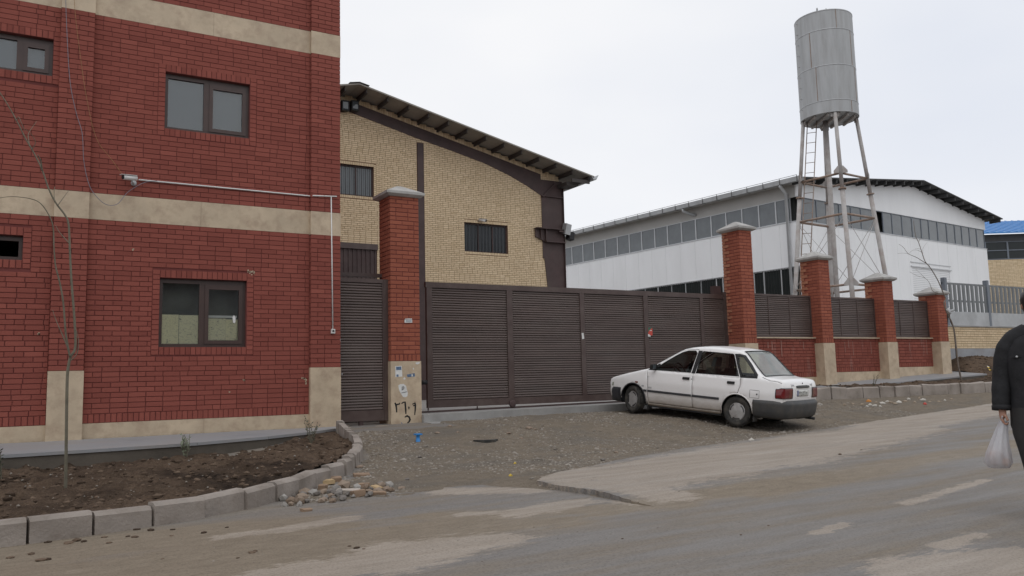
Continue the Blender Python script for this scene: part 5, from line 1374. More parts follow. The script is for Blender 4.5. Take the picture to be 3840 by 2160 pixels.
def arch(cx, cz, r, a0, a1, n=18): return [(cx+r*math.cos(R(a0+(a1-a0)*i/n)), cz+r*math.sin(R(a0+(a1-a0)*i/n))) for i in range(n+1)]
WR = .272; AR = .318; AZ = .285
side_poly = list(TOPL)+[(-.80,.42),(-.42,.34)]+arch(0, AZ, AR, 170, -12)+[(.33,.185),(2.0,.185)]+arch(2.345, AZ, AR-.005, 192, 0)+[(2.68,.25),(2.95,.28)]
def body_y(x, z):
    if z > .88: y = .768-(z-.88)*.295-(z-.88)**2*.04
    elif z > .66: y = .800-(z-.66)*.145
    elif z > .5: y = .797+(z-.5)*.019
    else: y = .797-max(0, .42-z)**2*1.0
    if z > .66 and z < .70: y -= 0
    if x > 1.9: y -= .105*((x-1.9)/1.12)**2.2
    if x < .2: y -= .075*((.2-x)/1.1)**2
    return y
RE = .055
def sil_dist(x, z): return min(dist_seg(x, z, *TOPL[i], *TOPL[i+1]) for i in range(len(TOPL)-1))
def side_pt(x, z, off=0.):
    d = sil_dist(x, z); y = body_y(x, z)
    if d < RE: y -= RE-math.sqrt(max(0, RE*RE-(RE-d)**2))
    return Vector((x, y+off, z))
# windows and door lines (side view)
fwin = [(1.865,.905),(1.02,.915),(.955,1.30),(1.00,1.345),(1.16,1.338),(1.28,1.300),(1.42,1.222),(1.66,1.065)]
rwin = [(.90,.915),(-.015,.925),(.065,1.10),(.165,1.318),(.20,1.332),(.825,1.345),(.86,1.30)]
qwin = [(-.085,.935),(-.335,.948),(-.325,.985),(-.185,1.14),(-.035,1.290),(.045,1.300),(.09,1.28),(.02,1.12)]
qfrm = [(-.045,.905),(-.375,.915),(-.375,.985),(-.215,1.17),(-.06,1.325),(.06,1.345),(.155,1.340),(.055,1.11)]
bpil = [(1.00,.905),(.92,.905),(.845,1.355),(.935,1.355)]
mtri = [(2.015,.895),(1.865,.900),(1.72,1.02),(1.77,1.045)]
fdoor = [(2.03,.885),(1.99,.70),(1.985,.45),(1.96,.235),(.94,.235),(.955,.60),(.96,.905)]
rdoor = [(.96,.905),(.955,.60),(.94,.235),(.335,.235),(.315,.38),(.235,.50),(.10,.595),(-.02,.62),(-.055,.75),(-.05,.90)]
car = thing('sedan', 'white four door sedan with grey bumpers parked slantwise at the gate', 'car', (0, 0, 0))
def gap_lines():
    out = []
    for P in (fdoor+[], rdoor[2:]): out.append(P)
    out.append([(1.02,.905),(.955,1.36),(.93,1.372),(1.15,1.368),(1.30,1.325),(1.46,1.235),(1.70,1.085)][1:])
    out.append([(-.46,.945),(-.60,.900),(-.76,.888),(-.835,.862)])
    return out
GAPS = gap_lines(); GWD = .0045
def offset_line(P, d):
    out = []
    for i in range(len(P)):
        a, b = P[max(0, i-1)], P[min(len(P)-1, i+1)]; L = math.hypot(b[0]-a[0], b[1]-a[1]) or 1
        out.append((P[i][0]-(b[1]-a[1])/L*d, P[i][1]+(b[0]-a[0])/L*d))
    return out
pts = []; edges = []
def add_loop(P, closed=True):
    b = len(pts); pts.extend(Vector(p) for p in P); n = len(P)
    for i in range(n if closed else n-1): edges.append((b+i, b+(i+1) % n))
outer = []
for i in range(len(side_poly)):
    a, b = side_poly[i], side_poly[(i+1) % len(side_poly)]; k = max(1, int(math.hypot(b[0]-a[0], b[1]-a[1])/.06)) if i >= len(TOPL)-1 else 1
    for q in range(k): outer.append((a[0]+(b[0]-a[0])*q/k, a[1]+(b[1]-a[1])*q/k))
nb = len(outer); add_loop(outer)
for P in (fwin, rwin, qwin, qfrm, bpil, mtri): add_loop(densify(P, .07))
for P in GAPS:
    Q = densify(P, .06, False); add_loop(offset_line(Q, GWD), False); add_loop(offset_line(Q, -GWD), False)
# extra rows close to the silhouette so that the rounded edge is smooth
for d in (.012, .028, .045):
    Q = offset_line(densify(TOPL, .05, False), d)
    for q in Q:
        if in_poly(q[0], q[1], outer) and sil_dist(*q) > d*.8: pts.append(Vector(q))
x = -.9
while x < 3.05:
    z = .18
    while z < 1.45:
        if in_poly(x, z, outer) and sil_dist(x, z) > .055: pts.append(Vector((x+random.uniform(-.006,.006), z+random.uniform(-.006,.006))))
        z += .042
    x += .05
V, E_, F, *_ = delaunay_2d_cdt(pts, edges, [list(range(nb))], 1, 1e-5)
V = [(v.x, v.y) for v in V]
def region(cx, cz):
    for P in GAPS:
        for i in range(len(P)-1):
            if dist_seg(cx, cz, *P[i], *P[i+1]) < GWD*1.05: return 'gap'
    if in_poly(cx, cz, fwin): return 'fwin'
    if in_poly(cx, cz, rwin): return 'rwin'
    if in_poly(cx, cz, qwin): return 'qwin'
    if in_poly(cx, cz, qfrm) or in_poly(cx, cz, bpil) or in_poly(cx, cz, mtri): return 'blk'
    if in_poly(cx, cz, fdoor): return 'fdoor'
    if in_poly(cx, cz, rdoor): return 'rdoor'
    return 'body'
tri = {}
for f in F:
    cx = sum(V[i][0] for i in f)/3; cz = sum(V[i][1] for i in f)/3
    tri.setdefault(region(cx, cz), []).append(f)
S3 = [side_pt(*v) for v in V]
def side_mesh(reg, mb, s, off=0., mi=0):
    used = {}; fs = []; vs = []
    for f in tri.get(reg, []):
        g = []
        for i in f:
            if i not in used: used[i] = len(vs); p = S3[i]; vs.append((p.x, s*(p.y+off), p.z))
            g.append(used[i])
        a, b, c = (Vector(vs[k]) for k in g[:3])
        if (b-a).cross(c-a).y*s < 0: g.reverse()
        fs.append(tuple(g))
    mb.add(vs, fs, .5, mi, True)
# ---- body shell: two sides and the skin between them
bodym = MB()
for s in (1, -1): side_mesh('body', bodym, s)
NC = 14
def crown(i):
    x, z = TOPL[i]
    if I_WS[0] <= i <= I_WS[1]: return (.055, .02)
    if I_RW[0] <= i <= I_RW[1]: return (-.045, .02)
    if i < 4: return (.075, 0.)
    if i > 27: return (-.035, 0.)
    if 12 <= i <= 20: return (0, .028)
    return (0, .022)
def skin_pt(i, t):         # t -1..1 across
    x, z = TOPL[i]; ye = body_y(x, z)-RE; cx, cz = crown(i); k = 1-t*t
    # soften between neighbours
    return Vector((x+cx*k, ye*t, z+cz*k))
ts = [-1+2*j/NC for j in range(NC+1)]; ts[1] = -.90; ts[-2] = .90
grid = [[skin_pt(i, t) for t in ts] for i in range(len(TOPL))]
glassW, glassR = MB(), MB(); sealm = MB()
for i in range(len(TOPL)-1):
    for j in range(NC):
        q = [grid[i][j], grid[i+1][j], grid[i+1][j+1], grid[i][j+1]]
        tgt = bodym
        if I_WS[0] <= i < I_WS[1] and 1 <= j < NC-1: tgt = glassW
        if I_RW[0] <= i < I_RW[1] and 1 <= j < NC-1: tgt = glassR
        tgt.add(q, [(3,2,1,0)], .5, 0, True)
bmesh_obj = None
def merge(me, d=.0006):
    bm = bmesh.new(); bm.from_mesh(me); bmesh.ops.remove_doubles(bm, verts=bm.verts, dist=d); bm.to_mesh(me); bm.free(); me.update()
me = bodym.mesh('body', [MAT['paint'], MAT['seat']]); merge(me)
bo = link_mesh('body', me, car)
md = bo.modifiers.new('thickness', 'SOLIDIFY'); md.thickness = .012; md.offset = -1; md.material_offset = 1; md.material_offset_rim = 0
for s, nm in ((1, 'l'), (-1, 'r')):
    for reg, name in (('fdoor', 'door'), ('rdoor', 'door')):
        m = MB(); side_mesh(reg, m, s); me = m.mesh(name, [MAT['paint'], MAT['seat']]); d_ = link_mesh(name, me, car)
        md = d_.modifiers.new('thickness', 'SOLIDIFY'); md.thickness = .012; md.offset = -1; md.material_offset = 1
        # handle and window of that door
        hx = 1.10 if reg == 'fdoor' else .13
        h = MB(); y = body_y(hx, .80); h.hexa([(hx-.075,s*(y-.005),.775),(hx+.075,s*(y-.005),.775),(hx+.075,s*(y+.022),.775),(hx-.075,s*(y+.022),.775),(hx-.075,s*(y-.005),.825),(hx+.075,s*(y-.005),.825),(hx+.072,s*(y+.018),.822),(hx-.072,s*(y+.018),.822)])
        h.build('handle', MAT['black'], d_)
        if reg == 'fdoor': k = MB(); k.tube([(hx-.12, s*(y-.0), .795), (hx-.12, s*(y+.006), .795)], .010, 8); k.build('lock', MAT['black'], d_)
        w = MB(); side_mesh('fwin' if reg == 'fdoor' else 'rwin', w, s, -.014); w.build('window', MAT['carglass'], d_)
        # rubbing strip on the door
        r_ = MB(); xs = axis([(.965, 1.975, .1)]) if reg == 'fdoor' else axis([(.36, .945, .1)])
        for q in range(len(xs)-1):
            a, b = xs[q], xs[q+1]; zc = .475
            r_.hexa([(a,s*(body_y(a,.47)-.004),zc-.024),(b,s*(body_y(b,.47)-.004),zc-.024),(b,s*(body_y(b,.47)+.018),zc-.018),(a,s*(body_y(a,.47)+.018),zc-.018),(a,s*(body_y(a,.47)-.004),zc+.024),(b,s*(body_y(b,.47)-.004),zc+.024),(b,s*(body_y(b,.47)+.018),zc+.018),(a,s*(body_y(a,.47)+.018),zc+.018)])
        r_.build('rubbing_strip', MAT['frontbumper'], d_)
    m = MB(); side_mesh('blk', m, s, .001); side_mesh('gap', m, s, -.006); me = m.mesh('black_trim', [MAT['black'], MAT['black']]); link_mesh('black_trim', me, car)
    m = MB(); side_mesh('qwin', m, s, -.012); m.build('quarter_window', MAT['carglass'], car)
    # window seals: thin dark lines round the side glass
    sl = MB()
    for P in (fwin, rwin, qwin):
        Q = densify(P, .06); sl.tube([Vector((side_pt(*q).x, s*(side_pt(*q).y-.006), side_pt(*q).z)) for q in Q+[Q[0]]], .009, 5)
    sl.build('window_seal', MAT['black'], car)
    # fender strip
    r_ = MB(); a, b, zc = 2.0, 2.075, .475
    r_.hexa([(a,s*(body_y(a,.47)-.004),zc-.024),(b,s*(body_y(b,.47)-.004),zc-.024),(b,s*(body_y(b,.47)+.018),zc-.018),(a,s*(body_y(a,.47)+.018),zc-.018),(a,s*(body_y(a,.47)-.004),zc+.024),(b,s*(body_y(b,.47)-.004),zc+.024),(b,s*(body_y(b,.47)+.018),zc+.018),(a,s*(body_y(a,.47)+.018),zc+.018)])
    r_.build('rubbing_strip', MAT['frontbumper'], car)
    # side repeater
    m = MB(); y = body_y(2.25, .63); m.box(2.225, 2.285, s*y-.012, s*y+.012, .615, .645); m.build('side_indicator', MAT['tailamber'], car)
    # wheel arch lips and liners
    for cx, rr, a0, a1_ in ((0, AR, 182, -8), (2.345, AR-.005, 188, 4)):
        A = arch(cx, AZ, rr, a0, a1_, 24); m = MB(); m.tube([(px_, s*(body_y(px_, pz_)-.002), pz_) for px_, pz_ in A], .013, 6); m.build('arch_lip', MAT['paint'] if cx == 0 else MAT['frontbumper'], car)
        m = MB(); A2 = arch(cx, AZ, rr+.012, 200, -20, 20); n = len(A2)
        m.add([(px_, s*(body_y(px_, .5)-.02), pz_) for px_, pz_ in A2]+[(px_, s*.42, pz_) for px_, pz_ in A2], [(i, i+1, n+i+1, n+i) for i in range(n-1)], .5, 0, True); m.build('arch_liner', MAT['black'], car)
    # mirror
    m = MB(); y = s*.80
    m.hexa([(1.80,y-.04,.925),(1.86,y-.04,.925),(1.88,y+s*.10,.915),(1.82,y+s*.10,.915),(1.79,y-.04,1.02),(1.85,y-.04,1.02),(1.87,y+s*.10,1.01),(1.81,y+s*.10,1.01)]) if s > 0 else m.hexa([(1.82,y-.10,.915),(1.88,y-.10,.915),(1.86,y+.04,.925),(1.80,y+.04,.925),(1.81,y-.10,1.01),(1.87,y-.10,1.01),(1.85,y+.04,1.02),(1.79,y+.04,1.02)])
    mo = m.build('mirror', MAT['black'], car)
    m = MB(); m.add([(1.799,y+s*.005,.932),(1.813,y+s*.092,.924),(1.805,y+s*.092,1.003),(1.790,y+s*.005,1.012)], [(0,1,2,3)]); m.build('mirror_glass', MAT['pane'], mo)
    # mud flap
    m = MB(); m.box(1.985, 2.0, min(s*.60, s*.775), max(s*.60, s*.775), .09, .34); m.build('mud_flap', MAT['trimgrey'], car)
    m = MB(); m.box(-.335, -.32, min(s*.60, s*.745), max(s*.60, s*.745), .12, .32); m.build('mud_flap', MAT['trimgrey'], car)
glassW.build('windscreen', MAT['carglass'], car); glassR.build('rear_window', MAT['dust_sky_glass'], car)
for rng, nm in ((I_WS, 'windscreen_seal'), (I_RW, 'rear_window_seal')):
    m = MB(); P = [grid[i][1] for i in range(rng[0], rng[1]+1)]+[grid[rng[1]][j] for j in range(2, NC)]+[grid[i][NC-1] for i in range(rng[1]-1, rng[0]-1, -1)]+[grid[rng[0]][j] for j in range(NC-2, 1, -1)]
    m.tube(P+[P[0]], .014, 6); m.build(nm, MAT['black'], car)
# side trim and details on one flank only
y = body_y(-.335, .63)
m = MB(); fd = [(-.44,.56),(-.26,.56),(-.26,.70),(-.44,.70),(-.44,.56)]
m.tube([side_pt(*p, .001) for p in densify(fd, .05, False)], .0035, 4); fo = m.build('fuel_flap', MAT['trimgrey'], car)
m = MB(); p = side_pt(-.40, .63, .004); m.tube([p, p+Vector((0,.008,0))], .014, 8); m.build('flap_lock', MAT['black'], fo)
m = MB()
for (bx_, bz, w_, h_) in ((2.10,.565,.055,.018),(1.955,.545,.02,.018),(1.925,.545,.02,.018),(1.895,.545,.02,.018)):
    p = side_pt(bx_, bz, .002); m.box(p.x-w_/2, p.x+w_/2, p.y-.001, p.y+.002, bz-h_, bz+h_)
m.build('badge', MAT['galv'], car)
# ---- boot lid details (rear face)
def rear_pt(y, z):
    for i in range(27, len(TOPL)-1):
        (xa, za), (xb, zb) = TOPL[i], TOPL[i+1]
        if zb <= z <= za:
            k = (za-z)/(za-zb) if za != zb else 0; x = xa+(xb-xa)*k; ye = body_y(x, z)-RE; t = y/ye
            return Vector((x-.035*(1-t*t), y, z))
    return Vector((-.92, y, z))
def rear_patch(name, y0, y1, z0, z1, off, mat, par=car, rnd_=0., ny=6, nz=4, thick=.012):
    m = MB(); P = []
    for a in range(nz+1):
        for b in range(ny+1):
            yy = y0+(y1-y0)*b/ny; zz = z0+(z1-z0)*a/nz
            if rnd_: 
                # pull corners in
                ey = min(b, ny-b)/ny; ez = min(a, nz-a)/nz
                if ey == 0 and ez == 0: yy += rnd_*(1 if b == 0 else -1); zz += rnd_*.6*(1 if a == 0 else -1)
            P.append(rear_pt(yy, zz)+Vector((-off, 0, 0)))
    n = ny+1; fs = [(a*n+b, (a+1)*n+b, (a+1)*n+b+1, a*n+b+1) for a in range(nz) for b in range(ny)]
    if y1 < y0: fs = [tuple(reversed(f)) for f in fs]
    base = len(P); rim = [b for b in range(ny+1)]+[a*n+ny for a in range(1, nz+1)]+[nz*n+b for b in range(ny-1, -1, -1)]+[a*n for a in range(nz-1, 0, -1)]
    P2 = [P[i]+Vector((thick, 0, 0)) for i in rim]; k = len(rim)
    fs2 = [(rim[i], rim[(i+1) % k], base+(i+1) % k, base+i) for i in range(k)]
    m.add(P+P2, fs, .5, 0, True); m.add([], [], .5)
    b_ = 0
    for f in fs2: m.f.append(tuple(f)); m.t.append(.5); m.m.append(0); m.sm.append(False)
    return m.build(name, mat, par)
for s in (1, -1):
    # wrap-round tail lamp: a shell over the rear corner
    m = MB(); path = []
    Z0, Z1 = .59, .775
    for yy in (.41, .47, .53, .59, .635): path.append((rear_pt(yy, .68).x-.010, yy))
    corner = rear_pt(.645, .68); xs_ = [(-.903,.664), (-.895,.698), (-.872,.722), (-.838,.732), (-.79,.739), (-.745,.743)]
    path += xs_
    nz_ = 5
    for k, (px_, py_) in enumerate(path):
        for a in range(nz_+1):
            zz = Z0+(Z1-Z0)*a/nz_; taper = 0
            if k >= len(path)-2 and a == nz_: zz -= .02
            inx = .006 if a in (0, nz_) else 0
            dy = max(0, zz-.66)*.145
            m.v.append((px_+inx*(1 if k < 6 else 0), s*(py_+.012-dy*(1 if k > 4 else 0)-inx*(1 if k >= 5 else 0)), zz))
    n = nz_+1
    for k in range(len(path)-1):
        for a in range(nz_):
            f = (k*n+a, k*n+a+1, (k+1)*n+a+1, (k+1)*n+a)
            if s < 0: f = tuple(reversed(f))
            m.f.append(tuple(reversed(f))); m.t.append(.5); m.m.append(1 if k < 2 and a < 4 else 0); m.sm.append(True)
    tl = m.build('tail_lamp', [MAT['taillight'], MAT['tailamber']], car)
    edge = [(v[0], v[1], v[2]) for v in m.v]
    fr_ = MB(); n2 = len(path)
    loop = [edge[k*n] for k in range(n2)]+[edge[(n2-1)*n+a] for a in range(1, n)]+[edge[k*n+n-1] for k in range(n2-2, -1, -1)]+[edge[a] for a in range(n-2, 0, -1)]
    fr_.tube([Vector(p) for p in loop+[loop[0]]], .006, 5); fr_.build('lamp_rim', MAT['black'], tl)
rear_patch('plate_garnish', -.27, .27, .775, .825, .016, MAT['trimgrey'], rnd_=.012, thick=.02)
rec = MB()
for (a, b, c, d_) in ((-.30,-.285,.60,.80), (.285,.30,.60,.80), (-.285,.285,.60,.612)):
    p0, p1 = rear_pt(a, c), rear_pt(b, d_); rec.box(min(p0.x, p1.x)-.006, max(p0.x, p1.x)+.004, a, b, c, d_)
rec.build('plate_surround', MAT['paint'], car)
pl_ = rear_patch('number_plate', -.24, .24, .625, .735, .010, MAT['plate'], thick=.004)
rear_patch('plate_band', .205, .24, .627, .733, .0125, MAT['plateblue'], pl_, thick=.002)
def plate_stroke(ptsyz, w):
    m = MB(); P = [rear_pt(y_, z_)+Vector((-.0135, 0, 0)) for y_, z_ in ptsyz]; n = len(P); L_, R_ = [], []
    for i in range(n):
        t_ = P[min(i+1, n-1)]-P[max(i-1, 0)]; nn = Vector((0, -t_.z, t_.y)).normalized()
        L_.append(P[i]+nn*w/2); R_.append(P[i]-nn*w/2)
    m.add(L_+R_, [(i, i+1, n+i+1, n+i) for i in range(n-1)])
    for k in range(len(m.f)):
        a, b, c = (Vector(m.v[q]) for q in m.f[k][:3])
        if (b-a).cross(c-a).x > 0: m.f[k] = tuple(reversed(m.f[k]))
    m.build('plate_digit', MAT['ink'], pl_)
def glyph(kind, y, z, h):  # Persian numerals, y decreases to the right as seen from behind
    G_ = {'1': [[(0,1),(.18,.7),(.2,0)]], '7': [[(0,1),(.25,0),(.5,1)]], '8': [[(0,0),(.25,1),(.5,0)]], '2': [[(0,1),(.12,.6),(.14,0)], [(.12,.62),(.3,.62),(.42,1)]],
          '6': [[(0,1),(.3,1),(.34,.5),(.36,0)]], 'j': [[(.0,.75),(.3,.85),(.55,.78),(.2,.55),(.05,.25),(.25,0),(.55,.08)], [(.27,.34),(.36,.34)]]}
    for st in G_[kind]: plate_stroke([(y-px_*h, z+pz_*h) for px_, pz_ in st], .009)
yy = .19
for ch, w_ in (('1',.032),('7',.045),('j',.055),('8',.045),('2',.042),('6',.042)): glyph(ch, yy, .642, .074); yy -= w_
plate_stroke([(-.088,.63),(-.088,.73)], .004)
glyph('7', -.105, .645, .055); glyph('7', -.145, .645, .055)
m = MB(); p = rear_pt(.0, .862); m.lathe([(0,0),(.013,0),(.013,.008),(0,.008)], p+Vector((-.001,0,0)), (-1,0,0), 10); m.build('boot_lock', MAT['black'], car)
for yb in (.375, -.375): rear_patch('boot_badge', yb-.035, yb+.035, .815, .845, .004, MAT['chrome'], thick=.004)
seam = MB(); seam.tube([rear_pt(y_, z_)+Vector((-.001,0,0)) for y_, z_ in ((.43,.60),(.43,.70),(.43,.80),(.445,.85))], .004, 4); seam.tube([rear_pt(y_, z_)+Vector((-.001,0,0)) for y_, z_ in ((-.43,.60),(-.43,.70),(-.43,.80),(-.445,.85))], .004, 4); seam.build('boot_seam', MAT['black'], car)
# ---- bumpers
def bumper(name, mat, plan, prof, side_sign):
    # plan: (x, y) half path from centre outwards; prof: (inset, z)
    m = MB(); full = [(x_, -y_) for x_, y_ in reversed(plan)]+[(x_, y_) for x_, y_ in plan[1:]]
    n = len(prof); N_ = len(full)
    for k, (x_, y_) in enumerate(full):
        a, b = full[max(0, k-1)], full[min(N_-1, k+1)]; tx, ty = b[0]-a[0], b[1]-a[1]; L = math.hypot(tx, ty); nx_, ny_ = ty/L*side_sign, -tx/L*side_sign
        for ins, z in prof: m.v.append((x_-nx_*ins, y_-ny_*ins, z))
    for k in range(N_-1):
        for a in range(n-1):
            f = (k*n+a, (k+1)*n+a, (k+1)*n+a+1, k*n+a+1)
            m.f.append(f if side_sign > 0 else tuple(reversed(f))); m.t.append(.5); m.m.append(0); m.sm.append(True)
    for k in (0, N_-1):
        f = tuple(k*n+a for a in range(n)); m.f.append(f); m.t.append(.5); m.m.append(0); m.sm.append(False)
    return m.build(name, mat, car)
rp = [(-.985,0),(-.98,.30),(-.965,.50),(-.94,.62),(-.895,.705),(-.83,.752),(-.70,.782),(-.52,.795),(-.36,.800),(-.325,.802)]
rprof = [(.16,.20),(.075,.215),(.035,.255),(.012,.36),(.006,.44),(.0,.475),(.004,.50),(.02,.530),(.05,.548),(.12,.556)]
bumper('rear_bumper', MAT['trimgrey'], rp, rprof, -1)
fp = [(3.115,0),(3.105,.30),(3.07,.52),(3.00,.66),(2.90,.735),(2.78,.768),(2.68,.782)]
fprof = [(.16,.17),(.05,.19),(.018,.27),(.0,.37),(.0,.43),(.015,.475),(.06,.495),(.14,.50)]
bumper('front_bumper', MAT['frontbumper'], fp, fprof, 1)
for s in (1, -1):
    m = MB(); pth = [(3.05,.46),(3.045,.56),(3.02,.645),(2.975,.690),(2.93,.712),(2.885,.722)]
    for k, (px_, py_) in enumerate(pth): m.v += [(px_-.0, s*py_, .50), (px_-.005, s*py_, .565), (px_-.03, s*(py_-.004), .63)]
    for k in range(len(pth)-1):
        for a in range(2):
            f = (3*k+a, 3*k+3+a, 3*k+4+a, 3*k+1+a); m.f.append(f if s > 0 else tuple(reversed(f))); m.t.append(.5); m.m.append(0); m.sm.append(True)
    m.build('headlight', MAT['headlamp'], car)
m = MB(); m.tube([(-.80,-.42,.20),(-.98,-.42,.195)], .028, 10); m.build('exhaust_pipe', MAT['black'], car)
m = MB(); m.box(-.75, -.45, -.62, -.2, .17, .30); m.tube([(.3,-.3,.2),(-.5,-.35,.2)], .03, 8); m.build('silencer', MAT['black'], car)
m = MB(); m.box(-.80, 2.95, -.66, .66, .21, .27); m.box(.33, 2.0, -.735, -.70, .155, .22); m.box(.33, 2.0, .70, .735, .155, .22); m.build('underbody', MAT['black'], car)
# ---- wheels
def wheel(cx, s, steer):
    root = MB(); c = Vector((0,0,0)); w = .082
    prof = [(.165,-w*.70),(.20,-w*.92),(.240,-w),(.258,-w*.90),(.268,-w*.62),(WR,-w*.3),(WR,w*.3),(.268,w*.62),(.258,w*.90),(.240,w),(.20,w*.92),(.165,w*.70)]
    root.lathe(prof, (0,0,0), (0,1,0), 40)
    for k in range(44):                       # tread blocks
        a = 2*math.pi*k/44
        for off in (-.052, -.018, .018, .052):
            aa = a+off*.9; rr = WR+.002
            p = Vector((rr*math.sin(aa), off, rr*math.cos(aa))); tg = Vector((math.cos(aa), 0, -math.sin(aa)))
            root.obox(p-tg*.013-Vector((0,.014,0))-Vector((p.x,0,p.z)).normalized()*.008, tg*.026, Vector((0,.028,0)), Vector((p.x,0,p.z)).normalized()*.011)
    o = link_mesh('wheel', root.mesh('wheel', MAT['tyre']), car)
    h = MB(); f = s
    h.lathe([(0,.072*f),(.05,.074*f),(.10,.070*f),(.140,.060*f),(.168,.052*f),(.172,.040*f)] if f > 0 else [(.172,-.040),(.168,-.052),(.140,-.060),(.10,-.070),(.05,-.074),(0,-.072)], (0,0,0), (0,1,0), 36)
    ho = link_mesh('hubcap', h.mesh('hubcap', MAT['hub']), o)
    sl = MB()
    for k in range(3):
        for dk in (-.42, -.25, -.08, .08, .25, .42):
            a = 2*math.pi*k/3+dk; r0, r1 = .112, .150
            d1 = Vector((math.sin(a), 0, math.cos(a))); tg = Vector((math.cos(a), 0, -math.sin(a)))
            ya = .064*f; yb = .058*f
            sl.obox(d1*r0-tg*.008+Vector((0,ya-.004,0)), d1*(r1-r0), tg*.016, Vector((0,(yb-ya),0))+Vector((0,.010*f,0)))
    for k in range(3):
        a = 2*math.pi*k/3; d1 = Vector((math.sin(a), 0, math.cos(a))); tg = Vector((math.cos(a), 0, -math.sin(a)))
    link_mesh('hubcap_slot', sl.mesh('hubcap_slot', MAT['black']), ho)
    sp = MB()
    for k in range(3):
        a = 2*math.pi*k/3+math.pi/3; d1 = Vector((math.sin(a), 0, math.cos(a))); tg = Vector((math.cos(a), 0, -math.sin(a)))
        sp.prism([Vector((0,.072*f,0))-tg*.045, Vector((0,.072*f,0))+tg*.045, d1*.15+tg*.075+Vector((0,.058*f,0)), d1*.15-tg*.075+Vector((0,.058*f,0))], (0,.007*f,0))
    link_mesh('hubcap_spoke', sp.mesh('hubcap_spoke', MAT['hub']), ho)
    o.location = (cx, s*.695, WR); o.rotation_euler = (0, random.uniform(0, 6), R(steer))
wheel(0, 1, 0); wheel(0, -1, 0); wheel(2.345, 1, -20); wheel(2.345, -1, -20)
# ---- interior
def seat(x, y, nm='seat'):
    m = MB(); m.hexa([(x-.05,y-.23,.28),(x+.45,y-.23,.28),(x+.45,y+.23,.28),(x-.05,y+.23,.28),(x-.05,y-.23,.50),(x+.45,y-.23,.56),(x+.45,y+.23,.56),(x-.05,y+.23,.50)])
    m.hexa([(x-.08,y-.23,.48),(x+.06,y-.23,.48),(x+.06,y+.23,.48),(x-.08,y+.23,.48),(x-.28,y-.20,1.02),(x-.17,y-.20,1.02),(x-.17,y+.20,1.02),(x-.28,y+.20,1.02)])
    o = m.build(nm, MAT['seat'], car); h = MB()
    h.hexa([(x-.30,y-.12,1.06),(x-.22,y-.13,1.06),(x-.22,y+.13,1.06),(x-.30,y+.12,1.06),(x-.33,y-.10,1.24),(x-.26,y-.11,1.24),(x-.26,y+.11,1.24),(x-.33,y+.10,1.24)])
    h.tube([(x-.25,y-.06,1.0),(x-.26,y-.06,1.08)], .01, 5); h.tube([(x-.25,y+.06,1.0),(x-.26,y+.06,1.08)], .01, 5); h.build('headrest', MAT['seatgrey'], o)
seat(.95, .36); seat(.95, -.36)
m = MB(); m.hexa([(-.05,-.62,.28),(.45,-.62,.28),(.45,.62,.28),(-.05,.62,.28),(-.05,-.62,.52),(.45,-.62,.54),(.45,.62,.54),(-.05,.62,.52)])
m.hexa([(-.10,-.62,.50),(.04,-.62,.50),(.04,.62,.50),(-.10,.62,.50),(-.30,-.60,.95),(-.18,-.60,.97),(-.18,.60,.97),(-.30,.60,.95)]); m.build('rear_bench', MAT['seat'], car)
m = MB(); m.box(-.50, -.22, -.60, .60, .915, .935); m.build('parcel_shelf', MAT['seat'], car)
m = MB(); m.hexa([(1.62,-.66,.60),(2.0,-.66,.60),(2.0,.66,.60),(1.62,.66,.60),(1.68,-.66,.88),(2.02,-.64,.92),(2.02,.64,.92),(1.68,.66,.88)]); m.build('dashboard', MAT['seat'], car)
m = MB(); cst = Vector((1.50,.36,.90)); ax = Vector((-.9,0,.45)).normalized(); u = ax.orthogonal().normalized(); w = ax.cross(u)
m.tube([cst+(u*math.cos(2*math.pi*k/24)+w*math.sin(2*math.pi*k/24))*.185 for k in range(25)], .015, 8); m.tube([cst-u*.17, cst+u*.17], .018, 6); m.tube([cst, cst-ax*.2], .03, 6); m.build('steering_wheel', MAT['black'], car)
m = MB(); m.box(1.38, 1.42, -.12, .12, 1.24, 1.30); m.build('rear_view_mirror', MAT['black'], car)
m = MB(); m.tube([(1.18,.35,1.41),(.80,.36,1.62)], [.005,.0025], 6); m.tube([(1.24,.35,1.378),(1.16,.35,1.412)], .012, 6); m.build('antenna', MAT['black'], car)
m = MB(); m.tube([(2.06,.45,.93),(1.95,-.05,1.015)], .008, 5); m.tube([(2.06,-.15,.945),(1.95,-.6,.995)], .008, 5); m.build('wiper', MAT['black'], car)
m = MB(); bx = axis([(-.56, .56, .08)])
for k in range(len(bx)-1): m.hexa([(2.05,bx[k],.905),(2.12,bx[k],.90),(2.12,bx[k+1],.90),(2.05,bx[k+1],.905),(2.05,bx[k],.934),(2.12,bx[k],.922),(2.12,bx[k+1],.922),(2.05,bx[k+1],.934)])
m.build('cowl_grille', MAT['black'], car)
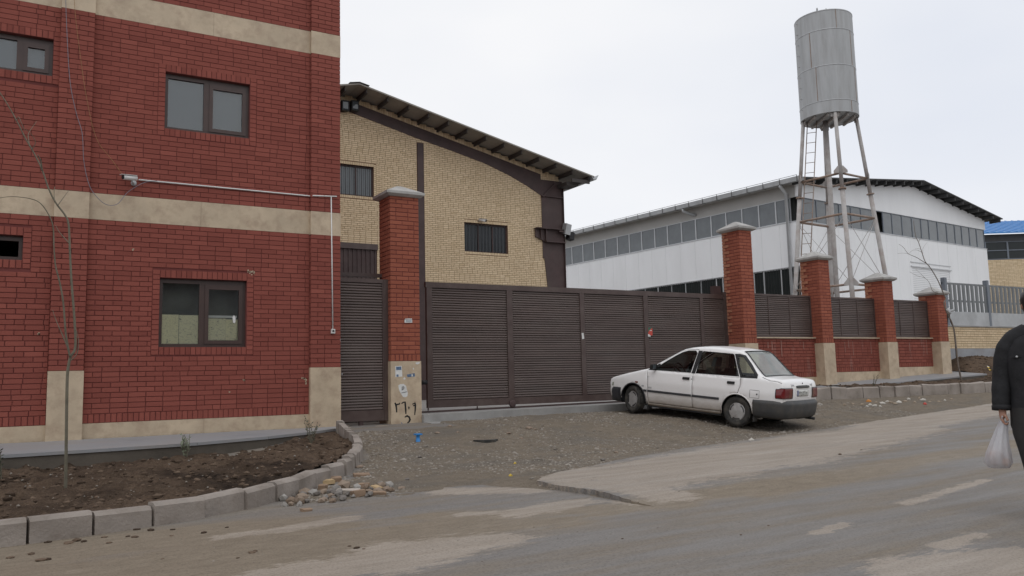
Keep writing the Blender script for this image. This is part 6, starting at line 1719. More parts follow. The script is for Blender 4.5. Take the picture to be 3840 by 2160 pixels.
# ---- put the car on the forecourt: rear-left and front-left tyre contacts read from the photograph
pr = onT(1855*D, 1078*D); pf = onT(1583*D, 1040*D)
fwd = (Vector((pf.x, pf.y, 0))-Vector((pr.x, pr.y, 0))); fwd.normalize()
ang = math.atan2(fwd.y, fwd.x); left = Vector((-fwd.y, fwd.x, 0))
rear_mid = Vector((pr.x, pr.y, 0))-left*.72
zr = .5*(dw_z(pr.x, pr.y)+dw_z(*(Vector((pr.x, pr.y, 0))-left*1.44).xy)); fm_ = rear_mid+fwd*2.345; zf_ = dw_z(fm_.x, fm_.y)
pitch = math.asin((zf_-zr)/2.345)
xa = Vector((fwd.x*math.cos(pitch), fwd.y*math.cos(pitch), math.sin(pitch))); ya = left; za_ = xa.cross(ya)
car.matrix_world = Matrix.Translation((rear_mid.x, rear_mid.y, zr+.004)) @ Matrix((xa, ya, za_)).transposed().to_4x4()
# ================================================================ SAPLINGS AND SHRUBS
MAT['bark'] = M_plain('young_bark', (.15,.135,.095,1), .8, .25, 12, dirt=(.20,.175,.14,1), dscale=14, damount=.6)
MAT['bark2'] = M_plain('grey_bark', (.16,.13,.105,1), .8, .25, 12)
MAT['sageleaf'] = M_plain('sage_leaf', (.20,.23,.15,1), .7, .25, 20); MAT['olivleaf'] = M_plain('olive_leaf', (.075,.085,.055,1), .7, .25, 20)
def smooth_path(P, sub=5):
    Q = []
    for i in range(len(P)-1):
        p0, p1, p2, p3 = P[max(0, i-1)], P[i], P[i+1], P[min(len(P)-1, i+2)]
        for k in range(sub):
            t = k/sub; Q.append(.5*((2*p1)+(-p0+p2)*t+(2*p0-5*p1+4*p2-p3)*t*t+(-p0+3*p1-3*p2+p3)*t**3))
    return Q+[P[-1]]
def sapling(name, label, base, stems, mat, conv, Y0):
    t = thing(name, label, 'sapling', tuple(base))
    for k, (nm, P, r0, r1, dy) in enumerate(stems):
        n = len(P); pts = [onY(*conv(*p), Y0+dy*i/(n-1)) for i, p in enumerate(P)]
        if k == 0: pts = [Vector(base)+Vector((0,0,-.05))]+pts
        Q = smooth_path(pts); m = MB(); m.tube(Q, [r0+(r1-r0)*i/(len(Q)-1) for i in range(len(Q))], 7); m.build(nm, mat, t)
    return t
bz = lambda x, y: (x/1.3429, 350+y/1.3429)
b0 = onY(165*D, 1222*D, 9.98); b0.z = soil_z(b0.x, b0.y)-.01
stemsL = [('trunk', [(331,1930),(334,1700),(338,1449),(345,1370),(356,1325),(375,1295),(380,1240),(372,1100),(360,950),(352,800),(345,660),(325,610),(280,550),(245,480),(210,380),(165,290),(130,230),(85,140),(28,40),(-40,-60)], .017, .005, .12),
 ('branch', [(352,1328),(338,1255),(330,1200),(318,1050),(300,950),(280,870),(272,780),(268,680),(250,620),(205,555),(150,530),(60,520),(-10,528)], .011, .003, -.15),
 ('branch', [(350,1305),(320,1230),(285,1150),(265,1090)], .007, .002, .1), ('branch', [(358,1345),(388,1310),(396,1250),(385,1195)], .005, .002, -.05),
 ('branch', [(348,755),(300,700),(280,665)], .005, .002, .1), ('branch', [(290,565),(320,525),(347,488)], .005, .002, .1), ('branch', [(275,545),(272,500),(276,470)], .004, .002, .1),
 ('branch', [(212,390),(205,340),(190,310)], .009, .004, -.1), ('branch', [(150,270),(142,215),(150,190),(185,140)], .005, .002, .15), ('branch', [(160,285),(178,250),(165,215),(130,180)], .004, .002, -.1), ('branch', [(85,140),(95,120),(125,190)], .004, .002, -.1),
 ('branch', [(330,240),(318,195),(322,170)], .003, .0015, 0), ('branch', [(376,280),(368,240),(392,185)], .003, .0015, 0)]
stemsL = stemsL[:-2]
sapling('sapling', 'bare young tree with a forked slim trunk in the left planting bed', b0, stemsL, MAT['bark'], bz, 9.98)
c2 = lambda x, y: (3380+x/4.139, 850+y/4.139)
YS2 = 13.95; b1 = onY(*a1(1640, 1268), YS2); b1.z = bed_z(b1.x, b1.y)-.02
def ac(x, y): p = a1(x, y); return ((p[0]-3380)*4.139, (p[1]-850)*4.139)
stemsR = [('trunk', [ac(1625,1180), ac(1600,1050), ac(1578,850), ac(1560,700), ac(1530,600), ac(1480,500), ac(1450,400), (690,1120), (660,1060), (635,990), (560,820), (450,640), (370,540), (320,400), (270,250), (225,150), (200,0), (190,-90)], .026, .006, .35),
 ('branch', [(375,565),(240,480),(110,420),(30,320),(-40,270)], .010, .003, .2), ('branch', [(110,420),(20,410),(-60,420)], .004, .002, .1), ('branch', [(320,400),(250,365),(170,370),(100,440)], .005, .002, -.1), ('branch', [(300,350),(250,340),(210,345)], .004, .002, .1),
 ('branch', [(630,1050),(490,1000),(440,880),(370,800),(240,760),(130,700)], .008, .0025, .2), ('branch', [(370,800),(300,730),(220,660)], .004, .0015, .1), ('branch', [(430,630),(380,620),(310,650)], .004, .0015, .1),
 ('branch', [(260,230),(300,190),(380,170)], .004, .0015, .1), ('branch', [(245,190),(200,190),(175,170)], .004, .0015, -.1), ('branch', [(330,430),(340,330),(400,240)], .004, .0015, .1), ('branch', [(270,250),(290,180),(300,100)], .004, .0015, -.1), ('branch', [(190,560),(150,550),(145,530)], .003, .0015, 0)]
sapling('sapling', 'bare young tree standing in front of the last fence pillar', b1, stemsR, MAT['bark2'], c2, YS2)
def sprig(name, label, base, h, spread, n, leaf, mat, seed, group='small shrubs in the planting beds'):
    r_ = random.Random(seed); t = thing(name, label, 'shrub', tuple(base), group); base = Vector(base)
    for k in range(n):
        a = r_.uniform(0, 6.28); tip = base+Vector((math.cos(a)*spread*r_.uniform(.3, 1), math.sin(a)*spread*r_.uniform(.3, 1), h*r_.uniform(.6, 1)))
        mid = (base+tip)/2+Vector((r_.uniform(-.02,.02), r_.uniform(-.02,.02), .04*h)); P = smooth_path([base+Vector((0,0,-.03)), mid, tip], 4)
        m = MB(); m.tube(P, [.005-.003*i/len(P) for i in range(len(P))], 5); m.build('stem', MAT['bark'], t)
        lf = MB()
        for q in range(leaf):
            p = P[min(len(P)-1, int(len(P)*(.3+.7*q/leaf)))]; d = Vector((r_.uniform(-1,1), r_.uniform(-1,1), r_.uniform(.1,1))).normalized(); L = r_.uniform(.03, .055); w = d.orthogonal().normalized()*.010
            lf.add([p, p+d*L*.5+w, p+d*L, p+d*L*.5-w], [(0,1,2,3)], r_.random())
        lf.build('leaves', mat, t, kind='stuff')
    return t
z3 = lambda x, y: (x*.559, 1350+y*.559)
def soil_at(px_, py_):
    return march(px_, py_, lambda x, y: min(soil_z(x, y), PAV_Z-.04))
p = soil_at(*z3(1250, 650)); p.z -= .01; sprig('shrub', 'small pale sage green shrub in the middle of the left planting bed', p, .30, .13, 9, 14, MAT['sageleaf'], 3)
p = soil_at(*z3(2085, 560)); p.z -= .01; sprig('shrub', 'small dark olive shrub near the end of the left planting bed', p, .42, .14, 8, 9, MAT['olivleaf'], 4)
p = soil_at(*z3(12, 800)); p.z -= .01; sprig('shrub', 'thin upright grass green seedling at the left edge of the picture', p, .38, .08, 5, 9, MAT['olivleaf'], 5)
p = onY(*a1(680, 1290), 13.8); p.z = bed_z(p.x, p.y)-.01; sprig('shrub', 'dry little twiggy shrub in the planting strip before the second fence bay', p, .42, .28, 6, 3, MAT['olivleaf'], 6)

# ================================================================ RUBBLE, LITTER, BITS
def chunk(r, seed, flat=.75, mat='rubble', tone=None):
    r_ = random.Random(seed); bm = bmesh.new(); bmesh.ops.create_icosphere(bm, subdivisions=1, radius=r)
    sx, sy, sz_ = r_.uniform(.75, 1.3), r_.uniform(.7, 1.1), flat*r_.uniform(.8, 1.1)
    for v in bm.verts: v.co = Vector((v.co.x*sx, v.co.y*sy, v.co.z*sz_))*r_.uniform(.72, 1.18)
    me = bpy.data.meshes.new('stone'); bm.to_mesh(me); bm.free(); me.materials.append(MAT[mat])
    a = me.attributes.new('tone', 'FLOAT', 'FACE'); tv = tone if tone is not None else r_.random(); a.data.foreach_set('value', [tv]*len(me.polygons)); return me
MAT['rubble2'] = M_brick('rubble_brown', (.19,.135,.095,1), (.42,.34,.27,1))
SM = [chunk(1, 40+i, mat='rubble2' if i % 3 == 0 else 'rubble') for i in range(10)]
r_ = random.Random(77); placed = []
zr1 = lambda x, y: (1000+x/1.7173, 1500+y/1.7173)
MAT['buffbrick'] = M_plain('buff_brick', (.46,.33,.18,1), .85, .15, 8); MAT['orangebrick'] = M_plain('broken_brick', (.29,.20,.135,1), .9, .25, 8); MAT['paleblock'] = M_plain('pale_block', (.42,.37,.32,1), .9, .2, 8)
def surf(x, y): return dw_z(x, y) if in_poly(x, y, dw_poly) else road_z(x, y)
def surf_at(px_, py_):
    return march(px_, py_, surf)
n = 0; tries = 0
while n < 52 and tries < 3000:
    tries += 1
    x, y = r_.uniform(95, 800), r_.uniform(545, 695)
    if y < 690-(x-95)*.16-60 and x < 420: continue
    if y > 712-(x-95)*.145 or y < 575-(x-300)*.05: continue
    p = surf_at(*zr1(x, y)); r = r_.uniform(.042, .085)*(1. if x < 500 else .75)
    if any((p-q).length < (r+s)*.62 for q, s in placed): continue
    placed.append((p, r)); o = link_mesh('rubble_stone', SM[n % 10], None, p+Vector((0,0,r*.38))); o.scale = (r, r, r); o.rotation_euler = (r_.uniform(-.4,.4), r_.uniform(-.4,.4), r_.uniform(0,6.28))
    tag(o, 'brownish field stone in the rubble heap at the kerb corner' if (n % 10) % 3 == 0 else 'grey field stone in the rubble heap at the kerb corner', 'stone', 'stones of the rubble heap'); n += 1
def brick_bit(px_, py_, L, w, h, rz, mat, label, tilt=0., lift=0.):
    p = surf_at(*zr1(px_, py_)); m = MB(); c = .006; s = 1
    m.box(-L/2, L/2, -w/2, w/2, 0, h); me = m.mesh('brick', MAT[mat])
    bm = bmesh.new(); bm.from_mesh(me); bmesh.ops.bevel(bm, geom=bm.edges[:], offset=.006, segments=1, affect='EDGES')
    rr = random.Random(int(px_*7+py_))
    for v in bm.verts: v.co += Vector((rr.uniform(-1,1), rr.uniform(-1,1), rr.uniform(-1,1)))*.006
    bm.to_mesh(me); bm.free()
    o = link_mesh('brick', me, None, p+Vector((0,0,-.008+lift))); o.rotation_euler = (tilt, tilt*.4, rz); tag(o, label, 'brick', 'broken bricks of the rubble heap')
brick_bit(375, 552, .215, .10, .055, R(2), 'buffbrick', 'whole buff yellow brick lying against the kerb stones', 0., .02)
brick_bit(447, 528, .13, .10, .07, R(-20), 'orangebrick', 'small brown half brick right behind the yellow brick at the kerb', .1)
brick_bit(525, 605, .24, .12, .06, R(-24), 'paleblock', 'pale dusty brick lying flat in the middle of the rubble', .08)
brick_bit(590, 618, .14, .10, .07, R(15), 'orangebrick', 'brown broken brick leaning on the pale brick of the rubble', -.1)
brick_bit(705, 580, .12, .10, .05, R(30), 'buffbrick', 'small yellow brick fragment at the right side of the rubble', .2)
brick_bit(722, 610, .14, .09, .045, R(-12), 'orangebrick', 'orange brick fragment at the right tip of the rubble', .1)
brick_bit(615, 560, .15, .11, .05, R(40), 'orangebrick', 'brown brick fragment at the back of the rubble heap', .05)
brick_bit(610, 490, .20, .12, .04, R(-15), 'orangebrick', 'flat tan brick piece in the gravel behind the rubble', .1)
brick_bit(255, 715, .10, .08, .035, R(10), 'orangebrick', 'reddish brick chip on the asphalt in front of the rubble', .0)
brick_bit(360, 575, .12, .09, .06, R(60), 'orangebrick', 'tan half brick wedged under the yellow brick', .1)
def slabbit(name, label, cat, pts, h, mat):
    P = [surf_at(x, y) for x, y in pts]; m = MB(); c = sum(P, Vector())/len(P); z = c.z
    m.prism([Vector((q.x, q.y, z-.02)) for q in P], (0, 0, h+.02)); return m.build(name, MAT[mat], None, label, cat)
slabbit('concrete_piece', 'flat broken concrete piece on the ground at the foot of the tall pillar', 'concrete', [zr1(*p) for p in ((1005,140),(1060,130),(1125,128),(1118,160),(1060,172),(1020,165))], .03, 'concrete')
slabbit('asphalt_piece', 'dark curled asphalt flake lying on the gravel forecourt', 'asphalt', [zr1(*p) for p in ((1330,268),(1400,262),(1490,260),(1470,275),(1390,276))], .03, 'tyre')
# stones on the forecourt large enough to pick out
for (x, y, r) in ((985,372,.05),(1100,215,.05),(1560,218,.06),(1690,185,.07),(1730,190,.04),(1640,250,.04),(1145,160,.07),(1180,170,.05),(2165,390,.05),(2250,340,.04),(905,515,.04),(870,572,.05),(600,435,.06),(1230,210,.04)):
    p = surf_at(*zr1(x, y)); o = link_mesh('stone', SM[int(x) % 10], None, p+Vector((0,0,r*.2))); o.scale = (r, r, r*.7); o.rotation_euler[2] = x; tag(o, 'loose stone lying apart on the gravel forecourt', 'stone', 'loose stones on the forecourt')
# clods of mud on the road
CM = [chunk(1, 80+i, .6, 'clod') for i in range(6)]
for (x, y, r) in ((505,1128,.035),(870,1118,.05),(920,1140,.04),(980,1110,.05),(1010,1145,.05),(860,1185,.03),(905,1190,.04),(700,1190,.03),(735,1228,.03),(460,1230,.05),(510,1215,.05),(560,1220,.04),(320,1225,.04),(70,1328,.035),(210,1305,.035),(280,1345,.05),(320,1340,.04),(1160,1140,.03),(1150,1180,.02),(1370,1160,.04),(1520,1125,.025),(1690,1293,.035),(1710,1285,.025),(1595,1330,.02),(2390,1263,.035),(2345,1250,.02),(2440,1268,.015),(1090,1335,.015)):
    p = surf_at(*z3(x, y)); o = link_mesh('mud_clod', CM[int(x) % 6], None, p+Vector((0,0,r*.1))); o.scale = (r, r*.8, r*.6); o.rotation_euler[2] = y; tag(o, 'dark brown mud clod dropped on the road near the left kerb', 'clod', 'mud clods on the road')
zr2 = lambda x, y: (2300+x*1540/2576, 1400+y*1540/2576)
for (x, y, r) in ((1422,510,.03),(1555,483,.02),(970,915,.012),(798,972,.012),(55,997,.012)):
    p = onT(*zr2(x, y), .05); o = link_mesh('mud_clod', CM[int(x) % 6], None, Vector((p.x, p.y, (slab_z if in_poly(p.x, p.y, slab_poly) else road_z)(p.x, p.y)+r*.15))); o.scale = (r, r*.8, r*.7); tag(o, 'tiny dark lump lying out on the open asphalt', 'clod', 'lumps on the open asphalt')
# litter
def scrap(px_, py_, s, mat, label, group, seed, zf=None):
    rr = random.Random(seed); p = march(px_, py_, surf if zf is None else zf)
    z = surf(p.x, p.y) if zf is None else zf(p.x, p.y)
    m = MB(); k = 6; ring = [(p.x+s*rr.uniform(.5, 1.1)*math.cos(6.28*i/k), p.y+s*rr.uniform(.4, .9)*math.sin(6.28*i/k), z+.006+s*rr.uniform(0, .35)) for i in range(k)]
    m.add(ring+[(p.x, p.y, z+.02+s*rr.uniform(.2, .5))]+[(a, b, z-.004) for a, b, c in ring], [(i, (i+1) % k, k) for i in range(k)]+[((i+1) % k, i, k+1+i, k+1+(i+1) % k) for i in range(k)]); return m.build('litter', MAT[mat], None, label, 'litter', group)
MAT['litwhite'] = M_plain('white_scrap', (.50,.47,.42,1), .8, .15, 30); MAT['lityellow'] = M_plain('yellow_scrap', (.60,.42,.06,1), .7, .15, 30); MAT['litred'] = M_plain('red_scrap', (.50,.07,.05,1), .7, .15, 30); MAT['litorange'] = M_plain('orange_scrap', (.60,.25,.06,1), .7, .15, 30); MAT['littan'] = M_plain('tan_scrap', (.30,.24,.18,1), .9, .2, 30)
rr = random.Random(19); gL = 'litter along the right kerb'
for (x, y, c, s) in ((1600,178,'litorange',.09),(1955,195,'litred',.07)):
    scrap(*zr2(x, y), s, c, {'litorange': 'orange scrap among the litter along the right kerb', 'litred': 'red scrap among the litter along the right kerb'}[c], gL, int(x))
for (x, y, s) in ((1640,205,.08),(1690,190,.10),(1720,180,.07),(1790,185,.09),(1610,200,.06),(1850,165,.07),(1940,170,.09),(1675,210,.06),(1590,210,.05),(2080,172,.05)):
    scrap(*zr2(x, y), s, 'litwhite', 'crumpled white scrap in the litter along the right kerb', gL, int(x*3))
for (x, y, s) in ((1740,185,.09),(1770,192,.07),(1500,195,.06),(1560,200,.07),(1830,178,.08),(1890,185,.07),(1920,160,.06),(2040,180,.07),(1650,185,.06),(1450,200,.05),(2120,165,.06),(1985,180,.05)):
    scrap(*zr2(x, y), s, 'littan', 'dull tan scrap in the litter along the right kerb', gL, int(x*5))
scrap(*zr2(1295, 197), .11, 'litwhite', 'pale greenish white wrapper lying just right of the car bumper', gL, 71)
scrap(*zr2(868, 422), .06, 'litwhite', 'flat white paper scrap at the edge of the asphalt below the car', None, 72, lambda x, y: slab_z(x, y) if in_poly(x, y, slab_poly) else surf(x, y))
scrap(*zr1(1598, 412), .03, 'lityellow', 'yellow scrap on the gravel, farther of two', 'yellow scraps on the gravel', 73)
scrap(*zr1(1570, 490), .03, 'lityellow', 'yellow scrap on the gravel near the broken asphalt edge', 'yellow scraps on the gravel', 74)
for i, (x, y, c) in enumerate(((1940,1110,'lityellow'),(1990,1125,'lityellow'),(1945,1190,'litwhite'),(1890,1130,'lityellow'),(2000,1060,'litwhite'),(1960,1200,'lityellow'))):
    p = onY(*a1(x, y), 14.4); px_, py_ = a1(x, y)
    rr2 = random.Random(i); q = onY(px_, py_, 13.9+.6*rr2.random()); z = bed_z(q.x, q.y); m = MB(); s = .06
    m.add([(q.x-s, q.y, z), (q.x, q.y-s, z+.02), (q.x+s, q.y, z+.01), (q.x, q.y+s, z+.05), (q.x, q.y, z-.02)], [(0,1,2,3),(1,0,4),(2,1,4),(3,2,4),(0,3,4)])
    m.build('litter', MAT[c], None, {'lityellow': 'yellow scrap lying on the earth mound right of the fence', 'litwhite': 'white scrap lying on the earth mound right of the fence'}[c], 'litter', 'litter on the earth mound')
# blue valve cap
p = surf_at(*zr1(975, 268)); bv = thing('valve_cap', 'bright blue plastic pipe stub with flat flange standing on the gravel', 'pipe stub', tuple(p))
m = MB(); m.lathe([(.036,-.03),(.036,.03),(.030,.034),(.030,.10),(.036,.104)], p, (0,0,1), 14); m.build('stub', MAT['bluepl'], bv)
m = MB(); a = .075; m.prism([p+Vector((math.cos(R(k))*a*(1. if i % 2 else .72), math.sin(R(k))*a*(1. if i % 2 else .72), .104)) for i, k in enumerate(range(0, 360, 45))], (0,0,.022)); m.build('flange', MAT['bluepl'], bv)
# gas regulator on the neighbour wall end beside the last pillar
g0 = onY(*a1(1490, 480), 15.1); gr = thing('gas_regulator', 'grey gas regulator with bent pipes beside the last fence pillar', 'gas regulator', (g0.x, g0.y, 1.2))
m = MB(); m.tube([(g0.x-.10, g0.y, g0.z+.55), (g0.x-.10, g0.y, g0.z+.05), (g0.x-.06, g0.y, g0.z-.02)], .022, 8); m.build('riser_pipe', MAT['legpaint'], gr)
m = MB(); m.tube([(g0.x-.16, g0.y, g0.z+.01), (g0.x+.02, g0.y, g0.z-.02)], .055, 12); m.lathe([(0,0),(.10,0),(.11,.03),(.10,.06),(0,.06)], (g0.x-.02, g0.y-.02, g0.z-.02), (.3,-1,.2), 16); m.build('regulator_body', MAT['galv'], gr)
m = MB(); m.tube([(g0.x+.02, g0.y, g0.z-.02), (g0.x+.26, g0.y-.03, g0.z+.03)], .035, 10); m.build('outlet_pipe', MAT['galv'], gr)
m = MB(); m.tube(smooth_path([Vector((g0.x+.0, g0.y, g0.z-.08)), Vector((g0.x-.10, g0.y-.02, g0.z-.35)), Vector((g0.x-.16, g0.y-.02, g0.z-.62))]), .02, 8); m.build('hose', MAT['black'], gr)
m = MB(); m.tube(smooth_path([Vector((g0.x+.05, g0.y, g0.z-.06)), Vector((g0.x+.14, g0.y+.02, g0.z-.35)), Vector((g0.x+.26, g0.y+.02, g0.z-.6)), Vector((g0.x+.28, g0.y+.02, g0.z-1.5))]), .014, 8); m.build('supply_pipe', MAT['black'], gr)
cpst = onY(*a1(1515, 385), 15.3); m = MB(); m.box(24.0, 24.34, 15.32, 15.6, 1.0, cpst.z-.05); m.build('backing_pier', MAT['ybrick'], gr); m = MB(); m.box(23.97, 24.40, 15.305, 15.63, cpst.z-.05, cpst.z); m.build('pier_cap', MAT['concrete'], gr)

# ================================================================ PEDESTRIAN WITH A CARRIER BAG
MAT['skin'] = M_plain('skin', (.36,.19,.13,1), .55, .08, 12); MAT['jacket'] = M_plain('black_jacket', (.016,.016,.018,1), .85, .35, 9, bmp=.9, bscale=16)
MAT['trousers'] = M_plain('dark_trousers', (.022,.021,.020,1), .85, .2, 20); MAT['hair'] = M_plain('black_hair', (.012,.010,.010,1), .5, .2, 60); MAT['shirt'] = M_plain('dark_shirt', (.03,.035,.045,1), .85, .1, 20); MAT['shoe'] = M_plain('shoe', (.015,.014,.013,1), .4, .1, 10)
PD = 6.5; ppx = 3885
la_ = (ppx-1920)/FPX; pc = Vector((math.sin(YAW), math.cos(YAW), 0))*PD + lat*(la_*PD)
pz = slab_z(pc.x, pc.y) if in_poly(pc.x, pc.y, slab_poly) else road_z(pc.x, pc.y)
los = Vector((pc.x, pc.y, 0)).normalized(); A_ = Vector((los.y, -los.x, 0)); B_ = -los       # A: to the right in view, B: towards the camera
per = thing('person', 'person in black jacket and dark trousers walking at the right edge with a carrier bag', 'person', (pc.x, pc.y, pz))
def PP(a, b, z): return Vector((pc.x, pc.y, pz))+A_*a+B_*b+Vector((0,0,z))
def loft(mb, secs, n=20, seed=0, wob=.0, smooth=True, close=(True, True)):
    # secs: (centre a, b, z, radius a, radius b)
    vs = []
    for (a, b, z, ra, rb) in secs:
        for k in range(n):
            t = 2*math.pi*k/n; w = 1+wob*noise.noise(Vector((3*math.cos(t)+seed, 3*math.sin(t), z*7)))
            vs.append(PP(a+ra*w*math.cos(t), b+rb*w*math.sin(t), z))
    fs = [(i*n+k, i*n+(k+1) % n, (i+1)*n+(k+1) % n, (i+1)*n+k) for i in range(len(secs)-1) for k in range(n)]
    # A x B = up? orient outwards
    if A_.cross(B_).z < 0: fs = [tuple(reversed(f)) for f in fs]
    if secs[0][2] > secs[-1][2]: fs = [tuple(reversed(f)) for f in fs]
    mb.add(vs, fs, .5, 0, smooth)
# body: one skinned mesh, skeleton as edges
bv_ = []; be = []; br = []
def bone(p, r, par=None):
    bv_.append(PP(*p)-Vector((pc.x, pc.y, pz))); br.append(r); i = len(bv_)-1
    if par is not None: be.append((par, i))
    return i
pel = bone((0,0,.93), .13); sp1 = bone((0,0,1.10), .13, pel); sp2 = bone((0,.0,1.28), .145, sp1); nk0 = bone((0,0,1.42), .085, sp2); nk = bone((0,.01,1.50), .055, nk0); hd0 = bone((0,.02,1.56), .075, nk); hd1 = bone((0,.03,1.64), .092, hd0); hd2 = bone((0,.02,1.70), .075, hd1)
for s, arm in ((-1, [(.18,0,1.40,.06),(.262,-.01,1.14,.044),(.285,.035,.90,.034),(.287,.05,.845,.028)]), (1, [(.18,0,1.40,.06),(.25,-.05,1.14,.044),(.26,.03,.92,.034),(.262,.05,.86,.028)])):
    pr_ = nk0
    for (a, b, z, r) in arm: pr_ = bone((s*a, b, z), r, pr_)
    pm_ = bone((s*(arm[-1][0]+.002), arm[-1][1]+.008, arm[-1][2]-.045), .027, pr_)
    for fi, (db, L) in enumerate(((.030,.030),(.010,.034),(-.010,.032),(-.028,.026))):
        k1 = bone((s*(arm[-1][0]+.006), arm[-1][1]+.006+db, arm[-1][2]-.085), .0095, pm_); k2 = bone((s*(arm[-1][0]-.012), arm[-1][1]+.008+db, arm[-1][2]-.085-L), .0085, k1); bone((s*(arm[-1][0]-.036), arm[-1][1]+.008+db, arm[-1][2]-.085-L+.010), .0075, k2)
    k1 = bone((s*(arm[-1][0]-.022), arm[-1][1]+.040, arm[-1][2]-.05), .0105, pm_); bone((s*(arm[-1][0]-.034), arm[-1][1]+.044, arm[-1][2]-.09), .009, k1)
for s, leg in ((-1, [(.10,0,.88,.085),(.115,.10,.50,.052),(.068,-.02,.12,.038),(.068,.02,.05,.036),(.07,.12,.035,.028)]), (1, [(.10,0,.88,.09),(.10,-.06,.50,.058),(.10,-.28,.14,.042),(.10,-.28,.06,.04),(.11,-.16,.035,.03)])):
    pr_ = pel
    for (a, b, z, r) in leg: pr_ = bone((s*a, b, z), r, pr_)
me = bpy.data.meshes.new('body'); me.from_pydata(bv_, be, []); me.materials.append(MAT['skin']); bod = link_mesh('body', me, per)
sk = bod.modifiers.new('skin', 'SKIN'); sv = me.skin_vertices[0].data if me.skin_vertices else None
if sv is None:
    bm = bmesh.new(); bm.from_mesh(me); lay_ = bm.verts.layers.skin.verify(); bm.to_mesh(me); bm.free(); sv = me.skin_vertices[0].data
for i, r in enumerate(br): sv[i].radius = (r, r); sv[i].use_root = (i == pel)
sub = bod.modifiers.new('sub', 'SUBSURF'); sub.levels = 1; sub.render_levels = 2
sk.use_smooth_shade = True
# face features and hair (head is almost wholly outside the frame)
m = MB(); hc = PP(0, .03, 1.665)
def hp(a, b, z): return PP(a, .03+b, 1.655+z)
m.prism([hp(-.012,.095,-.03), hp(.012,.095,-.03), hp(.008,.10,.025), hp(-.008,.10,.025)], B_*.022); m.build('nose', MAT['skin'], per)
for s in (-1, 1):
    m = MB(); m.lathe([(0,0),(.011,.002),(.013,.008),(0,.014)], hp(s*.034,.082,.022), B_, 10); m.build('eye', MAT['sticker'], per)
    m = MB(); m.lathe([(0,-.008),(.022,-.006),(.026,.004),(.014,.010),(0,.006)], hp(s*.088,-.01,.0), A_*s, 10); m.build('ear', MAT['skin'], per)
m = MB(); m.obox(hp(-.028,.086,-.062), A_*.056, B_*.010, (0,0,.012)); m.build('mouth', MAT['redprint'], per)
m = MB(); loft(m, [(0,-.015,1.60,.080,.085),(0,-.01,1.66,.104,.108),(0,-.005,1.71,.104,.112),(0,0,1.76,.085,.098),(0,0,1.79,.04,.05),(0,0,1.795,.005,.005)], 18, 2, .06); hr = m.build('hair', MAT['hair'], per)
# jacket with collar, sleeves, cuff strap, button
m = MB(); loft(m, [(0,.0,.695,.238,.165),(0,0,.72,.242,.168),(0,0,.85,.236,.160),(0,0,1.0,.226,.150),(0,0,1.15,.236,.155),(0,0,1.30,.245,.150),(0,0,1.39,.205,.130),(0,.0,1.445,.125,.100),(0,.0,1.475,.085,.085)], 28, 5, .05); jk = m.build('jacket', MAT['jacket'], per)
for s in (-1, 1):
    P = [PP(s*.07,0,1.435), PP(s*.15,0,1.40), PP(s*.215,0,1.33), PP(s*.245,-.005,1.25), PP(s*.268,-.005,1.12), PP(s*.285,.02,1.00), PP(s*.293,.035,.90), PP(s*.294,.042,.845)] if s < 0 else [PP(.07,0,1.435), PP(.15,0,1.40), PP(.215,-.01,1.33), PP(.245,-.02,1.25), PP(.262,-.04,1.12), PP(.27,0,1.0), PP(.27,.035,.90), PP(.27,.045,.85)]
    Q = smooth_path(P, 6); m = MB(); m.tube(Q, [(.086-.027*i/len(Q))*(1+.02*math.sin(i*1.1)) for i in range(len(Q))], 16); m.build('sleeve', MAT['jacket'], jk)
    m = MB(); q = Q[-3]; m.lathe([(.058,-.02),(.067,-.018),(.067,.018),(.058,.02)], q, (Q[-1]-Q[-4]), 16); m.build('cuff_strap', MAT['jacket'], jk)
m = MB(); m.lathe([(.098,0),(.115,.02),(.105,.06),(.082,.075)], PP(0,.0,1.44), (0,0,1), 20); m.build('collar', MAT['jacket'], jk)
for z, a in ((1.26,-.155),):
    m = MB(); m.obox(PP(a-.05,.115,z-.01), A_*.10, B_*.012, (0,0,.012)); m.build('pocket_flap', MAT['jacket'], jk); m = MB(); m.lathe([(0,0),(.009,0),(.009,.005),(0,.006)], PP(a,.127,z-.004), B_, 10); m.build('button', MAT['galv'], jk)
m = MB(); m.add([PP(-.05,.155,.80), PP(.05,.155,.80), PP(.07,.160,1.38), PP(-.07,.160,1.38)], [(0,1,2,3)]); m.build('shirt', MAT['shirt'], per)
# trousers
m = MB()
loft(m, [(0,0,.99,.17,.13),(0,0,.92,.205,.145),(0,0,.84,.225,.15),(0,.01,.80,.225,.15)], 24, 7, .03)
for s, cs in ((-1, [(-.115,.0,.86,.125,.125),(-.125,.05,.66,.105,.115),(-.115,.09,.52,.086,.095),(-.100,.065,.40,.078,.088),(-.080,.01,.22,.068,.08),(-.070,-.01,.07,.066,.085)]), (1, [(.11,-.01,.86,.12,.12),(.105,-.05,.66,.10,.11),(.10,-.07,.50,.08,.09),(.10,-.16,.34,.072,.085),(.10,-.25,.20,.065,.08),(.10,-.28,.10,.064,.08)])): loft(m, cs, 18, 9+s, .06)
m.build('trousers', MAT['trousers'], per)
for s, b in ((-.68, 0.0), (1, -.28)):
    m = MB(); loft(m, [(s*.1,b+.05,.0,.045,.13),(s*.1,b+.05,.03,.05,.14),(s*.1,b+.03,.07,.045,.11),(s*.1,b-.01,.11,.04,.06)], 16); m.build('shoe', MAT['shoe'], per)
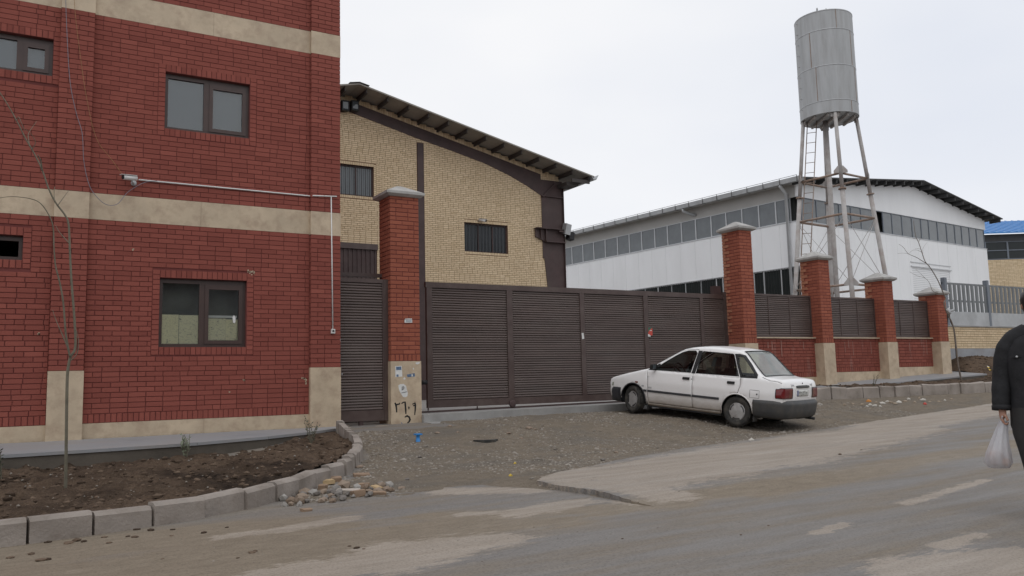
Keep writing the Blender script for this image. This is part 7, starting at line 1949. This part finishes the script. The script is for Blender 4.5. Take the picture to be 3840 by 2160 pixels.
# carrier bag held in the right hand
def M_bag():
    m, nt, N, L, b = node_mat('thin_white_plastic'); N.remove(b); out_ = N['Material Output']
    tr = N.new('ShaderNodeBsdfTransparent'); tl = N.new('ShaderNodeBsdfTranslucent'); df = N.new('ShaderNodeBsdfDiffuse'); gl = N.new('ShaderNodeBsdfGlossy')
    for q in (tl, df): q.inputs['Color'].default_value = (.78,.78,.80,1)
    gl.inputs['Roughness'].default_value = .25; tr.inputs['Color'].default_value = (.95,.95,.97,1)
    m1 = N.new('ShaderNodeMixShader'); m1.inputs[0].default_value = .5; L.new(tl.outputs[0], m1.inputs[1]); L.new(df.outputs[0], m1.inputs[2])
    m2 = N.new('ShaderNodeMixShader'); L.new(ramp(nt, texnoise(nt, 16, 4, .6, None, (1., 1., .35)), [(.3, .12), (.7, .42)]), m2.inputs[0]); L.new(m1.outputs[0], m2.inputs[1]); L.new(tr.outputs[0], m2.inputs[2])
    m3 = N.new('ShaderNodeMixShader'); m3.inputs[0].default_value = .07; L.new(m2.outputs[0], m3.inputs[1]); L.new(gl.outputs[0], m3.inputs[2]); L.new(m3.outputs[0], out_.inputs['Surface']); return m
MAT['bag'] = M_bag(); MAT['orange'] = M_plain('orange_peel', (.62,.20,.03,1), .5, .1, 20); MAT['apple'] = M_plain('apple_red', (.30,.17,.13,1), .4, .2, 12)
bc = PP(-.33,.05,.40); bag = thing('carrier_bag', 'thin white plastic carrier bag of fruit hanging from the hand of the person', 'bag', tuple(bc))
secs = [(-.34,.05,.385,.03,.03),(-.345,.05,.39,.078,.065),(-.345,.05,.43,.098,.080),(-.34,.05,.50,.088,.072),(-.328,.05,.58,.066,.056),(-.312,.05,.66,.046,.040),(-.295,.052,.72,.036,.032),(-.290,.055,.755,.028,.026)]
m = MB(); n = 36; vs = []
for (a, b, z, ra, rb) in secs:
    for k in range(n):
        t = 2*math.pi*k/n; w = 1+.09*math.sin(t*9+z*3)*min(1, (z-.40)*5+.3)+.10*noise.noise(Vector((2.5*math.cos(t), 2.5*math.sin(t), z*9)))
        vs.append(PP(a+ra*w*math.cos(t), b+rb*w*math.sin(t), z))
m.add(vs, [(i*n+k, i*n+(k+1) % n, (i+1)*n+(k+1) % n, (i+1)*n+k) for i in range(len(secs)-1) for k in range(n)], .5, 0, True); m.build('film', MAT['bag'], bag)
m = MB()
for s in (-1, 1): m.tube(smooth_path([PP(-.290,.055+.02*s,.75), PP(-.292,.058+.03*s,.785), PP(-.283,.058+.012*s,.805), PP(-.276,.058,.80)], 4), .006, 6)
m.build('handle', MAT['bag'], bag)
for (a, b, z, r, mt) in ((-.295,.06,.435,.032,'orange'),(-.37,.06,.435,.036,'apple'),(-.33,.01,.44,.038,'apple'),(-.335,.075,.49,.032,'apple'),(-.37,.03,.49,.034,'orange')):
    m = MB(); m.lathe([(0.001,-r*.95),(r*.6,-r*.8),(r*.95,-r*.3),(r,.1*r),(r*.8,r*.6),(r*.35,r*.9),(.001,r*.82)], PP(a, b, z), (0,0,1), 14); m.build('fruit', MAT[mt], bag)
